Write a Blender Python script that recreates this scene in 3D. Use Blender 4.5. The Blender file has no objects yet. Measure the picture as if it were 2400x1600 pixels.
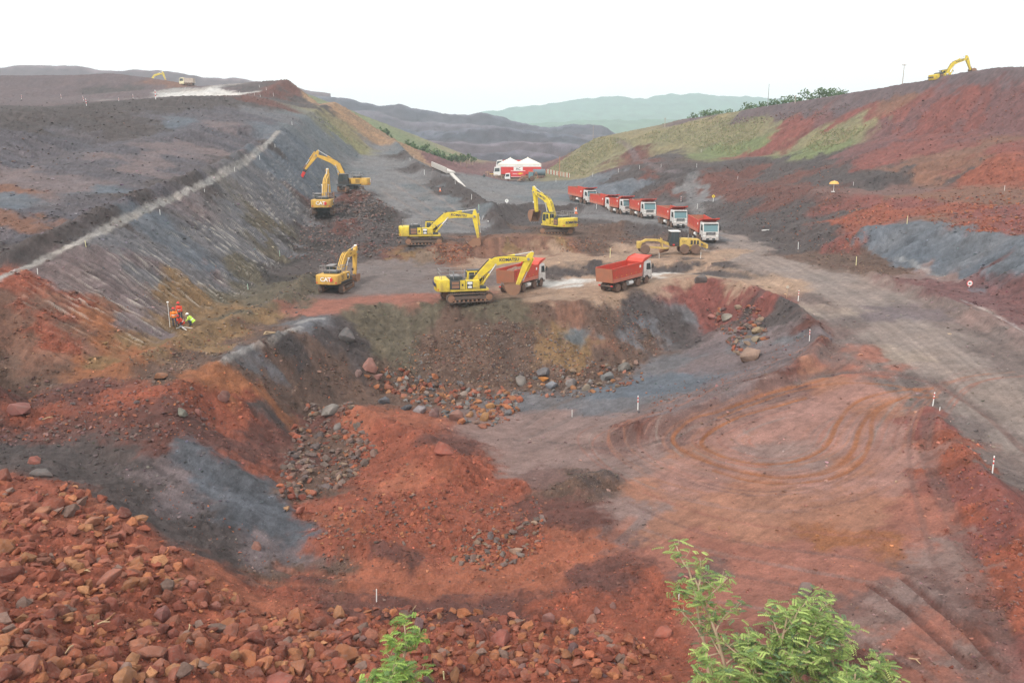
import bpy, bmesh, math, random
import numpy as np
from mathutils import Vector, Matrix, Euler
from mathutils.bvhtree import BVHTree
from mathutils.geometry import delaunay_2d_cdt

random.seed(7)
RNG = np.random.default_rng(11)
scene = bpy.context.scene
COL = scene.collection

# ------------------------------------------------------------------ camera
CAM_Z = 24.0                       # drone height above the lowest pit floor, metres
PITCH = math.radians(13.0)
FOCAL = 1829.0                     # focal length in pixels of a 2352 px wide frame
CX, CY = 1176.0, 784.0
cam_data = bpy.data.cameras.new('camera')
cam_data.sensor_width = 36.0
cam_data.lens = 28.0
cam_data.clip_start = 0.5
cam_data.clip_end = 9000.0
cam = bpy.data.objects.new('camera', cam_data)
cam.location = (0, 0, CAM_Z)
cam.rotation_euler = (math.pi / 2 - PITCH, 0, 0)
COL.objects.link(cam)
scene.camera = cam

# ------------------------------------------------------------------ sky and sun (bright overcast)
SUN_EL, SUN_AZ = math.radians(46), math.radians(-140)   # azimuth measured from +Y towards +X; behind the camera on the left
world = bpy.data.worlds.new('World')
scene.world = world
world.use_nodes = True
wn = world.node_tree.nodes
wl = world.node_tree.links
wn.clear()
w_out = wn.new('ShaderNodeOutputWorld')
w_bg = wn.new('ShaderNodeBackground')
w_sky = wn.new('ShaderNodeTexSky')
w_sky.sky_type = 'NISHITA'
w_sky.sun_disc = False
w_sky.sun_elevation = SUN_EL
w_sky.sun_rotation = SUN_AZ
w_sky.air_density = 1.0
w_sky.dust_density = 4.0
w_scale = wn.new('ShaderNodeMix')
w_scale.data_type = 'RGBA'
w_scale.inputs[0].default_value = 0.93          # share of the sky that is covered by bright cloud
w_scale.inputs[7].default_value = (13.6, 13.6, 13.4, 1)
wl.new(w_sky.outputs[0], w_scale.inputs[6])
wl.new(w_scale.outputs[2], w_bg.inputs[0])
w_bg.inputs[1].default_value = 0.05
wl.new(w_bg.outputs[0], w_out.inputs[0])

sun_data = bpy.data.lights.new('sun', 'SUN')
sun_data.energy = 1.5
sun_data.angle = math.radians(10)
sun_data.color = (1.0, 0.95, 0.88)
sun = bpy.data.objects.new('sun', sun_data)
sd = Vector((math.sin(SUN_AZ) * math.cos(SUN_EL), math.cos(SUN_AZ) * math.cos(SUN_EL), math.sin(SUN_EL)))
sun.rotation_euler = sd.to_track_quat('Z', 'Y').to_euler()
sun.location = (0, 0, 80)
COL.objects.link(sun)

scene.render.engine = 'CYCLES'
scene.view_settings.view_transform = 'Standard'
scene.view_settings.look = 'None'
scene.view_settings.exposure = 1.14
scene.view_settings.gamma = 1.0
scene.view_settings.use_curve_mapping = False
scene.cycles.use_denoising = True
scene.cycles.denoising_prefilter = 'NONE'
scene.cycles.max_bounces = 5
scene.cycles.diffuse_bounces = 3
scene.cycles.glossy_bounces = 2
scene.cycles.transmission_bounces = 3
scene.cycles.volume_bounces = 1
scene.cycles.transparent_max_bounces = 8

# ------------------------------------------------------------------ survey: sight lines from the drone to points of the place
CT, ST = math.cos(PITCH), math.sin(PITCH)
def ray(u, v):
    a = (u - CX) / FOCAL
    b = -(v - CY) / FOCAL
    return np.array([a, CT + b * ST, -ST + b * CT])
def at_level(u, v, z):             # z relative to the drone
    d = ray(u, v)
    t = z / d[2]
    return (d[0] * t, d[1] * t, z)
def at_depth(u, v, y):
    d = ray(u, v)
    t = y / d[1]
    return (d[0] * t, y, d[2] * t)

# ------------------------------------------------------------------ noise (numpy gradient noise)
_perm = np.random.default_rng(5).permutation(256).astype(np.int32)
_perm = np.concatenate([_perm, _perm])
_ga = np.random.default_rng(6).uniform(0, 2 * np.pi, 256)
_gx, _gy = np.cos(_ga), np.sin(_ga)
def noise2(x, y):
    x = np.asarray(x, float); y = np.asarray(y, float)
    xi = np.floor(x).astype(np.int64); yi = np.floor(y).astype(np.int64)
    xf = x - xi; yf = y - yi
    u = xf * xf * xf * (xf * (xf * 6 - 15) + 10); v = yf * yf * yf * (yf * (yf * 6 - 15) + 10)
    def g(ix, iy, fx, fy):
        h = _perm[_perm[ix & 255] + (iy & 255)]
        return _gx[h] * fx + _gy[h] * fy
    n00 = g(xi, yi, xf, yf); n10 = g(xi + 1, yi, xf - 1, yf)
    n01 = g(xi, yi + 1, xf, yf - 1); n11 = g(xi + 1, yi + 1, xf - 1, yf - 1)
    return (n00 * (1 - u) + n10 * u) * (1 - v) + (n01 * (1 - u) + n11 * u) * v
def fbm(x, y, octaves=4, gain=0.5, lac=2.03):
    s = 0.0; a = 1.0
    for o in range(octaves):
        s = s + a * noise2(x + 17.3 * o, y - 9.1 * o)
        x = x * lac; y = y * lac; a *= gain
    return s
def sstep(a, b, x):
    t = np.clip((x - a) / (b - a), 0, 1)
    return t * t * (3 - 2 * t)
# ------------------------------------------------------------------ break lines of the pit (crests, toes, road edges)
# F: (u, v, level)    W: (u, v, depth)    P: (x, y, level); levels relative to the drone
LINES = []
def F(pts, chain=True): LINES.append(([at_level(*p) for p in pts], chain))
def W(pts, chain=True): LINES.append(([at_depth(*p) for p in pts], chain))
def P(pts, chain=False): LINES.append((list(pts), chain))

# pit crest along the middle bench, then the berm round the pit
F([(745,738,-15.6),(800,714,-15.6),(900,697,-15.5),(1000,692,-15.5),(1100,692,-15.5),(1200,692,-15.6),(1250,694,-15.6),
   (1320,690,-15.5),(1400,674,-15.3),(1480,655,-15.0),(1560,641,-14.6),(1605,632,-14.3),(1650,640,-14.3),(1700,655,-14.4),
   (1760,678,-14.8),(1820,708,-15.3),(1865,745,-15.8),(1885,785,-16.5),(1860,825,-17.3),(1760,875,-18.3),(1620,935,-19.5),
   (1500,972,-20.8),(1420,1000,-21.8)])
F([(1610,628,-15.2),(1700,641,-15.2),(1780,672,-15.5),(1850,705,-15.95),(1900,748,-16.5),(1915,790,-17.0),(1885,838,-17.9),(1780,890,-19.0),
   (1640,950,-20.2),(1520,990,-21.4),(1420,1015,-22.1)])
# toe of the pit's back wall
F([(850,905,-21.8),(900,897,-22),(1000,893,-22.2),(1100,893,-22.3),(1200,893,-22.3),(1300,885,-22.2),(1390,865,-21.9),
   (1470,835,-21.3),(1560,790,-20.4),(1640,755,-19.2),(1700,735,-17.7),(1760,720,-16.5)])
F([(1790,790,-17.8),(1700,835,-19.3),(1600,870,-20.3),(1480,915,-21.4),(1380,960,-22.1)])
F([(1190,940,-22.4),(1300,930,-22.4),(1250,1000,-22.6),(1150,1040,-22.6)], False)
# turning pad
F([(1450,1050,-22.2),(1600,1000,-21.2),(1800,920,-19.4),(1950,820,-17.3),(1700,1100,-21.3),(1900,1000,-19.8),(2080,900,-18.3),
   (1500,1150,-22.2),(1700,1250,-21.6),(1900,1200,-20.8),(2080,1100,-19.7),(1400,1250,-22.5),(1600,1350,-22),(1850,1400,-21.3),
   (2050,1300,-20.3),(2160,1250,-19.9),(2000,1568,-21),(2200,1568,-20.3),(2220,1450,-20.0)], False)
# berm between pad and haul road
F([(2125,940,-18.2),(2180,1010,-18.0),(2260,1100,-18.2),(2352,1215,-18.4),(2450,1340,-18.6)])
F([(2105,960,-18.8),(2140,1040,-19.1),(2190,1150,-19.4),(2250,1300,-19.6),(2310,1450,-19.8),(2360,1568,-20)])
F([(2165,925,-18.3),(2230,1000,-18.8),(2300,1080,-19.1),(2352,1140,-19.3),(2450,1250,-19.5)])
# haul road
F([(1560,540,-12.3),(1640,560,-12.9),(1700,590,-13.6),(1780,635,-14.7),(1900,705,-15.9),(2000,775,-16.7),(2080,850,-17.5),(2170,915,-18.2)])
F([(1660,528,-12.3),(1750,550,-12.8),(1850,583,-13.5),(1960,625,-14.4),(2080,668,-15.1),(2200,718,-15.9),(2352,805,-17.0),(2500,900,-18)])
# low shelf right of the road and the grey eroded face
F([(1660,519,-12.1),(1760,543,-12.6),(1860,577,-13.3),(1970,615,-14.0),(2090,655,-14.6),(2230,700,-15.4),(2352,765,-16.3),(2500,850,-17.2)])
F([(2010,585,-13.0),(2100,622,-14.2),(2200,653,-14.8),(2352,703,-15.7),(2500,750,-16)])
W([(2000,512,113),(2090,513,110),(2180,522,106),(2300,548,99),(2352,552,95),(2500,565,88)])
W([(1640,500,160),(1700,510,148),(1800,520,132),(1900,515,124),(1960,530,118)])
# right hillside: bench with the parasol, middle, crest
W([(1700,420,178),(1800,432,160),(1914,446,142),(2050,452,135),(2200,452,127),(2352,445,120),(2520,440,112)])
W([(1720,412,186),(1930,430,150),(2060,434,145),(2200,427,138),(2352,412,130),(2520,400,120)])
W([(1900,330,187),(2000,318,180),(2100,308,172),(2220,300,163),(2352,300,152),(2520,295,142)])
W([(2180,360,148),(2300,350,140)], False)
W([(1450,303,285),(1500,290,278),(1560,275,265),(1680,258,245),(1760,243,235),(1900,222,215),(2000,205,203),(2100,188,192),(2200,166,182),(2280,156,172),
   (2352,155,165),(2520,152,150)])
W([(1450,337,245),(1560,345,228),(1680,361,213),(1800,354,200),(1900,342,188)])
# grassed knoll and the dark slope below it
W([(1250,382,268),(1320,345,262),(1365,318,258),(1395,312,255),(1440,318,252)])
W([(1255,390,250),(1300,406,240),(1345,409,230)])
W([(1290,430,215),(1330,455,195),(1400,465,188),(1480,468,184),(1560,480,172)])
W([(1345,409,222),(1400,388,215),(1450,380,210),(1520,378,203),(1600,388,192),(1700,420,178)])
W([(1440,322,250),(1480,340,240)])
# yard with the tents and the road down from it
W([(1010,400,215),(1060,425,195),(1100,455,178),(1140,492,160)])
W([(1100,395,262),(1150,407,255),(1250,407,252),(1200,430,215),(1130,437,205),(1200,460,185),(1290,470,180),(1200,495,160),(1300,492,162),
   (1000,352,330),(1150,372,340),(1250,374,335)], False)
# upper ramp on the left of the valley
W([(905,332,232),(925,354,220),(950,380,200),(985,402,182),(1040,428,168),(1085,458,155),(1120,495,143),(1150,525,133)])
W([(870,345,222),(860,400,180),(900,450,155),(960,500,138),(1050,530,130)], False)
W([(742,493,134),(765,493,134),(722,493,134),(800,449,150),(830,449,150),(775,449,150),(830,440,153),(880,500,138),(930,540,128),
   (800,530,126),(720,560,121),(850,580,115),(870,470,146)], False)
# level with the far yellow diggers, the grader level, the middle bench
F([(940,572,-12.8),(1020,560,-12.2),(1080,548,-11.8),(1150,542,-11.5),(1250,541,-11.5),(1330,548,-12.1),(1400,562,-13.0),(1470,566,-13.1),(1540,555,-12.6),(1600,560,-12.9)])
F([(960,605,-14.3),(1050,600,-14.2),(1100,590,-14),(1200,585,-13.9),(1300,581,-13.8),(1400,579,-13.8),(1480,575,-13.6),(1600,575,-13.4)])
F([(1050,535,-11.7),(1200,515,-11.4),(1300,510,-11.3),(1400,520,-11.5),(1500,530,-11.9),(1480,495,-11.3),(1400,485,-11.2)], False)
F([(1235,629,-14.8),(1290,609,-14.3),(1380,601,-14.1),(1500,599,-14.0),(1620,602,-14.0),(1690,617,-14.3)])
F([(1240,646,-15.5),(1300,641,-15.5),(1400,632,-15.4),(1500,626,-15.3),(1620,627,-15.1),(1680,630,-14.8)])
F([(820,680,-15.4),(900,640,-14.9),(1000,640,-15.1),(1100,650,-15.4),(1250,668,-15.6),(1350,660,-15.6),(870,610,-14.4),(720,690,-15.4),(650,720,-15.5)], False)
# left wall: ditch, crest road, upper wall, plateau
F([(-150,940,-16.8),(0,905,-16.5),(120,880,-16.2),(250,840,-15.9),(330,805,-15.6),(400,765,-15.4),(455,722,-15.1),(530,690,-14.9),(600,650,-14.6),(650,610,-14.2)])
W([(650,610,108),(690,565,121),(700,520,130),(715,480,139),(750,445,153),(800,390,185),(830,352,212),(870,328,231)])
W([(-150,735,52),(0,652,64),(100,602,70),(200,556,76),(300,509,87),(400,463,100),(500,416,117),(570,373,134),(620,326,152),(645,301,163),(690,272,190),(740,243,225),(772,233,245)])
W([(-150,712,55),(0,630,67),(100,580,73),(200,533,80),(300,487,91),(400,440,105),(500,396,122),(570,355,140),(620,313,157),(640,293,168),(685,266,194)])
W([(-150,670,59),(0,590,71),(100,545,77),(200,500,84),(300,456,95),(400,416,110),(500,376,127),(560,346,143),(600,319,157)])
W([(-150,480,80),(0,420,95),(100,372,110),(220,345,122),(338,319,135),(466,292,150),(574,288,160),(600,306,160)])
W([(-150,475,84),(0,412,100),(100,366,115),(220,339,127),(338,313,140),(466,288,154),(574,284,164)])
W([(-150,262,118),(0,256,135),(152,246,150),(270,232,165),(372,226,175),(440,220,185),(575,219,205),(660,249,205),(705,251,214)])
W([(772,233,245),(800,255,243),(840,288,240),(880,312,238),(905,328,235)])
W([(912,324,250),(940,346,245),(972,373,238)])
W([(0,246,200),(200,229,260),(420,212,330),(560,214,300),(420,202,420),(590,222,230),(700,246,234),(590,188,264),(640,183,261),(662,181,258),(690,205,256),(735,239,250),
   (540,196,290),(60,226,240),(110,200,270),(165,172,290),(250,165,300),(330,174,300),(385,206,285)], False)
# ledge behind the pit with the survey crew, spur, near mounds
F([(745,738,-15.6),(640,775,-15.7),(550,812,-15.8),(468,852,-15.9),(430,885,-16.1)])
F([(560,760,-15.6),(430,830,-15.8),(330,880,-16.3),(200,920,-16.5),(80,960,-16.9),(0,990,-16.9),(-150,1000,-16.7)], False)
F([(400,965,-17.1),(300,1010,-17.5),(150,1035,-17.8),(0,1045,-17.4)])
F([(380,1010,-17.7),(480,1030,-18.3),(560,1080,-19.4),(640,1140,-20.9),(700,1210,-22.0)])
F([(420,1090,-19.1),(520,1180,-20.6),(600,1250,-21.9),(700,1290,-22.6)])
F([(300,1100,-18.6),(380,1170,-19.8),(460,1240,-20.8),(540,1300,-21.7),(620,1345,-22.2)])
F([(850,905,-21.8),(760,935,-21.9),(700,960,-21.8),(660,1030,-21.8),(620,1090,-21.2)])
F([(480,960,-18.6),(560,1000,-19.8)], False)
# heap in the middle, hollow, curved track
F([(820,945,-21.0),(900,985,-20.8),(980,1020,-20.8),(1060,1080,-21.3)])
F([(1090,960,-22.3),(1110,1020,-22.4),(1150,1080,-22.5),(1100,1130,-22.5),(760,1000,-21.6),(800,1060,-21.9),(750,1130,-22.0),(680,1180,-22),(820,1150,-21.5),(950,1150,-21.5),
   (1050,1200,-22),(1220,1200,-22.4),(850,1230,-22),(1000,1280,-22.5),(1150,1290,-22.6),(750,1280,-22.5),(900,1100,-21.6)], False)
F([(600,1350,-22.2),(800,1372,-22.5),(1000,1370,-22.6),(1200,1350,-22.6),(1350,1290,-22.6)])
# near rubble
F([(-150,1060,-17.0),(0,1075,-17.1),(120,1100,-17.3),(220,1140,-17.6),(320,1200,-18.2),(420,1270,-19.1),(500,1330,-20.0),(600,1400,-21.1),(750,1425,-22.0)])
F([(0,1250,-17),(200,1350,-17.5),(400,1450,-18.8),(0,1568,-15.8),(300,1568,-17.3),(600,1568,-19.5),(800,1500,-21),(900,1568,-20.8),(1100,1450,-22),
   (1200,1568,-21.2),(1400,1568,-21.4),(1300,1450,-22),(1500,1450,-22),(1650,1568,-21.3),(-150,1300,-16),(-200,1568,-15),(2420,1568,-19.8)], False)
# ground outside the frame
P([(-30,12,-14.5),(-10,12,-18),(10,12,-19.5),(30,12,-19.5),(60,12,-18.5),(-60,12,-12),(-340,-30,4),(-60,-30,-12),(0,-30,-19),(60,-30,-18),(340,-30,0),(-60,30,-12),(-52,40,-12),(-75,50,-3),(-95,80,2),(-120,110,8),(-160,150,11),
   (70,40,-16.5),(90,60,-9),(110,80,-2),(130,110,10),(150,140,17),(120,30,-10),(160,60,4),(200,120,17),(260,200,17),(340,400,14),(340,520,14),(340,12,0),(-340,12,6),(-340,200,18),(-340,400,34),
   (-340,520,40),(-180,520,38),(-120,470,33),(-90,520,20),(-55,330,6),(-45,280,-3),(-20,285,-6),(0,400,-7),(0,520,-14),(60,420,-8),(60,340,-5),(60,520,-14),(110,330,12),(150,420,11),(150,520,6),
   (-110,420,34),(-200,12,0),(200,12,-2),(48,300,3),(75,290,11)])

tv, te, seen = [], [], {}
for pts, chain in LINES:
    prev = None
    for p in pts:
        key = (round(p[0], 1), round(p[1], 1))
        if key not in seen:
            seen[key] = len(tv); tv.append(p)
        k = seen[key]
        if chain and prev is not None and prev != k: te.append((prev, k))
        prev = k
v2, e2, f2, ov, oe, of = delaunay_2d_cdt([Vector(p[:2]) for p in tv], te, [], 0, 1e-4)
tz = []
for i, src in enumerate(ov):
    if src: tz.append(tv[src[0]][2])
    else:
        d = sorted(((Vector(p[:2]) - v2[i]).length, p[2]) for p in tv)[:3]
        tz.append(sum(z / max(dd, 1e-3) for dd, z in d) / sum(1 / max(dd, 1e-3) for dd, z in d))
tin = BVHTree.FromPolygons([(v.x, v.y, z) for v, z in zip(v2, tz)], [tuple(f) for f in f2])

def tin_grid(xs, ys):
    out = np.zeros((len(ys), len(xs)))
    down = Vector((0, 0, -1))
    last = 0.0
    for j, y in enumerate(ys):
        for i, x in enumerate(xs):
            h = tin.ray_cast(Vector((x, y, 300)), down)
            if h[0] is not None: last = h[0].z
            out[j, i] = last
    return out
def blur(a, s):
    r = int(3 * s + 1)
    k = np.exp(-np.arange(-r, r + 1) ** 2 / (2 * s * s)); k /= k.sum()
    b = np.pad(a, r, mode='edge')
    b = np.apply_along_axis(lambda m: np.convolve(m, k, 'valid'), 0, b)
    return np.apply_along_axis(lambda m: np.convolve(m, k, 'valid'), 1, b)

NX = np.arange(-130, 150.01, 0.6); NY = np.arange(10, 290.01, 0.6)
FX = np.arange(-338, 338.01, 2.5); FY = np.arange(12.5, 518, 2.5)
near_h = blur(tin_grid(NX, NY), 1.0)
far_h = blur(tin_grid(FX, FY), 1.2)
def bilin(g, xs, ys, x, y):
    fx = np.clip((x - xs[0]) / (xs[1] - xs[0]), 0, len(xs) - 1.001); fy = np.clip((y - ys[0]) / (ys[1] - ys[0]), 0, len(ys) - 1.001)
    i = fx.astype(int); j = fy.astype(int); a = fx - i; b = fy - j
    return (g[j, i] * (1 - a) + g[j, i + 1] * a) * (1 - b) + (g[j + 1, i] * (1 - a) + g[j + 1, i + 1] * a) * b
def base_h(x, y):
    x = np.asarray(x, float); y = np.asarray(y, float)
    m = np.minimum(np.minimum(x - NX[0], NX[-1] - x), np.minimum(y - NY[0] + 20, NY[-1] - y))
    w = sstep(0, 12, m)
    return bilin(near_h, NX, NY, x, y) * w + bilin(far_h, FX, FY, x, y) * (1 - w)
def hit_many(u, v, tmax=540, n=420):
    """where sight lines through (u, v) first meet the ground: arrays of x, y"""
    u = np.atleast_1d(np.asarray(u, float)); v = np.atleast_1d(np.asarray(v, float))
    ox, oy = np.zeros(len(u)), np.zeros(len(u))
    tg = np.geomspace(14, tmax, n)
    for s in range(0, len(u), 1500):
        a = ((u[s:s + 1500] - CX) / FOCAL)[:, None]; b = (-(v[s:s + 1500] - CY) / FOCAL)[:, None]
        dy, dz = CT + b * ST, -ST + b * CT
        t = np.broadcast_to(tg, (len(a), n))
        for step in (0, 1):
            below = dz * t < base_h(a * t, dy * t)
            k = np.where(below.any(1), np.argmax(below, 1), t.shape[1] - 1)
            r = np.arange(len(a))
            hi = t[r, k]; lo = t[r, np.maximum(k - 1, 0)]
            if step == 0: t = lo[:, None] + (hi - lo)[:, None] * np.linspace(0, 1, 12)
        ox[s:s + 1500] = a[:, 0] * hi; oy[s:s + 1500] = dy[:, 0] * hi
    return ox, oy
def hit_base(u, v):
    x, y = hit_many([u], [v])
    return x[0], y[0]
# ------------------------------------------------------------------ what the ground is made of, place by place
def lin(c):
    c = np.asarray(c, float) / 255.0
    return np.where(c <= 0.04045, c / 12.92, ((c + 0.055) / 1.055) ** 2.4)
# colour in daylight, surface roughness (relief), wash (streaks running downhill)
KINDS = {   # colour in daylight, relief, downhill wash, stones
 'red':   ((157, 89, 69), 1.0, .2, 1), 'redd':  ((114, 74, 66), .8, .4, .7), 'redl': ((171, 103, 79), .7, .2, .5), 'orange': ((164, 106, 74), .6, .3, .4), 'ochre': ((146, 116, 84), .8, .4, .8),
 'brown': ((112, 88, 77), .9, .5, .8), 'dark':  ((90, 80, 79), .9, .6, .6), 'black': ((72, 65, 63), 1.0, .4, .9), 'grey': ((118, 115, 119), .7, 1, .2), 'blue': ((110, 115, 124), .6, 1, .1),
 'mauve': ((128, 113, 114), .6, 1, .2), 'rust': ((138, 100, 84), .7, 1, .3), 'olive': ((110, 99, 83), .8, .6, .6), 'teal': ((116, 120, 124), .5, .5, .2),
 'pad':   ((170, 127, 116), .10, 0, .05), 'padr': ((165, 109, 94), .16, 0, .1), 'pado': ((171, 121, 100), .12, 0, .05), 'padg': ((150, 124, 118), .14, 0, .1), 'padd': ((128, 98, 92), .2, 0, .3),
 'road':  ((152, 136, 129), .07, 0, .02), 'roadl': ((167, 149, 137), .05, 0, 0), 'roadd': ((124, 108, 104), .18, 0, .2), 'floor': ((132, 119, 116), .18, 0, .1), 'ramp': ((132, 129, 130), .22, .4, .1),
 'uwall': ((102, 96, 102), .9, 1.5, .4), 'slab': ((98, 100, 107), .7, 1, .2), 'pale': ((178, 172, 167), .06, 0, 0),
 'tan':   ((180, 150, 128), .13, 0, .05), 'wet': ((226, 221, 216), .03, 0, 0), 'grass': ((142, 134, 102), .6, .7, 0), 'grassg': ((126, 134, 92), .7, .5, 0), 'straw': ((150, 138, 104), .6, .8, 0),  # wet: near-white tone paints the sky's glare on wet ground
 'lime':  ((142, 138, 102), .5, 1, 0), 'flank': ((172, 138, 108), .4, 1, 0), 'purple': ((126, 88, 87), .8, .7, .5), 'maroon': ((140, 84, 77), .8, .7, .4), 'slate': ((114, 118, 126), .5, 1, .1), 'bare': ((112, 95, 97), .6, .6, .4),
}
S = []
def spots(kind, *uv):
    for a in uv: S.append((kind, a[0], a[1]))
# near rubble, lower left
spots('red', (40,1150),(100,1250),(250,1250),(60,1400),(200,1450),(350,1350),(450,1420),(300,1540),(120,1540),(550,1500),(700,1480),(800,1450),(650,1560),(900,1540),(1050,1480),(1150,1540),(1250,1480),(1350,1540),(-80,1200),(-80,1450))
spots('redl', (180,1190),(400,1300),(500,1370),(600,1430),(30,1500))
spots('dark', (150,1045),(250,1090),(350,1130),(60,1030),(300,1050),(330,1180),(450,1210),(540,1270),(20,1020),(-100,1030))
spots('mauve', (420,1150),(600,1260),(680,1290),(390,1080))
spots('slab', (440,1040),(480,1090),(540,1140),(600,1180),(660,1220),(520,1080),(420,1020),(570,1120),(690,1240))
spots('redd', (380,1010),(250,960),(100,990),(0,960),(350,940),(180,900),(480,1010),(560,1050),(50,920),(-100,960))
spots('red', (60,960),(330,905),(280,930),(480,930),(600,1080),(520,960),(580,930))
spots('orange', (560,880),(620,930),(520,860),(490,900))
spots('brown', (560,840),(640,900),(700,880),(740,920),(640,820),(700,780),(780,860),(800,900),(740,820),(600,800))
spots('dark', (660,790),(760,770),(830,840),(820,780),(620,960))
spots('redd', (640,1000),(680,1060),(720,980),(600,1020))
spots('brown', (720,1030),(770,1080),(680,1120))
# centre heap and curved track
spots('red', (900,1000),(980,1060),(850,1080),(1000,1130),(900,1180),(1050,1170),(780,1160),(850,1250),(1000,1240),(1150,1230),(760,1220),(1090,1060),(1150,1110),(720,1250))
spots('redl', (950,1100),(860,970),(780,1190),(950,1320),(1100,1330),(850,1320),(1250,1300),(1000,1345),(1180,1340),(1330,1260))
spots('redd', (720,1330),(1000,1390),(850,1385),(1150,1395),(1050,1030),(900,1300),(1400,1330),(1470,1300))
spots('red', (1350,1380),(1450,1400),(1500,1330),(1500,1450),(1550,1500),(1250,1420),(650,1350),(1420,1480))
spots('brown', (760,1320),(650,1320))
# pit floor and back wall
spots('padg', (1200,1000),(1260,960),(1240,1040),(1300,980),(1180,1080),(1330,1000),(1380,970))
spots('grey', (1230,920),(1300,920),(1420,930))
spots('blue', (1420,905),(1490,890),(1560,870))
spots('mauve', (1620,840),(1700,810),(1770,770),(1640,800),(1780,800))
spots('grey', (1560,830),(1720,790),(1820,770))
spots('olive', (850,760),(900,720),(960,760),(1000,720),(860,800),(920,830),(1080,720),(1150,710),(1200,730))
spots('ochre', (1290,760),(1330,800),(1260,800))
spots('brown', (980,790),(1040,740),(1240,720),(1370,830),(1020,830))
spots('brown', (1100,780),(1150,830),(1050,860),(950,880),(1200,850),(1280,850),(1180,770),(1120,870),(880,870))
spots('teal', (1310,760))
spots('rust', (1310,720),(1380,790))
spots('dark', (1430,740),(1500,720),(1460,690),(1530,760))
spots('brown', (1380,710),(1480,780),(1420,800),(1350,720))
spots('grey', (1560,720),(1500,760),(1440,770))
spots('maroon', (1590,670),(1650,680),(1700,700),(1660,720),(1750,710),(1610,720),(1570,690))
spots('dark', (1780,740),(1720,725))
spots('mauve', (1850,770),(1840,800),(1780,850),(1650,900),(1540,945))
spots('redd', (1880,800),(1860,745),(1460,985),(1800,870))
spots('padd', (1900,830),(1780,895),(1650,955),(1520,1000),(1920,770),(1420,1020))
# turning pad
spots('pad', (1700,1050),(1850,980),(1950,1000),(1750,990),(1600,1080),(2050,1000),(1850,1100),(2000,1100),(1980,900),(1560,1100),(1650,1010),(1900,940),(2080,1060))
spots('pado', (1600,1050),(1700,1150),(1950,1090),(1550,1180),(1800,1200),(2000,1180),(1480,1120),(1500,1220),(2050,930),(1900,870),(1620,1190),(1800,1130))
spots('padr', (1950,1260),(1850,1270),(2100,1250),(1700,1290),(1600,1260),(2000,1330),(1900,1350),(2150,1450),(2050,1450),(1750,1400),(1980,810),(1930,850),(2020,850),(2100,1180),(1500,1280),(1650,1500),(1750,1540),(2100,1540),(1550,1290),(2050,1220))
spots('orange', (2000,1235),(2040,1260),(1900,1240))
spots('padg', (1480,1060),(1420,1090),(1850,1050),(1750,1040),(2100,1350),(2200,1300),(1950,1440),(2060,1390),(1350,1080),(1440,1160),(2180,1520),(1480,1180),(1300,1060),(2150,1250))
spots('padd', (1420,1230),(1600,1310),(1900,1400),(2200,1400),(2250,1540),(2000,1360),(1250,1090),(2130,1330))
spots('brown', (1350,1110),(1390,1120),(1320,1130),(1340,1085))
spots('dark', (1360,1100),(1345,1125))
spots('redd', (1280,1180),(1350,1180),(1950,1520),(2050,1500),(1850,1480),(2260,1420))
spots('red', (2200,1060),(2260,1180),(2300,1300),(2340,1420),(2180,1000),(2340,1250))
spots('maroon', (2230,1120),(2280,1230),(2150,970),(2320,1180),(2300,1520))
# haul road
spots('road', (1850,640),(1950,700),(2050,780),(2150,840),(2250,950),(2330,1020),(2100,750),(2200,830),(2300,900),(1750,600),(1700,565),(1900,650),(2000,690),(2150,760),(2400,1000),(1680,545))
spots('roadl', (1900,720),(2060,815))
spots('roadd', (2160,716),(2270,772),(2340,832),(1960,790),(1940,740),(1990,830),(2100,920),(2200,980),(2280,1050),(2340,1110),(2060,880),(1880,700))
spots('mauve', (2130,720),(2040,720))
spots('tan', (1700,660),(1780,650),(1600,610),(1660,590))
# middle bench
spots('floor', (880,630),(950,620),(850,660),(1000,660),(920,660),(870,600),(960,590))
spots('tan', (1250,670),(1300,660),(1350,655),(1280,640),(1400,668),(1500,640),(1230,680),(1340,640),(1550,630),(1330,675),(1600,640))
spots('wet', (1270,655),(1310,648),(1330,650),(1510,635),(1540,628))
spots('padr', (900,690),(820,690),(760,700),(1000,685),(700,720),(1080,690))
spots('roadd', (1010,640),(1080,650),(780,680))
spots('dark', (1380,618),(1300,628),(1480,614),(1560,614),(1260,632),(1430,616),(1640,615))
spots('tan', (1200,592),(1300,588),(1400,590),(1120,596),(1500,586),(1350,597),(1250,600),(1600,588))
spots('rust', (1150,565),(1200,560),(1250,565),(1110,575),(1340,560),(1050,590),(1000,585),(1030,575))
spots('ochre', (1300,562),(1180,575),(960,590),(920,580))
spots('brown', (1370,560),(1420,545),(1480,550),(1300,530),(1200,530),(1400,530),(1340,540),(1520,550))
spots('dark', (1450,535),(1560,545),(1260,510),(1150,530),(1100,520),(1350,510),(1600,550),(1180,500),(1240,490),(1320,490))
spots('ramp', (1420,497),(1470,503),(1520,512),(1570,530),(1380,495),(1640,550))
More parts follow.
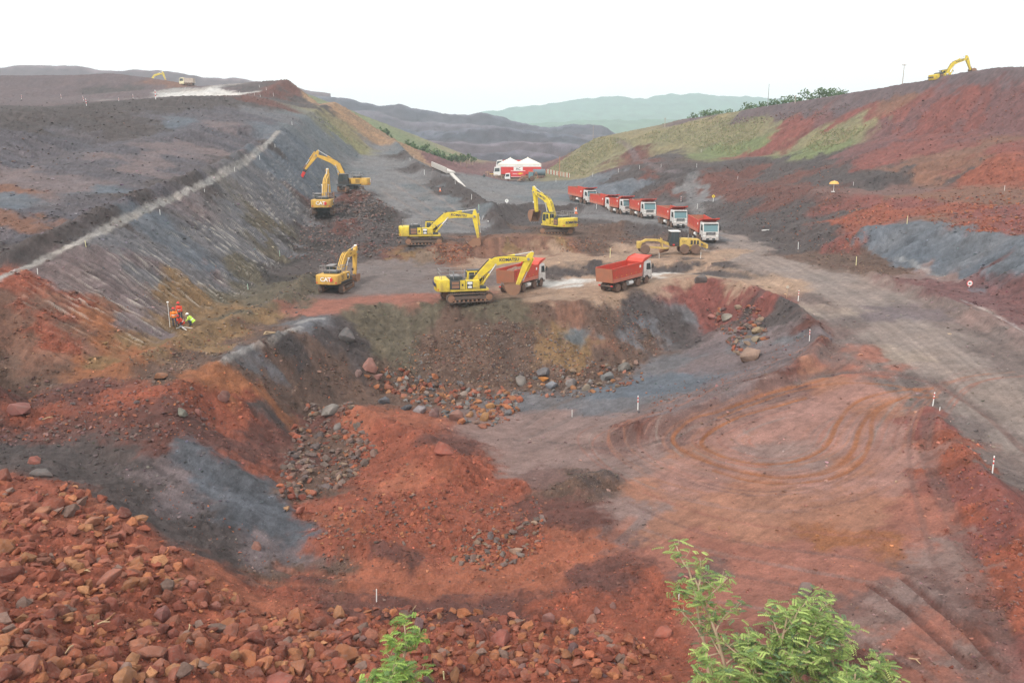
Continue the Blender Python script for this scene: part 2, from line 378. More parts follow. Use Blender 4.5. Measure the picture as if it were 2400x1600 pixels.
# left floor, rubble below the diggers
spots('dark', (800,560),(740,540),(850,520),(900,500),(760,500),(830,480),(700,600),(880,560),(920,540),(680,620),(980,560),(760,590),(850,590))
spots('black', (660,600),(640,640),(720,570),(800,470),(840,500),(700,640))
spots('redd', (760,465),(810,470),(880,585),(780,520))
spots('olive', (620,680),(660,660),(600,700),(560,720),(690,640),(520,730),(640,700))
spots('ochre', (450,760),(380,800),(480,740),(530,770),(430,790),(600,730),(560,705),(300,835),(500,800),(350,830))
spots('orange', (300,842),(250,850),(200,855),(340,820))
spots('brown', (400,830),(460,820),(560,780),(620,755),(380,860),(680,735))
spots('grey', (560,830),(600,805),(680,745),(720,735))
# left wall below the crest road: bands of colour from near to far
spots('rust', (30,720),(60,780),(100,700),(150,760),(200,800),(140,830),(60,850),(20,680),(230,700))
spots('red', (130,720),(80,760),(20,640),(180,690),(120,790),(40,690),(160,800))
spots('orange', (200,710),(250,760),(170,830),(230,790))
spots('ochre', (270,780),(220,830),(410,690),(370,720),(450,690),(430,650))
spots('brown', (20,860),(80,870),(180,850))
spots('mauve', (230,650),(300,690),(200,620),(280,740),(330,760),(150,640),(260,610),(340,700))
spots('grey', (330,640),(300,570),(400,600),(250,570),(360,580),(470,640),(540,640),(500,560),(560,580),(600,590),(450,500),(530,480),(600,480),(650,500),(560,520),(640,560),(620,440),(580,420))
spots('blue', (380,540),(430,580),(350,530),(470,600),(410,560),(680,400),(660,350),(640,400),(700,440),(720,370),(690,330))
spots('olive', (600,550),(580,510),(560,610),(500,670),(550,650),(630,520))
spots('mauve', (440,490),(480,610),(260,600),(330,600))
spots('teal', (740,330),(770,380),(720,300),(680,300),(760,420),(800,340))
spots('grey', (700,290),(740,280))
spots('lime', (745,285),(770,303),(800,325),(825,338))
spots('flank', (785,240),(805,258),(825,275),(845,292),(862,305),(795,262),(815,280),(838,302),(855,314),(930,340),(950,355),(875,318))
spots('straw', (790,300),(822,325))
spots('rust', (350,178),(380,196),(330,172))
spots('dark', (300,200),(230,210))
spots('grassg', (950,336),(990,346),(1030,353),(940,326))
spots('straw', (1010,358),(1060,360),(970,345))
# crest road
spots('dark', (320,465),(420,420),(220,510),(120,555),(520,378),(600,325),(30,590))
# upper left wall
spots('mauve', (200,430),(50,430),(350,350),(450,340),(540,300))
spots('uwall', (100,480),(300,400),(250,380),(150,400),(430,370),(500,310),(80,380))
spots('uwall', (60,540),(150,500),(300,340),(420,320),(520,340),(560,310),(330,440),(400,390),(250,470),(100,330),(50,350),(470,300))
spots('rust', (30,500),(60,510),(30,440))
spots('mauve', (80,420),(330,370),(360,390),(420,350),(20,400))
spots('blue', (20,450),(280,440),(400,280))
spots('dark', (60,290),(150,270),(280,255),(380,250),(200,300),(330,290),(440,240),(520,240),(20,280),(300,270),(100,265),(580,240))
spots('uwall', (350,270),(450,265),(540,260),(150,300),(580,270))
spots('grey', (610,260),(640,275))
spots('bare', (60,240),(200,235),(330,215),(180,200),(260,190),(350,200),(120,215),(240,175),(300,175))
spots('dark', (640,230),(700,240),(600,200),(560,205),(690,225))
spots('redd', (620,215),(640,195),(590,230))
spots('flank', (705,215),(690,195),(720,232))
spots('wet', (480,213),(520,214),(450,211))
spots('pale', (420,207))
spots('bare', (400,203),(540,207))
# ramp
spots('ramp', (860,380),(880,430),(920,470),(980,500),(1040,520),(840,360),(900,400),(950,450),(870,345),(1000,470),(1080,515),(930,420),(820,420))
spots('teal', (960,430),(1010,460),(1060,490),(900,350),(840,400))
spots('dark', (1020,425),(1080,460),(1110,490),(970,395),(940,365),(1130,510),(1050,440))
# yard and valley road
spots('ramp', (1120,445),(1180,440),(1250,440),(1200,465),(1270,470),(1150,470),(1100,420),(1150,420),(1300,440),(1350,478))
spots('teal', (1240,460),(1300,460),(1150,415),(1280,430))
spots('purple', (1060,380),(1120,385),(1010,375),(1090,400),(1250,390))
spots('dark', (1140,480),(1200,485),(1260,480),(1160,500),(1310,485))
# knoll and right hillside
spots('grass', (1300,380),(1350,350),(1380,330),(1320,370),(1400,340),(1360,380),(1290,395),(1340,330),(1420,330))
spots('straw', (1330,350),(1400,320),(1430,315),(1340,390))
spots('slate', (1340,430),(1390,440),(1420,420),(1370,450),(1450,440),(1400,410))
spots('dark', (1440,400),(1500,420),(1550,410),(1480,440),(1520,395),(1600,400),(1550,450),(1600,470),(1460,390),(1510,360))
spots('redd', (1460,350),(1500,400),(1540,430),(1580,440),(1470,370),(1520,440))
spots('ramp', (1590,420),(1595,450),(1600,435),(1610,465))
spots('grass', (1560,300),(1600,300),(1640,290),(1700,290),(1760,290),(1700,320),(1640,320),(1600,325),(1740,310),(1560,320),(1520,310),(1500,325))
spots('grassg', (1680,350),(1710,340),(1660,345),(1720,330),(1900,335),(1870,345),(1960,310),(1830,350))
spots('grass', (1850,320),(1900,310),(1950,300),(1990,300),(1880,300),(1920,325))
spots('straw', (1650,275),(1530,300),(1590,285))
spots('maroon', (1800,300),(1770,330),(1830,280),(1790,320),(1740,345),(2050,350),(2000,370),(2100,300),(2150,270),(2080,250),(2000,270),(2200,240),(2250,260),(1950,270))
spots('bare', (1800,255),(1870,240),(1720,265),(1950,225),(2030,210),(1600,275),(2100,200),(2180,185),(2270,175),(2340,170))
spots('purple', (1900,265),(2050,290),(2150,230),(2300,220),(2200,290),(2120,240),(2300,250),(2340,280),(2000,340))
spots('rust', (2030,250),(2200,350),(2150,380),(2100,400),(2250,380),(2080,390),(2300,330))
spots('maroon', (2330,330),(2280,360),(2170,340),(2100,340))
spots('red', (2250,410),(2330,390))
spots('dark', (1700,375),(1760,380),(1820,370),(1650,380),(1880,370),(1960,400),(2060,410),(2230,400),(1900,400),(1780,400),(1990,420),(2020,400))
spots('redd', (1640,400),(1720,400),(1850,400),(1680,450),(1750,430),(1780,460),(1650,430),(1850,430),(1900,465))
spots('dark', (1700,480),(1760,500),(1840,480),(1800,530),(1740,520),(1880,500),(1650,490),(1860,540),(1900,560),(1850,560))
spots('maroon', (1950,480),(1960,540),(2100,470),(2300,490),(2000,460),(2330,520))
spots('red', (1990,520),(1930,510),(2200,480),(2250,520),(2050,490))
spots('rust', (2150,500),(2080,450),(2270,450),(2340,460),(2180,450))
spots('brown', (1960,590),(1990,600),(2050,620),(1920,590),(2020,570))
spots('padd', (2000,440),(2060,442),(1960,440))
spots('slate', (2060,540),(2120,560),(2200,570),(2300,590),(2100,530),(2250,560),(2340,620),(2200,540),(2280,640),(2040,530))
spots('blue', (2090,580),(2150,600),(2050,560),(2330,570),(2250,600))
spots('purple', (2280,610),(2230,690),(2300,710),(2340,730),(2170,660),(2330,680),(2240,660))
spots('padg', (2150,640),(2230,720),(2330,770))

# ------------------------------------------------------------------ strips: berms, ruts, tracks (world polylines)
def line_on_ground(uv):
    pts = list(zip(*hit_many([a[0] for a in uv], [a[1] for a in uv])))
    out = []
    for k in range(len(pts) - 1):                 # smooth by Catmull-Rom
        p0 = np.array(pts[max(k - 1, 0)]); p1 = np.array(pts[k]); p2 = np.array(pts[k + 1]); p3 = np.array(pts[min(k + 2, len(pts) - 1)])
        for t in np.linspace(0, 1, 6, endpoint=False):
            out.append(0.5 * ((2 * p1) + (-p0 + p2) * t + (2 * p0 - 5 * p1 + 4 * p2 - p3) * t * t + (-p0 + 3 * p1 - 3 * p2 + p3) * t ** 3))
    out.append(np.array(pts[-1]))
    return np.array(out)
def dist_line(x, y, line, reach):
    """distance to a polyline, arc length along it, side; inf beyond reach"""
    D = np.full(x.shape, np.inf); A = np.zeros(x.shape)
    lo, hi = line.min(0) - reach, line.max(0) + reach
    sel = np.nonzero((x > lo[0]) & (x < hi[0]) & (y > lo[1]) & (y < hi[1]))[0]
    if len(sel) == 0: return D, A
    px, py = x[sel], y[sel]
    best = np.full(len(sel), np.inf); arc = np.zeros(len(sel)); s0 = 0.0
    for a, b in zip(line[:-1], line[1:]):
        d = b - a; L = float(np.hypot(*d))
        if L < 1e-6: continue
        t = np.clip(((px - a[0]) * d[0] + (py - a[1]) * d[1]) / (L * L), 0, 1)
        q = np.hypot(px - a[0] - t * d[0], py - a[1] - t * d[1])
        m = q < best
        best[m] = q[m]; arc[m] = s0 + t[m] * L
        s0 += L
    D[sel] = best; A[sel] = arc
    return D, A

# (line, half width, height) - windrows pushed up along roads and ditches
BERMS = []
def berm(uv, w, h, rough=.35): BERMS.append((line_on_ground(uv), w, h, rough))
berm([(290,856),(340,836),(400,806),(460,775),(530,750),(600,722),(650,700),(690,660),(720,640)], 1.5, .85)
berm([(1140,500),(1170,488),(1220,486),(1270,492),(1330,488),(1370,487)], 2.6, 1.7)
berm([(905,331),(926,354),(951,381),(986,403),(1040,429),(1086,459),(1122,496),(1148,522)], 2.2, 1.5)
berm([(2000,640),(2100,672),(2200,712),(2300,762),(2360,800),(2450,850)], 1.3, .8)
berm([(20,605),(120,557),(220,511),(320,466),(420,424),(520,383),(585,338)], 1.3, 1.1)
berm([(1560,545),(1500,528),(1450,522),(1400,530)], 2.5, 1.0)
berm([(1240,626),(1300,606),(1380,601)], .8, .22)
berm([(640,775),(560,808),(480,846)], .7, .3)
berm([(1420,1003),(1500,975),(1620,938),(1760,878),(1860,828),(1886,788),(1868,748),(1822,710),(1762,680),(1700,657)], 1.0, .55)
berm([(2128,945),(2180,1010),(2260,1100),(2352,1215),(2450,1340)], 1.1, .4)
berm([(1700,592),(1790,640),(1900,708)], .7, .2)
berm([(800,950),(880,978),(960,1010),(1050,1070)], 1.6, .7)
berm([(1335,1122),(1360,1114),(1385,1104)], 1.5, .85)
berm([(720,1250),(800,1262),(900,1285),(960,1300)], 1.2, .5)
berm([(820,455),(850,470),(870,490)], 3.0, 1.4, .8)
berm([(770,530),(830,520),(880,545)], 3.0, 1.0, .8)
berm([(990,590),(1030,582),(1060,592)], 2.2, .9, .8)

# (line, half width, depth, kind, colour strength, tread)
TRACKS = []
def track(uv, w, depth, kind, amt, tread=0): TRACKS.append((line_on_ground(uv), w, depth, kind, amt, tread))
LOOP = [(2350,1000),(2250,935),(2150,905),(2050,912),(1980,940),(1930,990),(1880,1040),(1800,1065),(1720,1062),(1650,1045),(1618,1020),(1640,985),(1720,955),(1800,930)]
track([(2140,893),(2040,900),(1965,925),(1925,970),(1900,1020),(1850,1052),(1770,1066),(1690,1056),(1630,1035),(1612,1012),(1650,980),(1740,945),(1850,915)], .17, .05, 'orange', 1.0, 1)
track([(2150,912),(2060,918),(2005,945),(1975,985),(1960,1030),(1920,1070),(1830,1094),(1740,1090),(1640,1065),(1570,1035),(1545,1005),(1580,970),(1680,935),(1800,895),(1900,870)], .17, .05, 'orange', 1.0, 1)
track([(2090,905),(2010,950),(2000,1010),(1975,1060),(1920,1095),(1820,1110),(1720,1104),(1640,1080)], .15, .04, 'orange', .9, 1)
track([(1700,1085),(1800,1098),(1900,1085),(1960,1050)], .12, .03, 'orange', .7, 1)
track([(1650,960),(1800,905),(1930,880),(2040,885),(2140,905)], .14, .04, 'orange', .8, 1)
track([(1750,900),(1850,868),(1950,855),(2050,860),(2150,885),(2260,950),(2360,1040)], .3, .05, 'padd', .8, 2)
track([(1830,880),(1900,862),(2000,848),(2080,858),(2180,890),(2300,970),(2360,1020)], .3, .05, 'roadd', .7, 2)
track([(2160,925),(2230,985),(2300,1050),(2370,1110)], .45, .06, 'roadd', .8, 2)
track([(2000,1345),(2080,1400),(2160,1470),(2230,1530)], .2, .13, 'redd', 1.0, 2)
track([(2080,1330),(2150,1390),(2220,1450),(2300,1540)], .2, .13, 'redd', .9, 2)
track([(2130,960),(2130,1050),(2170,1150),(2230,1280),(2290,1420),(2330,1560)], .4, .06, 'padd', .7, 0)
track([(1200,980),(1280,930),(1340,905)], .3, .06, 'roadd', .6, 2)
track([(1190,1010),(1260,985),(1330,950)], .3, .06, 'roadd', .6, 2)
track([(600,1330),(750,1352),(900,1358),(1100,1352),(1250,1320),(1380,1250),(1450,1190)], .35, .08, 'redl', .6, 0)
track([(640,1300),(800,1328),(950,1335),(1120,1325),(1260,1290),(1370,1220)], .35, .08, 'redl', .5, 0)
track([(720,1375),(900,1392),(1100,1388),(1300,1350),(1430,1290)], .5, .1, 'redd', .6, 0)
track([(1900,860),(1960,800),(1950,740),(1900,710)], .6, .05, 'roadd', .6, 0)
track([(1890,830),(1930,780),(1915,735),(1860,700)], .6, .05, 'roadd', .6, 0)
track([(640,301),(618,325),(565,373),(500,410),(400,455),(300,500),(200,548),(100,594),(0,643),(-100,695)], .42, .0, 'pale', 1.0)
track([(1230,672),(1320,652),(1420,650),(1520,632),(1600,622),(1700,625),(1800,655)], .5, .02, 'tan', .6)
track([(1230,686),(1330,668),(1440,662),(1540,640)], .5, .02, 'tan', .6)
track([(1100,597),(1250,592),(1400,590),(1550,588),(1680,592)], .6, .02, 'tan', .7)
track([(1360,495),(1440,497),(1520,512),(1590,532),(1650,552)], .8, .01, 'ramp', .8)
track([(870,345),(862,400),(905,450),(965,500),(1060,532)], 2.2, .0, 'ramp', .6)
track([(900,420),(960,460),(1020,500),(1080,525)], .3, .03, 'road', .6)
track([(880,440),(940,475),(1010,515)], .3, .03, 'road', .6)
track([(920,400),(990,440),(1050,485),(1110,520)], .3, .03, 'road', .5)
track([(1592,400),(1585,430),(1600,470),(1605,490)], 1.3, .0, 'ramp', .9)
track([(1560,395),(1500,380),(1450,345),(1420,322)], .9, .0, 'mauve', .7)
track([(510,838),(560,812),(600,795)], .25, 0, 'wet', .35)
track([(620,790),(660,762),(690,752)], .3, 0, 'wet', .35)
track([(680,745),(720,733),(740,732)], .35, 0, 'wet', .35)
track([(2210,690),(2270,715),(2320,745),(2352,770)], .22, .03, 'wet', .35)
track([(2060,590),(2110,612),(2160,632)], .3, .0, 'wet', .25)

# faint older arcs scuffed into the pad, parallel to the fresh loop
_c0 = np.array(hit_base(1790, 1010))
_loop = line_on_ground([(2100,905),(2010,930),(1955,985),(1930,1030),(1860,1070),(1760,1082),(1660,1066),(1590,1036),(1570,1006),(1620,968),(1720,935),(1850,900)])
for _f, _k, _a in ((.45, 'padg', .5), (.62, 'padr', .45), (.78, 'padg', .5), (.90, 'pado', .5), (1.1, 'padd', .4), (1.22, 'pado', .5), (1.36, 'padg', .45), (1.5, 'padr', .4), (1.7, 'padd', .35), (1.85, 'pado', .4)):
    TRACKS.insert(0, (_c0 + (_loop - _c0) * _f, .12, .015, _k, _a, 1))
for _k, _uv in (('padd', [(1440,1150),(1600,1220),(1800,1260),(2000,1290),(2180,1350)]), ('padg', [(1420,1190),(1600,1255),(1800,1300),(2000,1340),(2200,1420)]), ('padr', [(1480,1130),(1650,1190),(1850,1220),(2050,1240)]),
                ('padd', [(1560,1300),(1750,1330),(1950,1380),(2150,1480)]), ('padg', [(1650,1380),(1850,1420),(2050,1500),(2150,1560)]), ('pado', [(1500,1100),(1700,1150),(1900,1160),(2080,1140)]), ('padg', [(1200,1060),(1350,1050),(1500,1010),(1700,960)]), ('padd', [(1180,1090),(1330,1085),(1480,1050),(1650,990)]),
                ('roadd', [(1230,1010),(1400,1030),(1560,1000),(1750,920),(1900,850)]), ('padd', [(2090,960),(2090,1080),(2120,1200),(2160,1330),(2200,1480)])):
    TRACKS.insert(0, (line_on_ground(_uv), .16, .02, _k, .55, 2))
_rt = np.random.default_rng(31)
for _q in range(80):
    _f = _rt.uniform(.3, 2.3); _i = int(_rt.integers(0, len(_loop) - 12)); _n = int(_rt.integers(8, 22))
    TRACKS.insert(0, (_c0 + (_loop[_i:_i + _n] - _c0) * _f + _rt.normal(0, .5, 2), _rt.uniform(.05, .11), .008, ['padg', 'padr', 'padd', 'pado', 'pad', 'road'][_q % 6], _rt.uniform(.35, .8), 0))
SPOT_XY = np.stack(hit_many([a[1] for a in S], [a[2] for a in S]), 1)
KN = list(KINDS)
K_ALB = np.array([lin(KINDS[k][0]) for k in KN]) * 0.56          # photo tone -> base colour under this light
K_PROP = np.array([KINDS[k][1:] for k in KN])
SPOT_K = np.array([KN.index(k) for k, u, v in S])

def cells(x, y, seed=0):
    """distance to the nearest of jittered points on a unit grid, and a random number for that point"""
    xi = np.floor(x).astype(np.int64); yi = np.floor(y).astype(np.int64)
    best = np.full(x.shape, 9.0); rnd = np.zeros(x.shape)
    for ax in (-1, 0, 1):
        for ay in (-1, 0, 1):
            h = _perm[_perm[(xi + ax + seed) & 255] + ((yi + ay) & 255)]
            d = (xi + ax + .5 + .42 * _gx[h] - x) ** 2 + (yi + ay + .5 + .42 * _gy[h] - y) ** 2
            m = d < best
            best[m] = d[m]; rnd[m] = h[m] / 255.0
    return np.sqrt(best), rnd

def kind_field(xs, ys):
    """colour and surface of the ground on a regular grid, blended from the nearest known spots"""
    A = np.concatenate([K_ALB[SPOT_K], K_PROP[SPOT_K]], 1).astype(np.float32)
    sx, sy = SPOT_XY[:, 0].astype(np.float32), SPOT_XY[:, 1].astype(np.float32)
    out = np.zeros((len(ys), len(xs), 6))
    xs = xs.astype(np.float32)
    dx = (xs[:, None] - sx) ** 2
    for j, y in enumerate(ys):
        d = dx + ((np.float32(y) - sy) ** 2 + np.float32(.02))
        np.reciprocal(d, out=d)
        w = d * d; w *= w
        out[j] = (w @ A) / w.sum(1, keepdims=True)
    return out
QX = np.arange(-130, 150.01, .7); QY = np.arange(10, 290.01, .7)
near_k = kind_field(QX, QY); far_k = kind_field(FX, FY)
def ground_kind(x, y):
    """base colour (n, 3), relief, wash, stoniness at ground points"""
    r = np.hypot(x, y)
    k = sstep(45, 140, r)
    wx = x + (1 - k) * 1.7 * fbm(x / 3.0, y / 3.0, 5, .66) + k * 6.0 * fbm(x / 9.0, y / 9.0, 5, .62)
    wy = y + (1 - k) * 1.7 * fbm(x / 3.0 + 40, y / 3.0 + 11, 5, .66) + k * 6.0 * fbm(x / 9.0 + 21, y / 9.0 + 47, 5, .62)
    m = np.minimum(np.minimum(wx - QX[0], QX[-1] - wx), QY[-1] - wy)
    w = sstep(0, 10, m)[:, None]
    def samp(g, xs, ys):
        fx = np.clip((wx - xs[0]) / (xs[1] - xs[0]), 0, len(xs) - 1.001); fy = np.clip((wy - ys[0]) / (ys[1] - ys[0]), 0, len(ys) - 1.001)
        i = fx.astype(int); j = fy.astype(int); a = (fx - i)[:, None]; b = (fy - j)[:, None]
        return (g[j, i] * (1 - a) + g[j, i + 1] * a) * (1 - b) + (g[j + 1, i] * (1 - a) + g[j + 1, i + 1] * a) * b
    o = samp(near_k, QX, QY) * w + samp(far_k, FX, FY) * (1 - w)
    return o[:, :3], o[:, 3], o[:, 4], o[:, 5]

def slope_of(x, y, e=0.7):
    return (base_h(x + e, y) - base_h(x - e, y)) / (2 * e), (base_h(x, y + e) - base_h(x, y - e)) / (2 * e)

WALL_LINE = np.array([at_depth(u, v, d)[:2] for u, v, d in [(-150,735,52),(0,652,64),(200,556,76),(400,463,100),(500,416,117),(570,373,134),(620,326,152),(645,301,163),(690,272,190),(740,243,225)]])
ROADC = line_on_ground([(1380,488),(1470,500),(1560,521),(1650,545),(1760,581),(1870,626),(1980,682),(2090,748),(2200,832),(2300,932),(2400,1045)])
def ground(x, y, colour=False):
    """finished ground height (relative to the drone) and, if asked, its colour"""
    x = np.asarray(x, float).ravel(); y = np.asarray(y, float).ravel()
    z = base_h(x, y)
    col, ro, wa, stone = ground_kind(x, y)
    gx, gy = slope_of(x, y)
    sl = np.hypot(gx, gy)
    steep = sstep(.22, .5, sl)
    r = np.hypot(x, y)
    for line, w, h, rough in BERMS:
        D, A = dist_line(x, y, line, w * 2.2)
        m = D < w * 2.2
        if m.any():
            k = np.exp(-(D[m] / w) ** 2 * 1.6) * (1 + .35 * noise2(A[m] * .5, x[m] * .3)) + 0.0
            z[m] += h * k
            ro[m] = np.maximum(ro[m], rough * 2 * k)
    # broad relief
    amp = ro * (0.6 + 0.4 * sstep(0, .4, sl))
    z += amp * (0.34 * fbm(x / 5.5, y / 5.5, 2) + 0.26 * noise2(x / 1.9 + 7, y / 1.9) + 0.30 * noise2(x / .8, y / .8 + 3))
    z += amp * 0.10 * noise2(x / .36 + 5, y / .36)
    z += 0.03 * noise2(x / 2.5, y / 2.5) + 0.012 * noise2(x / .6, y / .6)
    # loose stones bedded in the soil
    patch = sstep(-.25, .35, noise2(x / 3.3 + 60, y / 3.3) + .5 * noise2(x / 1.2, y / 1.2 + 31))
    nearw = sstep(85, 55, r)
    d1, q1 = cells(x / .62, y / .62)
    d2, q2 = cells(x / .27, y / .27, 7)
    peb1 = np.sqrt(np.clip(1 - (d1 / (.18 + .32 * q1)) ** 2, 0, 1)) * (.25 + .75 * q1) * (q1 > .35)
    peb2 = np.sqrt(np.clip(1 - (d2 / (.22 + .26 * q2)) ** 2, 0, 1)) * (.3 + .7 * q2) * (q2 > .2)
    z += stone * (.26 * peb1 * patch + .10 * peb2 * nearw * (.35 + .65 * patch))
    # gullies and wash running straight downhill
    g = np.maximum(sl, 1e-3)
    across = (-gy * x + gx * y) / g
    # the walls run along y, so wash lines are nearly constant in y there
    s = y + 0.10 * x + 0.8 * noise2(x / 9, y / 9)
    s2 = np.where(np.abs(gx) > np.abs(gy) * .8, s, x + .1 * y + .6 * noise2(x / 7, y / 7))
    lng = np.where(np.abs(gx) > np.abs(gy) * .8, x, y)
    gul = noise2(s2 / 1.1, lng / 9 + 3) + .6 * noise2(s2 / .45 + 9, lng / 5)
    z += wa * steep * 0.20 * gul * np.clip(r / 55, .6, 2.8)
    # excavator bucket teeth marks on the left wall
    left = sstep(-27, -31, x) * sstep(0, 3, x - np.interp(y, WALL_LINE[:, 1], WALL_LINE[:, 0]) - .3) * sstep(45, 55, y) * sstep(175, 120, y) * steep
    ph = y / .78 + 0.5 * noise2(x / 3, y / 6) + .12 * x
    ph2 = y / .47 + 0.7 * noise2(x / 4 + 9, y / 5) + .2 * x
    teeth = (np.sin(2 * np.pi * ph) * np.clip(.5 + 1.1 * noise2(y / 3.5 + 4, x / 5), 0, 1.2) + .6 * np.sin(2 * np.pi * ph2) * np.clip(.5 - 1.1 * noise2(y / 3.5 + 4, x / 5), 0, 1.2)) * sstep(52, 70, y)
    z += left * 0.10 * teeth
    # eroded rills of the grey face on the right
    rill = sstep(46, 50, x) * sstep(84, 92, y) * sstep(116, 111, y) * steep
    rn = np.abs(noise2((y + .35 * x) / 2.2, x / 14 + 8))
    z -= rill * 1.1 * (1 - sstep(0, .16, rn)) * (.5 + noise2(y / 3, x / 5))
    for line, w, dep, kind, amt, tread in TRACKS:
        D, A = dist_line(x, y, line, w * 2.6)
        m = D < w * 2.6
        if m.any():
            k = 1 - sstep(.55, 1.5, D[m] / w)
            z[m] -= dep * k - dep * .7 * np.exp(-((D[m] / w - 1.7) / .4) ** 2)
            if tread: z[m] += k * (.022 if tread == 2 else .012) * np.sign(np.sin(A[m] * 2 * np.pi / .34 + D[m] * 5))
            if colour:
                a = amt * k * np.clip(.85 + .6 * fbm(x[m] / 1.7, y[m] / 1.7, 3), 0.1, 1)
                col[m] = col[m] * (1 - a[:, None]) + K_ALB[KN.index(kind)] * a[:, None]
    if not colour: return z
    # colour: streaks with the wash, tonal drift, pale scratches with painted sheen, ribbons of dust
    st = noise2(s2 / .55, lng / 11) + .6 * noise2(s2 / .22 + 5, lng / 6 + 2)
    band = noise2(s2 / 3.2 + 1, lng / 30)
    f = 1 + wa * sstep(.15, .4, sl) * (.34 * st + .26 * band)
    f *= 1 + .24 * fbm(x / 3.1, y / 3.1, 4, .6) + .18 * ro * noise2(x / .5 + 2, y / .5)
    hue = .06 * fbm(x / 7 + 30, y / 7, 3) + .07 * wa * band
    f *= 1 + stone * patch * (.34 * (q1 - .5) * (peb1 > .05) - .12 * (peb1 <= .05) * (d1 > .4)) + stone * nearw * .30 * (q2 - .45) * (peb2 > .05)
    col = col * f[:, None]
    col[:, 0] *= 1 + hue; col[:, 2] *= 1 - hue * .8
    col *= (1 + .36 * left * teeth)[:, None]  # lighter ridges, darker grooves: shading of the teeth marks put into the colour
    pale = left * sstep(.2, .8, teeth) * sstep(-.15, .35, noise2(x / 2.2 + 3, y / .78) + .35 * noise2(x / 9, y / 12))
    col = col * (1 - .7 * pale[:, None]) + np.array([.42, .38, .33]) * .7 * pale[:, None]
    D, A = dist_line(x, y, ROADC, 12)
    m = D < 11
    sgn = np.sign(noise2(x[m] * 0 + .5, y[m] * 0)) if False else np.where(x[m] > np.interp(y[m], ROADC[::-1, 1], ROADC[::-1, 0]), 1, -1)
    q = D[m] * sgn
    lane = .5 * noise2(q / 1.5 + .3 * noise2(A[m] / 14, q * 0), A[m] / 60) + .6 * noise2(q / .5 + 7, A[m] / 26) + .45 * noise2(q / .22, A[m] / 12)
    k = sstep(10.5, 7.0, D[m]) * (ro[m] < .35)
    col[m] *= (1 + .30 * k * lane)[:, None]
    col[m] += (k * .022 * sstep(-.2, .8, lane))[:, None] * np.array([1, .86, .72])
    col *= (1 + RNG.normal(0, .055, len(x)) * (.4 + ro))[:, None]
    flat = (1 - sstep(.5, .8, ro)) * (1 - steep)
    swirl = fbm((x + .6 * y) / 1.3 + 2 * noise2(x / 8, y / 8), (y - .6 * x) / 9, 4)
    col *= (1 + flat * .07 * swirl)[:, None]
    # scrape marks and damp patches with edges of their own
    a1 = fbm((x * .82 + y * .57) / 2.6, (y * .82 - x * .57) / .5 + 3, 3, .6); a2 = fbm((x * .95 - y * .3) / 1.9 + 9, (y * .95 + x * .3) / .42, 3, .6)
    a3 = fbm(x / 1.3 + 70, y / 1.3, 4, .62)
    col *= (1 - flat * (.15 * sstep(.16, .30, a1) - .13 * sstep(.18, .32, a2)) - (1 - flat) * (.20 * sstep(.18, .34, a3) - .14 * sstep(.2, .36, -a3)))[:, None]
    return z, np.clip(col, .012, .75)

def ground_z(x, y):
    return float(ground(np.array([x]), np.array([y]))[0]) + CAM_Z
# ------------------------------------------------------------------ terrain mesh: fans out from the survey point, finer where it is near or steep
NA, NR = 960, 780
az = np.concatenate([np.radians(np.linspace(-62, -39, 40, endpoint=False)), np.radians(np.linspace(-39, 39, NA)), np.radians(np.linspace(39, 62, 41)[1:])])
NAZ = len(az)
rr = np.geomspace(11.5, 560, 1500)
prof_az = az[::6]
R_rows = np.zeros((len(prof_az), NR))
for k, a in enumerate(prof_az):
    hx, hy = np.sin(a) * rr, np.cos(a) * rr
    h = base_h(hx, hy)
    el = np.arctan2(h, rr)
    top = np.maximum.accumulate(el)
    vis = (el >= top - 0.012)
    dens = np.abs(np.gradient(el)) * np.where(vis, 1.0, .12) * np.where(el > -.68, 1.0, .12) * 2.2 + np.gradient(np.log(rr)) * np.where(rr > 22, .10, .03) + 1e-6
    dens = np.convolve(np.pad(dens, 20, mode='edge'), np.ones(41) / 41, 'valid')
    c = np.concatenate([[0], np.cumsum((dens[1:] + dens[:-1]) / 2)])
    R_rows[k] = np.interp(np.linspace(0, c[-1], NR), c, rr)
for _ in range(3):                                   # neighbouring rays keep similar spacing
    R_rows[1:-1] = (R_rows[:-2] + 2 * R_rows[1:-1] + R_rows[2:]) / 4
R = np.empty((NAZ, NR))
for j in range(NR): R[:, j] = np.interp(az, prof_az, R_rows[:, j])
X = (np.sin(az)[:, None] * R).ravel(); Y = (np.cos(az)[:, None] * R).ravel()
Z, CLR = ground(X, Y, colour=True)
co = np.stack([X, Y, Z + CAM_Z], 1)
i, j = np.meshgrid(np.arange(NAZ - 1), np.arange(NR - 1), indexing='ij')
a0 = (i * NR + j).ravel()
quads = np.stack([a0, a0 + NR, a0 + NR + 1, a0 + 1], 1)

def fast_mesh(name, co, faces, cols=None, smooth=True):
    """numpy arrays -> mesh; faces (n, k)"""
    me = bpy.data.meshes.new(name)
    n, k = faces.shape
    me.vertices.add(len(co)); me.vertices.foreach_set('co', np.ascontiguousarray(co, np.float32).ravel())
    me.loops.add(n * k); me.loops.foreach_set('vertex_index', np.ascontiguousarray(faces, np.int32).ravel())
    me.polygons.add(n); me.polygons.foreach_set('loop_start', np.arange(0, n * k, k, dtype=np.int32))
    me.polygons.foreach_set('use_smooth', np.full(n, smooth, bool))
    if cols is not None:
        at = me.attributes.new('tint', 'FLOAT_COLOR', 'POINT')
        at.data.foreach_set('color', np.concatenate([cols, np.ones((len(cols), 1))], 1).astype(np.float32).ravel())
    me.update(calc_edges=True)
    return me
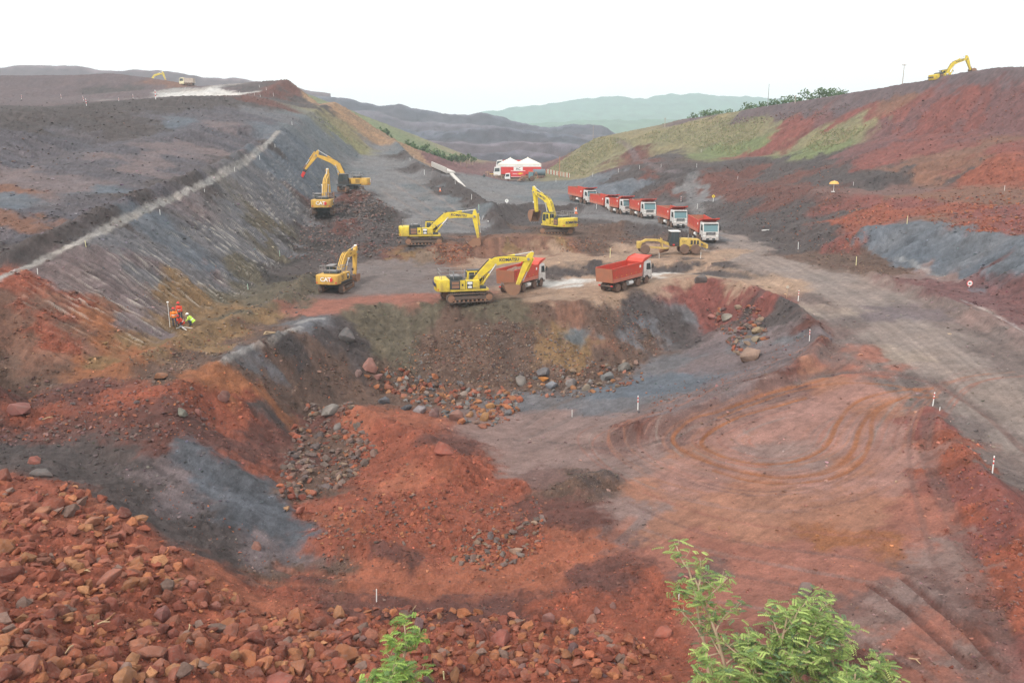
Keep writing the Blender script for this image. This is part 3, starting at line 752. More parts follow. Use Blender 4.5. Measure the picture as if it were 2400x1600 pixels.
# ------------------------------------------------------------------ materials
MATS = {}
def new_mat(name):
    m = bpy.data.materials.new(name); m.use_nodes = True
    return m, m.node_tree.nodes, m.node_tree.links, m.node_tree.nodes['Principled BSDF']
def tex_noise(n, l, vec, scale, detail=4, rough=.6):
    t = n.new('ShaderNodeTexNoise'); t.inputs['Scale'].default_value = scale; t.inputs['Detail'].default_value = detail; t.inputs['Roughness'].default_value = rough
    l.new(vec, t.inputs['Vector']); return t
def map_range(n, l, src, a, b, c, d):
    r = n.new('ShaderNodeMapRange'); l.new(src, r.inputs[0])
    for k, v in zip((1, 2, 3, 4), (a, b, c, d)): r.inputs[k].default_value = v
    return r
def soil_mat(name='soil', rough=.92, bump=.10):
    if name in MATS: return MATS[name]
    m, n, l, b = new_mat(name)
    a = n.new('ShaderNodeAttribute'); a.attribute_name = 'tint'
    tc = n.new('ShaderNodeTexCoord')
    n1 = tex_noise(n, l, tc.outputs['Object'], 1.3, 10, .8); n2 = tex_noise(n, l, tc.outputs['Object'], 9, 5, .75)
    f1 = map_range(n, l, n1.outputs[0], .3, .72, .70, 1.30); f2 = map_range(n, l, n2.outputs[0], .3, .72, .74, 1.28)
    mu = n.new('ShaderNodeMath'); mu.operation = 'MULTIPLY'; l.new(f1.outputs[0], mu.inputs[0]); l.new(f2.outputs[0], mu.inputs[1])
    vm = n.new('ShaderNodeVectorMath'); vm.operation = 'SCALE'; l.new(a.outputs['Color'], vm.inputs[0]); l.new(mu.outputs[0], vm.inputs['Scale'])
    l.new(vm.outputs[0], b.inputs['Base Color'])
    bp = n.new('ShaderNodeBump'); bp.inputs['Strength'].default_value = .6; bp.inputs['Distance'].default_value = bump
    l.new(n2.outputs[0], bp.inputs['Height']); l.new(bp.outputs[0], b.inputs['Normal'])
    b.inputs['Roughness'].default_value = rough
    b.inputs['Specular IOR Level'].default_value = .25
    MATS[name] = m
    return m
def rock_mat():
    if 'rock' in MATS: return MATS['rock']
    m, n, l, b = new_mat('rock')
    oi = n.new('ShaderNodeObjectInfo'); tc = n.new('ShaderNodeTexCoord')
    n1 = tex_noise(n, l, tc.outputs['Object'], 1.6, 7, .68); n2 = tex_noise(n, l, tc.outputs['Object'], 7, 5, .7)
    f1 = map_range(n, l, n1.outputs[0], .3, .72, .62, 1.38)
    vm = n.new('ShaderNodeVectorMath'); vm.operation = 'SCALE'; l.new(oi.outputs['Color'], vm.inputs[0]); l.new(f1.outputs[0], vm.inputs['Scale'])
    mx = n.new('ShaderNodeMix'); mx.data_type = 'RGBA'; mx.inputs[7].default_value = (.16, .11, .095, 1)
    f2 = map_range(n, l, n2.outputs[0], .5, .72, 0, .7); l.new(f2.outputs[0], mx.inputs[0]); l.new(vm.outputs[0], mx.inputs[6])
    l.new(mx.outputs[2], b.inputs['Base Color'])
    bp = n.new('ShaderNodeBump'); bp.inputs['Strength'].default_value = .7; bp.inputs['Distance'].default_value = .08
    l.new(n2.outputs[0], bp.inputs['Height']); l.new(bp.outputs[0], b.inputs['Normal'])
    b.inputs['Roughness'].default_value = .9; b.inputs['Specular IOR Level'].default_value = .3
    MATS['rock'] = m
    return m
def paint(name, rgb, rough=.45, dust=.35, dust_rgb=(.20, .115, .085), metal=0.0, scale=1.4, spec=.5, low=0.0):
    """painted metal with road dust settled on it in patches"""
    if name in MATS: return MATS[name]
    m, n, l, b = new_mat(name)
    tc = n.new('ShaderNodeTexCoord')
    n1 = tex_noise(n, l, tc.outputs['Object'], scale, 6, .66)
    f = map_range(n, l, n1.outputs[0], .38, .75, 0, dust)
    mx = n.new('ShaderNodeMix'); mx.data_type = 'RGBA'
    if low:                                            # mud thrown up by wheels and tracks: thicker towards the ground
        sx = n.new('ShaderNodeSeparateXYZ'); l.new(tc.outputs['Object'], sx.inputs[0])
        g = map_range(n, l, sx.outputs[2], .9, 2.9, low, 0)
        n3 = tex_noise(n, l, tc.outputs['Object'], 3.5, 5, .7); f3 = map_range(n, l, n3.outputs[0], .3, .65, .35, 1.25)
        mm = n.new('ShaderNodeMath'); mm.operation = 'MULTIPLY'; l.new(g.outputs[0], mm.inputs[0]); l.new(f3.outputs[0], mm.inputs[1])
        ad = n.new('ShaderNodeMath'); ad.operation = 'ADD'; ad.use_clamp = True; l.new(mm.outputs[0], ad.inputs[0]); l.new(f.outputs[0], ad.inputs[1])
        l.new(ad.outputs[0], mx.inputs[0])
    else: l.new(f.outputs[0], mx.inputs[0])
    mx.inputs[6].default_value = (*rgb, 1); mx.inputs[7].default_value = (*dust_rgb, 1)
    l.new(mx.outputs[2], b.inputs['Base Color'])
    r = map_range(n, l, n1.outputs[0], .35, .75, rough, min(1, rough + .35)); l.new(r.outputs[0], b.inputs['Roughness'])
    b.inputs['Metallic'].default_value = metal; b.inputs['Specular IOR Level'].default_value = spec
    MATS[name] = m
    return m
def dark_glass(name='window_glass', rgb=(.03, .045, .05)):
    if name in MATS: return MATS[name]
    m, n, l, b = new_mat(name)
    b.inputs['Base Color'].default_value = (*rgb, 1); b.inputs['Roughness'].default_value = .08; b.inputs['Specular IOR Level'].default_value = .8
    MATS[name] = m
    return m
KOM = paint('digger_yellow', (.76, .58, .035), .42, .48, low=.35)
CATY = paint('ochre_yellow', (.68, .40, .055), .45, .48, low=.35)
GRADY = paint('grader_yellow', (.68, .47, .085), .45, .45, low=.35)
TRED = paint('truck_red', (.56, .045, .022), .45, .45, (.30, .13, .09), low=.35)
TPINK = paint('dusty_red', (.50, .15, .10), .6, .55, (.36, .18, .13))
TAILG = paint('muddy_orange', (.36, .13, .07), .8, .8, (.24, .13, .09))
WHITE = paint('white_paint', (.78, .78, .76), .4, .22)
CABW = paint('cab_white', (.76, .76, .74), .4, .30, low=.45)
CREAM = paint('cream_canvas', (.74, .70, .60), .8, .12)
DGREEN = paint('dark_trim', (.035, .05, .055), .5, .3)
BLACK = paint('black_rubber', (.035, .033, .032), .8, .55)
TRACK = paint('track_steel', (.085, .065, .055), .7, .75, (.19, .11, .08))
MUDW = paint('muddy_wheel', (.12, .075, .055), .9, .8, (.22, .125, .09))
RUSTY = paint('worn_steel', (.25, .125, .075), .7, .6, (.32, .19, .12))
CHROME = paint('cylinder_rod', (.62, .62, .62), .25, .15, metal=.8)
GREYM = paint('grey_steel', (.24, .24, .25), .5, .35)
GLASS = dark_glass()
TGLASS = dark_glass('cab_glass', (.10, .20, .22))
NAVY = paint('navy_print', (.03, .035, .10), .5, .1)
WPRINT = paint('white_print', (.82, .82, .80), .5, .1)
BPRINT = paint('black_print', (.03, .03, .03), .5, .1)
RPRINT = paint('red_print', (.62, .03, .025), .5, .15)
ORANGE = paint('orange_plastic', (.80, .16, .03), .5, .2)
YPRINT = paint('yellow_print', (.80, .58, .03), .5, .15)
WOOD = paint('pale_wood', (.42, .30, .17), .85, .35)
LAMP = paint('lamp_lens', (.75, .75, .72), .15, .1)

# ------------------------------------------------------------------ mesh building
class MB:
    """collects shapes; build() links them as one mesh object"""
    def __init__(s): s.v = []; s.f = []
    def add(s, v, f):
        o = len(s.v); s.v += [tuple(p) for p in v]; s.f += [tuple(i + o for i in q) for q in f]; return s
    def box(s, x0, x1, y0, y1, z0, z1):
        return s.add([(x0,y0,z0),(x1,y0,z0),(x1,y1,z0),(x0,y1,z0),(x0,y0,z1),(x1,y0,z1),(x1,y1,z1),(x0,y1,z1)],
                     [(3,2,1,0),(4,5,6,7),(0,1,5,4),(1,2,6,5),(2,3,7,6),(3,0,4,7)])
    def prism(s, prof, y0, y1):                       # profile in xz, swept along y
        n = len(prof)
        return s.add([(x, y0, z) for x, z in prof] + [(x, y1, z) for x, z in prof],
                     [tuple(range(n)), tuple(range(2 * n - 1, n - 1, -1))] + [((i + 1) % n, i, i + n, (i + 1) % n + n) for i in range(n)])
    def plan(s, prof, z0, z1):                        # profile in xy, raised in z
        n = len(prof)
        return s.add([(x, y, z0) for x, y in prof] + [(x, y, z1) for x, y in prof],
                     [tuple(range(n - 1, -1, -1)), tuple(range(n, 2 * n))] + [(i, (i + 1) % n, (i + 1) % n + n, i + n) for i in range(n)])
    def cyl(s, a, b, r, r2=None, n=10):
        a = Vector(a); b = Vector(b); r2 = r if r2 is None else r2
        d = (b - a).normalized(); u = d.orthogonal().normalized(); w = d.cross(u)
        ring = [(math.cos(2 * math.pi * k / n), math.sin(2 * math.pi * k / n)) for k in range(n)]
        v = [a + (u * c + w * q) * r for c, q in ring] + [b + (u * c + w * q) * r2 for c, q in ring]
        return s.add(v, [tuple(range(n - 1, -1, -1)), tuple(range(n, 2 * n))] + [(i, (i + 1) % n, (i + 1) % n + n, i + n) for i in range(n)])
    def tube(s, pts, r, n=6):
        for a, b in zip(pts[:-1], pts[1:]): s.cyl(a, b, r, n=n)
        return s
    def bar(s, a, b, w, h, up=(0, 0, 1)):             # rectangular bar from a to b
        a = Vector(a); b = Vector(b); d = (b - a).normalized(); side = d.cross(Vector(up))
        side = side.normalized() if side.length > 1e-4 else Vector((1, 0, 0)); t = side.cross(d).normalized()
        v = [p + side * i * w / 2 + t * j * h / 2 for p in (a, b) for i, j in ((-1, -1), (1, -1), (1, 1), (-1, 1))]
        return s.add(v, [(3,2,1,0),(4,5,6,7),(0,1,5,4),(1,2,6,5),(2,3,7,6),(3,0,4,7)])
    def lathe(s, prof, n=16, axis='z', c=(0, 0, 0)):  # (radius, height) profile
        v = []
        for r, h in prof:
            for k in range(n):
                q = 2 * math.pi * k / n; x, y = r * math.cos(q), r * math.sin(q)
                p = (x, y, h) if axis == 'z' else (x, h, y) if axis == 'y' else (h, x, y)
                v.append((p[0] + c[0], p[1] + c[1], p[2] + c[2]))
        f = []
        for i in range(len(prof) - 1):
            for k in range(n):
                f.append((i * n + k, i * n + (k + 1) % n, (i + 1) * n + (k + 1) % n, (i + 1) * n + k))
        f.append(tuple(range(n - 1, -1, -1))); f.append(tuple((len(prof) - 1) * n + k for k in range(n)))
        return s.add(v, f)
    def build(s, name, mat, parent=None, M=None, bevel=0, smooth=False, segs=2):
        bm = bmesh.new()
        vs = [bm.verts.new(p) for p in s.v]
        for q in s.f:
            try: bm.faces.new([vs[i] for i in q])
            except ValueError: pass
        if M is not None: bmesh.ops.transform(bm, matrix=M, verts=bm.verts)
        bmesh.ops.recalc_face_normals(bm, faces=bm.faces)
        if bevel:
            bmesh.ops.bevel(bm, geom=[e for e in bm.edges if e.is_manifold and e.calc_face_angle(0) > .5], offset=bevel, segments=segs, affect='EDGES', profile=.6, clamp_overlap=True)
        me = bpy.data.meshes.new(name); bm.to_mesh(me); bm.free()
        if smooth:
            me.polygons.foreach_set('use_smooth', np.ones(len(me.polygons), bool))
            try: me.set_sharp_from_angle(angle=math.radians(40))
            except Exception: pass
        me.materials.append(mat)
        o = bpy.data.objects.new(name, me); COL.objects.link(o)
        if parent is not None: o.parent = parent
        return o
def tag(o, label, category, group=None, kind=None):
    if label: o['label'] = label
    if category: o['category'] = category
    if group: o['group'] = group
    if kind: o['kind'] = kind
    return o
def thing(name, label, category, loc=(0, 0, 0), rot=(0, 0, 0), group=None, scale=1.0):
    o = bpy.data.objects.new(name, None); COL.objects.link(o)
    o.empty_display_size = .3
    o.location = loc; o.rotation_euler = rot; o.scale = (scale,) * 3
    return tag(o, label, category, group)
def copy_tree(o, parent=None):
    c = o.copy(); COL.objects.link(c)
    if parent is not None: c.parent = parent
    for ch in list(o.children): copy_tree(ch, c)
    return c
def lettering(text, size, M, mat, parent, extrude=.012, bold=.0, name='lettering', shear=0.0):
    cu = bpy.data.curves.new(name, 'FONT'); cu.body = text; cu.size = size; cu.align_x = 'CENTER'; cu.align_y = 'CENTER'
    cu.extrude = extrude; cu.offset = bold; cu.resolution_u = 2; cu.shear = shear
    tmp = bpy.data.objects.new('tmp_text', cu); COL.objects.link(tmp)
    bpy.context.view_layer.update()
    me = bpy.data.meshes.new_from_object(tmp.evaluated_get(bpy.context.evaluated_depsgraph_get()))
    bpy.data.objects.remove(tmp)
    me.transform(M); me.materials.clear(); me.materials.append(mat); me.name = name
    o = bpy.data.objects.new(name, me); COL.objects.link(o); o.parent = parent
    return o
def frame(o, x, y):
    """matrix with given origin and x, y axes (text plane)"""
    x = Vector(x).normalized(); y = Vector(y).normalized(); z = x.cross(y)
    return Matrix(((x.x, y.x, z.x, o[0]), (x.y, y.y, z.y, o[1]), (x.z, y.z, z.z, o[2]), (0, 0, 0, 1)))
def spot(u, v):
    """ground point seen along a sight line, as a world location"""
    d = ray(u, v)
    t = np.geomspace(14, 540, 1400)
    k = np.argmax(d[2] * t < base_h(d[0] * t, d[1] * t))
    tt = np.linspace(t[max(k - 12, 0)], t[min(k + 8, len(t) - 1)], 160)
    below = d[2] * tt < ground(d[0] * tt, d[1] * tt)
    q = tt[int(np.argmax(below))] if below.any() else t[k]
    x, y = d[0] * q, d[1] * q
    return Vector((x, y, ground_z(x, y)))
def ground_at(x, y): return Vector((x, y, ground_z(x, y)))
# ------------------------------------------------------------------ the ground, split into the pieces of the place
def in_poly(x, y, poly):
    c = np.zeros(x.shape, bool)
    n = len(poly)
    for k in range(n):
        x0, y0 = poly[k]; x1, y1 = poly[(k + 1) % n]
        if y0 == y1: continue
        m = ((y0 > y) != (y1 > y)) & (x < (x1 - x0) * (y - y0) / (y1 - y0) + x0)
        c ^= m
    return c
def poly_on_ground(uv): return [hit_base(u, v) for u, v in uv]
fx = co[quads, 0].mean(1); fy = co[quads, 1].mean(1)
part_id = np.zeros(len(quads), int)
ROAD = poly_on_ground([(1440,490),(1560,512),(1660,530),(1750,551),(1850,584),(1960,626),(2080,669),(2200,719),(2352,806),(2500,900),(2450,1245),(2352,1138),(2230,998),(2165,925),
                       (2080,850),(2000,775),(1900,705),(1800,650),(1720,620),(1690,600),(1640,562),(1560,540),(1430,505)])
PAD = poly_on_ground([(1950,800),(2040,860),(2110,950),(2140,1040),(2190,1150),(2250,1300),(2310,1450),(2340,1568),(1700,1568),(1640,1420),(1520,1290),(1380,1200),(1240,1150),(1180,1030),(1250,960),
                      (1420,1015),(1520,995),(1640,955),(1780,895),(1890,842)])
BENCH = poly_on_ground([(700,715),(900,697),(1250,694),(1400,674),(1560,641),(1690,620),(1620,627),(1400,633),(1240,647),(1100,600),(960,606),(840,610),(720,690)])
part_id[in_poly(fx, fy, ROAD)] = 1
part_id[in_poly(fx, fy, PAD)] = 2
part_id[in_poly(fx, fy, BENCH)] = 3
part_id[(fx > 44) & (fy > 60) & (part_id == 0)] = 4
part_id[(fx < np.interp(fy, [50, 64, 100, 150, 200, 245], [-33, -31, -30, -33, -36, -40])) & (fy > 48) & (part_id == 0)] = 5
full = fast_mesh('whole', co, quads)
nrm = np.empty(len(co) * 3, np.float32); full.vertex_normals.foreach_get('vector', nrm); nrm = nrm.reshape(-1, 3)
bpy.data.meshes.remove(full)
SOIL = soil_mat()
for k, nm in enumerate(('pit_terrain', 'haul_road', 'dirt_ground', 'bench_floor', 'right_hill', 'left_hill')):
    q = quads[part_id == k]
    used, inv = np.unique(q, return_inverse=True)
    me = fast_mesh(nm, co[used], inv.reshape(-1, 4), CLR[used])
    me.normals_split_custom_set_from_vertices(nrm[used])
    me.materials.append(SOIL)
    o = bpy.data.objects.new(nm, me); o['kind'] = 'structure'; COL.objects.link(o)
# ------------------------------------------------------------------ rocks
def hull_rock(seed, n=24, aspect=(1, .8, .62), cut=3):
    """angular broken rock: hull of random points with a few flat breaks"""
    rg = np.random.default_rng(seed)
    p = rg.normal(size=(n, 3)); p /= np.linalg.norm(p, axis=1)[:, None]
    p *= rg.uniform(.82, 1.0, (n, 1))
    for _ in range(cut):
        d = rg.normal(size=3); d /= np.linalg.norm(d); lim = rg.uniform(.45, .75)
        over = p @ d - lim
        p -= np.where(over > 0, over, 0)[:, None] * d
    p *= np.array(aspect) * rg.uniform(.85, 1.15, 3) * .5
    bm = bmesh.new()
    for q in p: bm.verts.new(q)
    r = bmesh.ops.convex_hull(bm, input=bm.verts)
    bmesh.ops.delete(bm, geom=[e for e in bm.verts if not e.link_faces], context='VERTS')
    bmesh.ops.triangulate(bm, faces=bm.faces)
    bmesh.ops.recalc_face_normals(bm, faces=bm.faces)
    return bm
def rock_mesh(seed, aspect, fine=True):
    bm = hull_rock(seed, 26, aspect, 5)
    if fine:
        bmesh.ops.dissolve_limit(bm, angle_limit=.12, verts=bm.verts, edges=bm.edges)
        bmesh.ops.bevel(bm, geom=list(bm.edges), offset=.045, segments=2, affect='EDGES', profile=.5, clamp_overlap=True)
        bmesh.ops.triangulate(bm, faces=bm.faces)
        bmesh.ops.subdivide_edges(bm, edges=[e for e in bm.edges if e.calc_length() > .22], cuts=1)
        bmesh.ops.triangulate(bm, faces=bm.faces)
        c = np.array([v.co[:] for v in bm.verts])
        k = .03 * noise2(c[:, 0] * 5 + seed, c[:, 1] * 5 + c[:, 2] * 4) + .05 * noise2(c[:, 0] * 2.2 + c[:, 2], c[:, 1] * 2.2 - seed)
        for v, q in zip(bm.verts, k): v.co += v.co.normalized() * q
    me = bpy.data.meshes.new('rock'); bm.to_mesh(me); bm.free()
    me.polygons.foreach_set('use_smooth', np.ones(len(me.polygons), bool))
    try: me.set_sharp_from_angle(angle=math.radians(28))
    except Exception: pass
    me.materials.append(rock_mat())
    return me
ROCKS = [rock_mesh(100 + k, a) for k, a in enumerate([(1, .8, .62), (1, .7, .7), (1, .9, .5), (1, .55, .45), (1, .85, .8), (1, .62, .4), (1, .9, .72), (1, .75, .55), (1, .5, .5), (1, .8, .45), (1, .95, .6), (1, .68, .66)])]
LOW = []
for k in range(10):
    bm = hull_rock(300 + k, 15, [(1, .8, .62), (1, .6, .5), (1, .9, .6), (1, .7, .4)][k % 4], 2)
    bm.verts.ensure_lookup_table(); bm.verts.index_update()
    LOW.append((np.array([v.co[:] for v in bm.verts]), np.array([[v.index for v in f.verts] for f in bm.faces]))); bm.free()

RC = {  # rock tones, photo values
 'red': [(182, 108, 80), (164, 93, 72), (190, 122, 86), (150, 86, 71), (172, 108, 88)],
 'warm': [(186, 124, 88), (170, 112, 92), (192, 136, 98), (160, 100, 84), (150, 120, 108)],
 'dark': [(132, 112, 106), (118, 104, 102), (144, 116, 106), (126, 108, 100), (150, 122, 112)],
 'grey': [(136, 132, 130), (150, 144, 140), (124, 120, 122), (158, 140, 130)],
 'tan': [(156, 132, 112), (140, 116, 100), (166, 138, 118), (134, 118, 110)],
 'ore': [(112, 106, 108), (126, 116, 114), (104, 96, 96), (136, 122, 118)],
 'purple': [(146, 110, 108), (132, 100, 100), (156, 118, 112)],
}
def tone(name, rg): 
    c = lin(RC[name][rg.integers(len(RC[name]))]) * .55 * rg.uniform(.68, 1.25)
    return np.clip(c, 0, .8)

# scatter regions: outline in sight-line coordinates, count, size range (m), tones
REG = [
 ('nearbig', [(0,1085),(180,1115),(330,1205),(500,1335),(600,1415),(760,1430),(880,1568),(0,1568)], 120, .6, 1.35, ('red', 'warm', 'red')),
 ('frontbig', [(620,1430),(900,1420),(1300,1440),(1460,1490),(1520,1568),(700,1568)], 60, .4, .95, ('red', 'red', 'purple')),
 ('toebig', [(840,845),(920,860),(1050,895),(1190,905),(1190,950),(1120,975),(1040,960),(920,905)], 60, .6, 1.2, ('warm', 'red', 'warm', 'grey')),
 ('near', [(0,1085),(180,1115),(330,1205),(500,1335),(600,1415),(760,1430),(880,1568),(0,1568)], 1500, .10, 1.0, ('red', 'red', 'warm', 'red')),
 ('front', [(600,1405),(900,1395),(1300,1420),(1480,1480),(1540,1568),(700,1568)], 1400, .08, .85, ('red', 'red', 'warm', 'red')),
 ('fan', [(690,935),(800,925),(870,1040),(800,1110),(720,1140),(640,1150),(650,1060)], 620, .22, .95, ('dark', 'dark', 'tan', 'red')),
 ('toe', [(830,835),(920,850),(1050,885),(1190,900),(1200,955),(1120,985),(1040,970),(920,915),(850,890)], 520, .25, 1.1, ('warm', 'red', 'warm', 'grey')),
 ('scree', [(960,770),(1160,740),(1260,760),(1400,850),(1300,885),(1000,890),(880,850)], 2400, .11, .42, ('tan', 'tan', 'dark', 'grey', 'warm')),
 ('row', [(1150,870),(1280,850),(1470,830),(1480,875),(1400,905),(1320,915),(1200,910)], 260, .28, 1.0, ('grey', 'warm', 'dark', 'tan')),
 ('corner', [(1620,715),(1740,700),(1765,775),(1700,835),(1660,770)], 260, .28, 1.1, ('red', 'purple', 'tan', 'dark')),
 ('screeb', [(1360,690),(1430,690),(1560,785),(1470,835),(1400,800)], 420, .10, .32, ('tan', 'red', 'dark')),
 ('mid', [(700,1180),(900,1130),(1240,1140),(1260,1250),(1130,1320),(960,1250),(750,1300)], 1300, .08, .42, ('red', 'warm', 'red', 'dark')),
 ('cluster', [(1150,1190),(1250,1190),(1240,1270),(1130,1310),(1040,1290),(1060,1250)], 170, .22, .7, ('red', 'tan', 'dark')),
 ('mound', [(0,900),(330,860),(470,900),(540,1000),(400,1010),(0,1020)], 900, .10, .45, ('red', 'purple', 'dark')),
 ('lip', [(300,1060),(700,1280),(600,1330),(250,1130)], 150, .07, .3, ('red', 'dark')),
 ('ochre', [(280,850),(480,770),(620,720),(560,790),(440,850),(360,890)], 520, .09, .34, ('warm', 'tan', 'tan')),
 ('ditch', [(560,740),(640,680),(720,600),(750,640),(680,720)], 420, .10, .35, ('dark', 'tan', 'ore')),
 ('blast', [(650,590),(720,480),(840,450),(900,480),(950,555),(860,590),(760,610)], 2300, .16, .75, ('ore', 'ore', 'dark', 'purple')),
 ('blastb', [(780,480),(850,455),(880,500),(830,530)], 350, .3, 1.0, ('ore', 'dark')),
 ('dig', [(980,575),(1080,560),(1090,600),(1000,610)], 420, .15, .5, ('warm', 'red')),
 ('digb', [(1300,550),(1450,545),(1400,580),(1280,580)], 420, .12, .4, ('warm', 'dark')),
 ('heap', [(1275,1140),(1310,1095),(1360,1078),(1410,1095),(1420,1130),(1370,1155)], 500, .05, .13, ('dark', 'tan')),
 ('right', [(2100,455),(2352,440),(2352,545),(2150,520)], 700, .15, .75, ('red', 'red', 'purple')),
 ('band', [(1900,275),(2150,240),(2352,200),(2352,330),(2050,330)], 700, .12, .5, ('purple', 'purple', 'red')),
 ('crest', [(1600,275),(1780,262),(1960,240),(1900,270),(1650,290)], 300, .25, .8, ('purple', 'dark')),
 ('slope', [(1640,400),(1900,380),(2000,500),(1950,600),(1800,540),(1660,500)], 900, .14, .55, ('dark', 'purple', 'red')),
 ('foot', [(1750,545),(1900,570),(2080,640),(2050,660),(1850,590)], 350, .1, .35, ('dark', 'tan')),
 ('bench', [(1880,460),(2050,455),(2080,500),(1960,540)], 250, .15, .5, ('red', 'warm')),
 ('upper', [(0,300),(300,260),(600,260),(560,290),(300,340),(0,420)], 140, .15, .6, ('ore', 'dark')),
 ('heaps', [(820,940),(1060,1080),(1100,1140),(700,1160),(740,1040)], 420, .07, .26, ('red', 'warm')),
 ('berm', [(2140,960),(2352,1200),(2352,1450),(2280,1380),(2180,1120)], 350, .07, .3, ('red', 'purple')),
 ('inner', [(1480,900),(1700,840),(1850,760),(1870,810),(1700,890),(1500,960)], 350, .07, .28, ('red', 'dark')),
 ('track', [(650,1310),(1400,1220),(1500,1300),(1300,1400),(700,1400)], 420, .05, .2, ('red', 'dark')),
 ('pad', [(1300,1050),(2100,900),(2200,1500),(1700,1560),(1400,1200)], 260, .04, .11, ('red', 'tan')),
 ('padlow', [(1560,1330),(1700,1430),(2100,1500),(2300,1560),(1600,1568)], 160, .06, .26, ('red', 'purple')),
 ('spur', [(560,840),(740,740),(830,880),(700,950),(600,900)], 200, .08, .3, ('dark', 'red')),
 ('wall', [(20,720),(450,640),(600,520),(640,600),(450,720),(100,870)], 350, .06, .2, ('tan', 'red')),
]
GROUPS = {
 'nearbig': ('', 'rocks of the lower left rubble slope'), 'frontbig': ('', 'rocks of the lower middle rubble'), 'toebig': ('', 'blocks at the foot of the pit wall'),
 'near': ('rust-red broken rock in the rubble slope at the lower left corner', 'rocks of the lower left rubble slope'),
 'front': ('rust-red rock in the rubble strip along the lower middle edge', 'rocks of the lower middle rubble'),
 'fan': ('rounded brown rock in the stone fan left of the red heap', 'rocks of the stone fan'),
 'toe': ('orange-red block in the rock pile at the foot of the pit wall', 'blocks at the foot of the pit wall'),
 'row': ('pale grey-brown stone in the row along the pit floor edge', 'stones along the pit floor edge'),
 'corner': ('reddish block in the rock pile at the right end of the pit', 'blocks at the right end of the pit'),
 'blastb': ('dark ore block in the heap beside the hammer excavator', 'ore blocks beside the hammer excavator'),
 'cluster': ('red-brown stone in the cluster below the red heap', 'stones in the cluster below the red heap'),
}
rg = np.random.default_rng(21)
all_r = []
for name, poly, count, s0, s1, tones in REG:
    pu = np.array([p[0] for p in poly]); pv = np.array([p[1] for p in poly])
    got = 0; tries = 0
    while got < count and tries < 40:
        tries += 1
        u = rg.uniform(pu.min(), pu.max(), 3 * count); v = rg.uniform(pv.min(), pv.max(), 3 * count)
        m = in_poly(u, v, poly)
        clump = noise2(u / 55 + 3 * len(name), v / 42) + .5 * noise2(u / 22, v / 18)
        m &= clump > rg.uniform(-.75, .45, len(u))
        u, v = u[m][:count - got], v[m][:count - got]
        for x, y in zip(*hit_many(u, v)):
            sz = s0 + (s1 - s0) * rg.uniform() ** (2.2 if name in ('near', 'front', 'fan', 'toe', 'row', 'corner') else 2.5)
            if name in ('near', 'front') and rg.uniform() < .06: sz *= 1.45
            all_r.append((name, x, y, sz, tone(tones[rg.integers(len(tones))], rg)))
            got += 1
rx = np.array([r[1] for r in all_r]); ry = np.array([r[2] for r in all_r]); rs = np.array([r[3] for r in all_r])
rz = ground(rx, ry) + CAM_Z
px_size = rs / np.hypot(rx, ry)

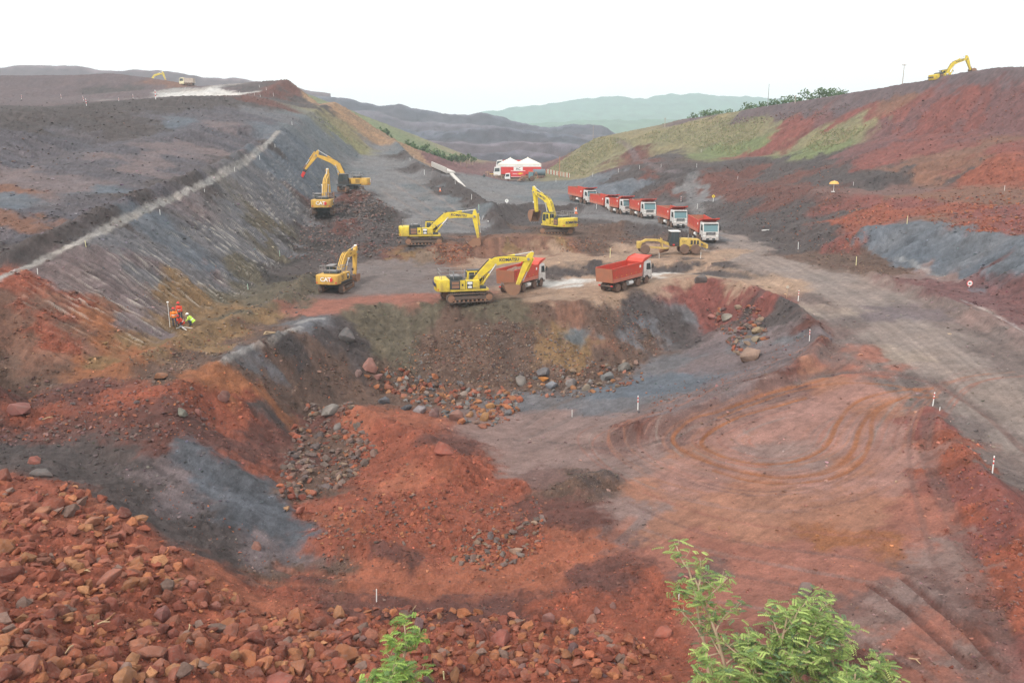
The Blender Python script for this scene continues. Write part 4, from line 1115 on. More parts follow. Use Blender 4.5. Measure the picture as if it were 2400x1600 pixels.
# the boulders one can tell apart: (u, v of the middle, width px, tone, shape, aspect turn, label)
BOULDERS = [
 (850,836,52,(178,128,116),6,0,'big pink-brown boulder on the pit wall left of the scree'),
 (823,856,32,(150,122,116),1,40,'smaller grey-pink boulder leaning below the big pink-brown boulder'),
 (868,862,30,(160,116,108),9,20,'reddish slab right below the big pink-brown boulder'),
 (796,768,62,(108,104,104),3,-38,'long dark grey boulder sliding down the pit wall top at left'),
 (760,940,54,(150,142,136),10,10,'pale grey boulder at the head of the brown stone fan'),
 (775,978,32,(138,130,126),1,70,'angular grey boulder below the pale grey boulder of the fan'),
 (878,920,38,(106,106,112),4,0,'smooth dark grey boulder on the crest behind the red heap'),
 (932,934,36,(84,86,92),5,10,'nearly black flat boulder on the crest behind the red heap'),
 (965,938,46,(158,148,150),7,20,'pale whitish-pink boulder next to the black flat one'),
 (998,946,40,(146,112,108),6,-15,'brownish-red boulder between the pale boulder and the striped one'),
 (1043,953,50,(160,118,106),4,0,'round striped brown boulder on the crest behind the red heap'),
 (1080,950,36,(176,128,90),0,50,'tan upright block right of the striped round boulder'),
 (1112,958,42,(182,136,92),8,65,'tall tan block standing at the end of the boulder row'),
 (1125,930,34,(190,140,92),11,20,'orange-tan block above the tall tan block'),
 (1018,1028,72,(170,100,84),3,-22,'long red boulder half buried in the red heap'),
 (1195,872,42,(138,130,124),1,80,'striped grey block at the left end of the floor edge row'),
 (1248,852,42,(120,116,118),10,5,'dark grey rounded boulder above the orange block'),
 (1248,867,28,(212,140,70),9,0,'bright orange block wedged between grey boulders'),
 (1268,882,44,(140,142,150),7,12,'blue-grey pointed block with an ochre face on the pit floor edge'),
 (1312,878,40,(150,142,140),6,-30,'grey block with rusty side right of the blue-grey block'),
 (1345,890,34,(156,142,126),11,60,'layered grey-tan block beside the rusty sided block'),
 (1392,866,40,(136,136,136),4,0,'rounded light grey boulder alone on the pit floor edge'),
 (1432,842,42,(128,122,116),10,20,'brown-grey rounded boulder higher on the slope right of the row'),
 (1605,641,38,(118,110,108),4,0,'round grey boulder on top of the pit berm'),
 (1670,726,42,(158,150,138),3,12,'long pale slab in the right end rock pile'),
 (1632,724,26,(176,118,108),7,0,'pink boulder left of the long pale slab'),
 (1738,758,30,(170,146,116),10,0,'tan boulder topmost in the column at the right end'),
 (1738,775,32,(166,148,126),2,15,'tan flat boulder under the topmost tan boulder'),
 (1720,810,70,(166,138,122),7,16,'large brown and grey boulder on the inner side of the berm'),
 (1255,1415,48,(160,112,104),4,0,'large round brown boulder in the front rubble'),
 (1360,1420,42,(176,128,110),6,10,'tan-pink boulder right of the large round brown one'),
 (1320,1448,38,(134,116,112),1,25,'grey-brown boulder below the large round brown one'),
 (1372,1398,34,(146,106,100),0,60,'upright dark red boulder above the tan-pink one'),
 (1408,1388,26,(150,110,102),6,0,'small red-brown boulder next to the upright dark red one'),
 (1150,1462,72,(166,98,86),10,25,'biggest red boulder in the lower middle rubble'),
 (1520,1445,70,(182,108,90),7,15,'pale red boulder with a chipped end at the left of the bushes'),
 (1497,1472,28,(186,112,90),9,60,'small red slab broken off the pale red boulder'),
 (1848,1354,62,(146,126,120),8,75,'tall grey-brown boulder standing at the pad edge behind the bushes'),
 (2115,1497,30,(160,116,104),6,0,'lone brown stone on the dirt pad near the lower right corner'),
 (215,1195,58,(176,118,92),7,30,'orange boulder with flat top high in the left rubble'),
 (98,1172,54,(178,120,92),7,20,'big orange-tan boulder high on the left rubble edge'),
 (275,1228,36,(178,110,92),4,0,'round pink-red boulder in the middle of the left rubble'),
 (322,1188,48,(186,130,92),2,8,'flat yellow-tan slab near the top of the left rubble'),
 (590,1252,32,(168,120,106),6,10,'lone pinkish boulder on the dark slope above the left rubble'),
 (465,1480,66,(172,110,84),8,80,'tall block standing upright in the left rubble bottom'),
 (318,1480,58,(178,116,90),6,40,'tilted orange block left of the tall upright block'),
 (540,1500,44,(178,128,92),11,60,'yellowish upright stone right of the tall upright block'),
 (690,1525,66,(176,116,88),0,10,'large blocky orange boulder at the lower edge'),
 (640,1555,96,(168,98,84),9,15,'largest red slab at the lower edge left of the small bush'),
 (445,1345,44,(170,108,94),8,80,'upright pointed red stone in the left rubble centre'),
 (250,1320,80,(172,112,94),5,28,'long tilted red slab in the left rubble centre'),
 (375,1405,60,(150,100,94),3,60,'dark red long slab leaning in the left rubble'),
 (490,1390,40,(168,110,96),4,0,'rounded red stone right of the leaning slabs'),
 (690,1168,40,(172,102,84),7,50,'pointed red boulder at the foot of the grey slope'),
 (660,1165,26,(182,140,104),0,20,'tan block left of the pointed red boulder'),
 (1185,1260,40,(182,150,130),9,8,'pale tan stone in the cluster below the red heap'),
 (420,945,36,(132,130,118),7,-50,'grey-green boulder on the brown mound'),
 (455,948,28,(160,108,100),8,80,'red slab standing next to the grey-green boulder'),
 (515,908,36,(140,98,90),6,0,'dark red boulder on the spur slope'),
 (45,935,66,(158,104,96),2,10,'wide dull red boulder at the left picture edge'),
 (370,860,40,(170,120,92),2,5,'orange-brown boulder at the end of the ochre windrow'),
 (100,1083,46,(120,112,110),5,-20,'flat grey slab at the top of the left rubble'),
 (80,1058,34,(168,104,92),6,20,'red boulder above the flat grey slab'),
]
BIG = []
for u, v, w, c, shp, turn, label in BOULDERS:
    p = spot(u, v + w * .18)
    size = w * math.hypot(p.x, p.y) / FOCAL / .93
    o = bpy.data.objects.new('boulder', ROCKS[shp]); COL.objects.link(o)
    o.location = (p.x, p.y, p.z + size * .10)
    o.rotation_euler = (rg.uniform(-.3, .3), -math.radians(turn), rg.uniform(-.5, .5) if turn else rg.uniform(0, 6))
    if abs(turn) <= 50: o.rotation_euler = (rg.uniform(-.25, .25), math.radians(-turn), rg.uniform(-.35, .35))
    o.scale = (size, size * rg.uniform(.85, 1.1), size * rg.uniform(.95, 1.25))
    o.color = (*(lin(c) * .62), 1)
    tag(o, label, 'boulder', 'boulders one can tell apart')
    BIG.append((p.x, p.y, size))
BIG = np.array(BIG)
import re as _re
def to_px(x, y, z):
    f = y * CT - z * ST
    return CX + FOCAL * x / f, CY - FOCAL * (y * ST + z * CT) / f
REFS = []
for u, v, w, c, shp, turn, label in BOULDERS:
    ref = _re.split(r' (?:in|at|on|of|near|right|left|below|above|between|next|high|standing|with|leaning|sliding|half|alone|wedged|beside|topmost|under|broken|inner|higher|from|and)\b', label)[0]
    REFS.append((u, v, ref))
REFS += [(435, 1448, 'pale leaning stick'), (232, 1442, 'dry forked root'), (160, 1500, 'bent dry twig'), (195, 1322, 'thin dry stick'), (865, 1370, 'thin white post'), (1020, 1550, 'pale stake'), (890, 1520, 'small bush'), (20, 1240, 'left picture edge'), (20, 1440, 'left picture edge '), (1240, 1550, 'middle of the lower edge')]
from collections import Counter as _Cn
_rc = _Cn(r[2] for r in REFS); REFS = [r for r in REFS if _rc[r[2]] == 1]
def rock_label(x, y, z, sz, c):
    u, v = to_px(x, y, z)
    d = sorted((((u - a) ** 2 + (1.6 * (v - b)) ** 2) ** .5, a, b, ref) for a, b, ref in REFS)[0]
    px = sz * FOCAL / math.hypot(x, y)
    size = 'small' if px < 33 else 'mid-sized' if px < 42 else 'large' if px < 55 else 'very large'
    hue = 'grey-brown' if c[0] < c[2] * 1.9 else 'tan' if c[1] > c[0] * .46 else 'dark red' if c[0] < .16 else 'orange' if c[0] > .25 else 'rust-red'
    far = 'just' if d[0] < 60 else 'some way' if d[0] < 130 else 'far'
    side = ('left of' if u < d[1] else 'right of') if abs(u - d[1]) > 1.2 * abs(v - d[2]) else ('above' if v < d[2] else 'below')
    return f'{size} {hue} rock {far} {side} the {d[3].strip()}', d[0]
# the largest loose rocks as single objects, the rest as stuff
keep = np.ones(len(all_r), bool)
for bx, by, bs in BIG: keep &= np.hypot(rx - bx, ry - by) > bs * .45
order = [i for i in np.argsort(-px_size) if keep[i] and all_r[i][0] in GROUPS]
single = set(order[:235])
LAB = {}
for i in order[:235]:
    t_, dd_ = rock_label(all_r[i][1], all_r[i][2], rz[i] - CAM_Z, all_r[i][3], all_r[i][4]); LAB.setdefault(t_, []).append((dd_, i))
NAME = {}
ORDN = ['nearest', 'second nearest', 'third nearest', 'fourth nearest', 'fifth nearest', 'sixth nearest', 'seventh nearest', 'eighth nearest', 'ninth nearest', 'tenth nearest']
for t_, ls in LAB.items():
    for k_, (dd_, i) in enumerate(sorted(ls)): NAME[i] = t_ if len(ls) == 1 else ORDN[min(k_, 9)] + ' ' + t_
for i in order[:235]:
    name, x, y, sz, c = all_r[i]
    o = bpy.data.objects.new('rock', ROCKS[int(rg.integers(len(ROCKS)))]); COL.objects.link(o)
    o.location = (x, y, rz[i] + sz * .10)
    o.rotation_euler = (rg.uniform(-.5, .5), rg.uniform(-.5, .5), rg.uniform(0, 6.28))
    if rg.uniform() < .25: o.rotation_euler = (rg.uniform(-1.4, 1.4), rg.uniform(-1.4, 1.4), rg.uniform(0, 6.28))
    o.scale = (sz * 1.1, sz * rg.uniform(.85, 1.15), sz * rg.uniform(.9, 1.3))
    o.color = (*c, 1)
    tag(o, NAME[i], 'rock', GROUPS[name][1])
VV, FF, CC = [], [], []; off = 0
for i, (name, x, y, sz, c) in enumerate(all_r):
    if i in single or not keep[i]: continue
    lv, lf = LOW[int(rg.integers(10))]
    R3 = np.array(Euler((rg.uniform(-.6, .6), rg.uniform(-.6, .6), rg.uniform(0, 6.28))).to_matrix())
    q = (lv * np.array([1.1, rg.uniform(.8, 1.15), rg.uniform(.85, 1.3)]) * sz) @ R3.T + np.array([x, y, rz[i] + sz * .10])
    VV.append(q); FF.append(lf + off); off += len(q)
    CC.append(np.repeat(c[None], len(q), 0) * rg.uniform(.9, 1.1, (len(q), 1)))
me = fast_mesh('rubble', np.concatenate(VV), np.concatenate(FF), np.concatenate(CC), smooth=False)
me.materials.append(soil_mat('rubble_stone', .9, .05))
o = bpy.data.objects.new('rubble', me); COL.objects.link(o)
tag(o, 'small loose stones strewn over the pit slopes and floor', 'rubble', None, 'stuff')

# gravel and clods bedded in the soil everywhere it is stony
rg = np.random.default_rng(5)
gu = rg.uniform(-60, 2420, 150000); gv = np.concatenate([rg.uniform(430, 1610, 120000), rg.uniform(215, 560, 30000)])
gx_, gy_ = hit_many(gu, gv, n=260)
_c, _ro, _wa, gst = ground_kind(gx_, gy_)
pat = noise2(gx_ / 2.2 + 60, gy_ / 2.2) + .6 * noise2(gx_ / .8, gy_ / .8 + 31)
ok = (rg.uniform(0, 1, len(gx_)) < np.clip(gst * 1.0, .015, .9) * sstep(-.45, .5, pat)) & (np.hypot(gx_, gy_) < 330) & (gy_ > 20)
gx_, gy_, gv = gx_[ok][:45000], gy_[ok][:45000], gv[ok][:45000]
gz_, gc = ground(gx_, gy_, colour=True)
dist = np.hypot(np.hypot(gx_, gy_), gz_)
gs = np.clip(dist / FOCAL * (3.2 + 8.5 * rg.uniform(0, 1, len(gx_)) ** 3), .045, .5)
CH8 = []
for k in range(8):
    bm = hull_rock(700 + k, 9, [(1, .8, .62), (1, .6, .5), (1, .9, .6), (1, .7, .4)][k % 4], 1)
    bm.verts.ensure_lookup_table(); bm.verts.index_update()
    CH8.append((np.array([v.co[:] for v in bm.verts]), np.array([[v.index for v in f.verts] for f in bm.faces]))); bm.free()
which = rg.integers(0, 8, len(gx_)); ang = rg.uniform(0, 6.28, len(gx_)); tip_ = rg.uniform(-.5, .5, len(gx_))
VV, FF, CC = [], [], []; off = 0
for k in range(8):
    m = which == k
    lv, lf = CH8[k]
    q = lv[None] * (gs[m][:, None, None] * rg.uniform(.75, 1.35, (m.sum(), 1, 3)))
    c_, s_ = np.cos(tip_[m])[:, None], np.sin(tip_[m])[:, None]
    yy_, zz_ = q[:, :, 1] * c_ - q[:, :, 2] * s_, q[:, :, 1] * s_ + q[:, :, 2] * c_
    c_, s_ = np.cos(ang[m])[:, None], np.sin(ang[m])[:, None]
    X_ = q[:, :, 0] * c_ - yy_ * s_ + gx_[m][:, None]; Y_ = q[:, :, 0] * s_ + yy_ * c_ + gy_[m][:, None]
    Z_ = zz_ + (gz_[m] + CAM_Z + gs[m] * .06)[:, None]
    n_, nv = X_.shape
    VV.append(np.stack([X_, Y_, Z_], 2).reshape(-1, 3))
    FF.append((lf[None] + (np.arange(n_) * nv)[:, None, None] + off).reshape(-1, 3)); off += n_ * nv
    tint_ = gc[m] * np.exp(rg.normal(.06, .34, (n_, 1))) * (1 + rg.normal(0, .07, (n_, 3)))
    CC.append(np.repeat(np.clip(tint_, .015, .6), nv, 0))
me = fast_mesh('gravel', np.concatenate(VV), np.concatenate(FF), np.concatenate(CC), smooth=False)
me.materials.append(MATS['rubble_stone'])
o = bpy.data.objects.new('gravel', me); COL.objects.link(o)
tag(o, 'gravel and clods bedded in the soil of the pit', 'gravel', None, 'stuff')
print('gravel stones', len(gx_), 'triangles', sum(len(f) for f in FF), 'terrain', len(quads) * 2)
# ------------------------------------------------------------------ excavators
def rotz(a): return Matrix.Rotation(a, 4, 'Z')
def thick_line(pts, ths):
    """closed xz profile round a centre line with given thickness at each point"""
    up, dn = [], []
    for k, (p, t) in enumerate(zip(pts, ths)):
        a = Vector(pts[max(k - 1, 0)]); b = Vector(pts[min(k + 1, len(pts) - 1)])
        d = (b - a).normalized(); n = Vector((-d.y, d.x))
        up.append((p[0] + n.x * t / 2, p[1] + n.y * t / 2)); dn.append((p[0] - n.x * t / 2, p[1] - n.y * t / 2))
    return up + dn[::-1]
def rod(mb, a, b, r, n=8): mb.cyl(a, b, r, n=n)
def piston(name, a, b, parent, M, body, r=.11, split=.6, y=0.0):
    a = Vector((a[0], y, a[1])); b = Vector((b[0], y, b[1])); m = a.lerp(b, split)
    o = MB().cyl(a, m, r, n=10).cyl(a - Vector((0, .16, 0)), a + Vector((0, .16, 0)), r * .9, n=8).build(name, body, parent, M, smooth=True)
    MB().cyl(m, b, r * .55, n=8).cyl(b - Vector((0, .16, 0)), b + Vector((0, .16, 0)), r * .8, n=8).build('piston_rod', CHROME, o, M, smooth=True)
    return o
def track_unit(root, y, side):
    L, r, w = 2.72, .50, .62
    path = []
    for k in range(13):
        a = math.pi / 2 + math.pi * k / 12; path.append((-L + r + r * math.cos(a) * .98, r + r * math.sin(a)))
    for k in range(13):
        a = -math.pi / 2 + math.pi * k / 12; path.append((L - r + r * math.cos(a) * .98, r + r * math.sin(a)))
    per = [0.0]
    P = path + [path[0]]
    for a, b in zip(P[:-1], P[1:]): per.append(per[-1] + math.hypot(b[0] - a[0], b[1] - a[1]))
    n = 52
    unit = MB()
    n_in = len(path)
    inner = []
    for k, (x, z) in enumerate(path):
        cx = max(-L + r, min(L - r, x)); d = math.hypot(x - cx, z - r) or 1
        inner.append((x - (x - cx) / d * .09, z - (z - r) / d * .09 if abs(x - cx) > 1e-6 else z - math.copysign(.09, z - r)))
    v = [(x, y - w / 2 + .02, z) for x, z in path] + [(x, y - w / 2 + .02, z) for x, z in inner] + [(x, y + w / 2 - .02, z) for x, z in path] + [(x, y + w / 2 - .02, z) for x, z in inner]
    f = []
    for k in range(n_in):
        q = (k + 1) % n_in
        f += [(k, q, q + n_in, k + n_in), (k + 2 * n_in, k + 3 * n_in, q + 3 * n_in, q + 2 * n_in), (k, k + 2 * n_in, q + 2 * n_in, q), (k + n_in, q + n_in, q + 3 * n_in, k + 3 * n_in)]
    unit.add(v, f)
    for i in range(n):                                # grouser bars
        s = per[-1] * i / n
        k = max(j for j in range(len(per)) if per[j] <= s + 1e-9); k = min(k, len(P) - 2)
        t = (s - per[k]) / max(per[k + 1] - per[k], 1e-6)
        x = P[k][0] + (P[k + 1][0] - P[k][0]) * t; z = P[k][1] + (P[k + 1][1] - P[k][1]) * t
        cx = max(-L + r, min(L - r, x)); d = Vector((x - cx, z - r)); d = d.normalized() if d.length > 1e-6 else Vector((0, 1))
        unit.bar((x + d.x * .02, y - w / 2, z + d.y * .02), (x + d.x * .02, y + w / 2, z + d.y * .02), .05, .10, up=(d.x, 0, d.y))
    belt = unit.build('track', TRACK, root)
    fr = MB().prism([(-L + .75, .26), (L - .75, .26), (L - .75, .72), (-L + .75, .72)], y - .2, y + .2)
    fr.box(-1.2, 1.2, y - .32, y + .32, .38, .60)
    fr.build('track_frame', TRACK, belt)
    for x, rr_ in ((-L + r, .40), (L - r, .38)):
        MB().cyl((x, y - .27, r), (x, y + .27, r), rr_, n=16).cyl((x, y - .33, r), (x, y + .33, r), .17, n=10).build('sprocket' if x < 0 else 'idler', RUSTY, belt, smooth=True)
    ro = MB()
    for k in range(8): ro.cyl((-1.75 + .5 * k, y - .24, .2), (-1.75 + .5 * k, y + .24, .2), .12, n=8)
    ro.build('roller', RUSTY, belt)
def arc(c, r, a0, a1, n):
    return [(c[0] + r * math.cos(math.radians(a0 + (a1 - a0) * k / n)), c[1] + r * math.sin(math.radians(a0 + (a1 - a0) * k / n))) for k in range(n + 1)]
def excavator(label, loc, under, head, boom, arm, tool, brand, scale=1.0, tilt=(0, 0), group='excavators working in the pit', detail=True, rails=True, bucket_roll=0.0):
    """under / head: compass of tracks and upper body; boom, arm, tool: angles in degrees above the horizon in the boom's plane"""
    root = thing('excavator', label, 'excavator', loc, (tilt[0], tilt[1], math.radians(under)), group, scale)
    U = rotz(math.radians(head - under))
    kom = brand == 'K'
    Y = KOM if kom else CATY
    T = DGREEN
    for y, s in ((1.42, 1), (-1.42, -1)): track_unit(root, y, s)
    MB().box(-.9, .9, -1.2, 1.2, .45, .95).cyl((0, 0, .9), (0, 0, 1.28), .78, n=20).build('carbody', T, root)
    MB().plan([(2.35, -1.45), (2.35, 1.5), (-2.6, 1.5), (-2.6, -1.5)], 1.22, 1.46).build('deck', Y if kom else T, root, U, .03)
    # counterweight with rounded rear
    cw = [(-2.15, -1.6), (-2.15, 1.6)] + [(-2.15 - q * 1.45 * math.cos(math.radians(e)) ** .55 if False else -3.15 - .55 * math.cos(math.radians(e)), 1.6 * math.sin(math.radians(e))) for e in range(80, -81, -20) for q in (1,)]
    c = MB().plan(cw, 1.24, 2.62 if kom else 2.5).build('counterweight', Y, root, U, .10, True, 3)
    # engine house
    MB().box(-2.14, -.35, -1.52, 1.52, 1.46, 2.5).build('engine_house', Y if not kom else T, root, U, .04)
    MB().box(-2.1, -.6, -1.05, .95, 2.5, 2.86).build('engine_hood', T if not kom else T, root, U, .10)
    MB().box(-1.9, -.9, -.75, .6, 2.862, 2.93).build('hood_panel', GREYM, root, U, .02)
    MB().cyl((-1.6, -.75, 2.86), (-1.6, -.75, 3.3), .08).cyl((-1.6, -.75, 3.3), (-1.72, -.75, 3.42), .08).build('exhaust', GREYM, root, U)
    for sy in (1, -1):
        if kom:
            MB().box(-2.0, -1.02, sy * 1.525 - .01, sy * 1.525 + .015, 1.52, 2.44).build('side_door', DGREEN, root, U)
            for k in range(2): MB().box(-1.92, -1.1, sy * 1.55 - .012, sy * 1.55 + .012, 1.62 + .42 * k, 1.94 + .42 * k).build('grille', RUSTY, root, U)
            MB().box(-.98, -.40, sy * 1.53 - .012, sy * 1.53 + .02, 1.48, 2.52).build('side_door', KOM, root, U)
            MB().box(-.80, -.62, sy * 1.555 - .01, sy * 1.555 + .01, 1.85, 2.1).build('louvre', BPRINT, root, U)
        else:
            MB().box(-2.05, -.45, sy * 1.525 - .01, sy * 1.525 + .02, 1.5, 2.46).build('side_door', CATY, root, U)
            for k in range(4): MB().box(-1.9, -1.15, sy * 1.553 - .01, sy * 1.553 + .01, 1.66 + .18 * k, 1.74 + .18 * k).build('louvre', BPRINT, root, U)
    # right front box and tool step, left front below cab
    MB().box(-.34, 1.25, -1.5, -.62, 1.46, 2.45).build('tank', Y, root, U, .05)
    if kom:
        MB().box(-.2, .45, -1.535, -1.505, 1.55, 2.35).build('number_panel', DGREEN, root, U)
        MB().box(-.15, .4, -1.55, -1.53, 2.05, 2.3).build('decal', WPRINT, root, U)
        MB().box(-.1, .35, -1.55, -1.53, 1.62, 1.80).build('decal', WPRINT, root, U)
    else:
        MB().box(.1, .8, -1.535, -1.505, 1.6, 2.35).build('number_panel', BPRINT, root, U)
        MB().box(.25, .65, -1.55, -1.53, 1.95, 2.25).build('decal', WPRINT, root, U)
    MB().box(1.25, 2.0, -1.45, -.62, 1.46, 1.75).build('step', T, root, U, .03)
    # cab
    cab = [(.15, 1.46), (2.0, 1.46), (2.12, 2.05), (1.85, 3.22), (.25, 3.28), (.15, 2.6)]
    cb = MB().prism(cab, .50, 1.52).build('cab', Y if kom else BPRINT, root, U, .05)
    MB().prism([(.35, 2.3), (1.0, 2.3), (1.0, 3.08), (.40, 3.08)], 1.515, 1.53).prism([(1.1, 1.95), (1.98, 2.0), (1.78, 3.05), (1.1, 3.08)], 1.515, 1.53).build('side_window', GLASS, cb, U)
    MB().prism([(.35, 2.3), (1.0, 2.3), (1.0, 3.08), (.40, 3.08)], .49, .505).prism([(1.1, 1.95), (1.98, 2.0), (1.78, 3.05), (1.1, 3.08)], .49, .505).build('side_window', GLASS, cb, U)
    MB().prism([(2.04, 1.75), (2.125, 2.06), (1.87, 3.1), (1.85, 3.1), (2.1, 2.06)], .6, 1.42).build('windscreen', GLASS, cb, U)
    MB().box(.138, .155, .62, 1.4, 2.45, 3.12).build('rear_window', GLASS, cb, U)
    MB().box(.2, 1.85, .48, 1.54, 3.24, 3.34).build('cab_roof', DGREEN if kom else GREYM, cb, U, .03)
    # handrails round the hood and on the right box
    if rails:
        hr = MB()
        xs, ys = (-3.1 if kom else -2.2, -.35), (-1.45, 1.45)
        z0, z1 = (2.6 if kom else 2.5), 3.55
        ring = [(xs[0], ys[0]), (xs[1], ys[0]), (xs[1], -.4)]
        for ring in ([(xs[1], -.45), (xs[1], ys[0]), (xs[0], ys[0]), (xs[0], ys[1]), (xs[1], ys[1])],):
            for zz in (z1, (z0 + z1) / 2 + .05): hr.tube([(x, y, zz) for x, y in ring], .028, 5)
            for a, b in zip(ring[:-1], ring[1:]):
                for t in (0, .5, 1): hr.cyl((a[0] + (b[0] - a[0]) * t, a[1] + (b[1] - a[1]) * t, z0), (a[0] + (b[0] - a[0]) * t, a[1] + (b[1] - a[1]) * t, z1), .028, n=5)
        hr.tube([(1.2, -1.42, 2.45), (1.2, -1.42, 3.1), (.1, -1.42, 3.1), (.1, -1.42, 2.45)], .025, 5)
        hr.tube([(2.0, -1.4, 1.75), (2.0, -1.4, 2.7), (1.3, -1.4, 2.9)], .025, 5)
        hr.build('handrail', GREYM, root, U)
    MB().tube([(1.5, -1.45, 1.75), (1.7, -1.75, 2.6)], .02, 5).box(1.62, 1.68, -1.9, -1.62, 2.5, 2.85).build('mirror', BPRINT, root, U)
    # boom, arm, tool in the xz plane of the upper body
    foot = Vector((.75, 2.05))
    def rot2(p, a): ca, sa = math.cos(a), math.sin(a); return Vector((p[0] * ca - p[1] * sa, p[0] * sa + p[1] * ca))
    B = math.radians(boom)
    bl = [rot2(p, B) + foot for p in ((0, 0), (1.3, .62), (2.6, 1.12), (3.3, 1.2), (4.2, 1.02), (5.6, .5), (6.9, 0))]
    prof = thick_line([tuple(p) for p in bl], [.46, .70, .92, .95, .82, .64, .42])
    bo = MB().prism(prof, -.36, .30).build('boom', Y, root, U, .025)
    tip = bl[-1]; hump = bl[3]
    for sy in (-.16, .08): MB().tube([(p_.x - bnn.x * 0 + bnn.x * k_, sy, p_.y + bnn.y * k_) for p_, k_, bnn in [(bl[i_], t_ / 2 + .05, Vector((-(bl[min(i_ + 1, 6)] - bl[max(i_ - 1, 0)]).y, (bl[min(i_ + 1, 6)] - bl[max(i_ - 1, 0)]).x)).normalized()) for i_, t_ in zip(range(7), (.46, .70, .92, .95, .82, .64, .42))]], .035, 5).build('hose', BLACK, root, U)
    top_pt = rot2((2.75, 1.62), B) + foot
    for sy in (.48, -.54):
        piston('boom_cylinder', (1.55, 1.55), tuple(rot2((3.1, .92), B) + foot), root, U, Y, .12, .58, sy)
    A = math.radians(arm)
    da = Vector((math.cos(A), math.sin(A))); na = Vector((-da.y, da.x))
    if na.dot(Vector((1, .3))) < 0: na = -na              # outer side of the arm, away from the machine
    back = tip - da * .95 + na * .25
    bp_ = tip + da * 3.25
    arm_prof = [tuple(tip - da * .95 + na * .38), tuple(tip - da * .1 + na * .48), tuple(tip + da * .9 + na * .34), tuple(bp_ + na * .18), tuple(bp_ - na * .17), tuple(tip + da * 1.4 - na * .26), tuple(tip - na * .36), tuple(tip - da * .9 + na * .05)]
    MB().prism(arm_prof, -.27, .21).build('arm', Y, root, U, .02)
    MB().cyl((tip.x, -.42, tip.y), (tip.x, .36, tip.y), .16, n=10).build('arm_pin', GREYM, root, U)
    piston('arm_cylinder', tuple(top_pt), tuple(back), root, U, Y, .12, .58, -.03)
    link = bp_ - da * .75 + na * .45
    piston('bucket_cylinder', tuple(tip + na * .62 - da * .25), tuple(link), root, U, Y, .11, .6, -.03)
    G = math.radians(tool)
    dt = Vector((math.cos(G), math.sin(G)))
    MB().bar((link.x, -.2, link.y), (bp_.x - da.x * .4, -.2, bp_.y - da.y * .4), .08, .14).bar((link.x, .14, link.y), (bp_.x - da.x * .4, .14, bp_.y - da.y * .4), .08, .14).bar((link.x, -.03, link.y), tuple((bp_ + dt * .2 + na * .42).to_3d().xzy) if False else (bp_.x + na.x * .42 + dt.x * .15, -.03, bp_.y + na.y * .42 + dt.y * .15), .2, .12).build('bucket_link', RUSTY, root, U)
    if brand == 'H':
        nt = Vector((-dt.y, dt.x))
        MB().prism([tuple(bp_ + nt * .3), tuple(bp_ + dt * .5 + nt * .3), tuple(bp_ + dt * .5 - nt * .3), tuple(bp_ - nt * .3)], -.3, .24).build('hammer_bracket', BPRINT, root, U, .03)
        MB().prism([tuple(bp_ + dt * .5 + nt * .27), tuple(bp_ + dt * 2.2 + nt * .24), tuple(bp_ + dt * 2.2 - nt * .24), tuple(bp_ + dt * .5 - nt * .27)], -.27, .21).build('hammer_body', RPRINT, root, U, .05)
        a, b = bp_ + dt * 2.2, bp_ + dt * 3.0
        MB().cyl((a.x, -.03, a.y), (b.x, -.03, b.y), .09, .05, 10).build('chisel', GREYM, root, U)
    else:
        # bucket: curved shell open towards the machine; tool angle = direction from pin to bucket bottom
        nt = Vector((-dt.y, dt.x))
        if nt.dot(na) < 0: nt = -nt                         # back of the bucket lies on the outer side
        def q(a, b): return tuple(bp_ + dt * a + nt * b)
        outer = [q(-.05, .30), q(.45, .72), q(.95, .72), q(1.35, .45), q(1.55, 0), q(1.55, -.55), q(1.42, -1.0)]
        inner = [q(1.36, -.96), q(1.47, -.5), q(1.46, .02), q(1.28, .40), q(.92, .64), q(.5, .64), q(.02, .2)]
        w2 = .80
        sh = MB().prism(outer + inner, -w2, w2)
        o = sh.build('bucket', RUSTY, root, U)
        side = [q(-.05, .30), q(.45, .72), q(.95, .72), q(1.35, .45), q(1.55, 0), q(1.55, -.55), q(1.42, -1.0), q(.75, -.72), q(.1, -.25), q(-.2, 0)]
        for ys in (-w2 - .01, w2 + .01): MB().prism(side, ys - .03, ys + .03).build('bucket_side', RUSTY, o, U)
        for k in range(5):
            y = -w2 + .12 + (2 * w2 - .24) * k / 4
            a, b = q(1.42, -.92), q(1.36, -1.28)
            MB().add([(a[0], y - .09, a[1] + .02), (a[0], y + .09, a[1] + .02), (a[0], y + .09, a[1] - .08), (a[0], y - .09, a[1] - .08), (b[0], y - .03, b[1]), (b[0], y + .03, b[1])],
                     [(0, 1, 2, 3), (0, 4, 5, 1), (3, 2, 5, 4), (0, 3, 4), (1, 5, 2)]).build('tooth', GREYM, o, U)
    if detail:
        txt = 'KOMATSU' if kom else 'CAT'
        if kom:
            bd = (bl[5] - bl[4]).normalized(); bn = Vector((-bd.y, bd.x)); mid = bl[4].lerp(bl[5], .42)
            for sy, fl in ((-.372, 1), (.312, -1)):
                ox, oy = (mid.x, mid.y)
                lettering(txt, .50, U @ frame((ox, sy, oy), (bd.x * fl, 0, bd.y * fl), (bn.x if fl == 1 else bn.x, 0, bn.y)), NAVY, root, .008, .012)
        lettering(txt, .52 if kom else .78, U @ frame((-3.715, 0, 1.95), (0, -1, 0), (0, 0, 1)), NAVY if kom else WPRINT, root, .02, .015)
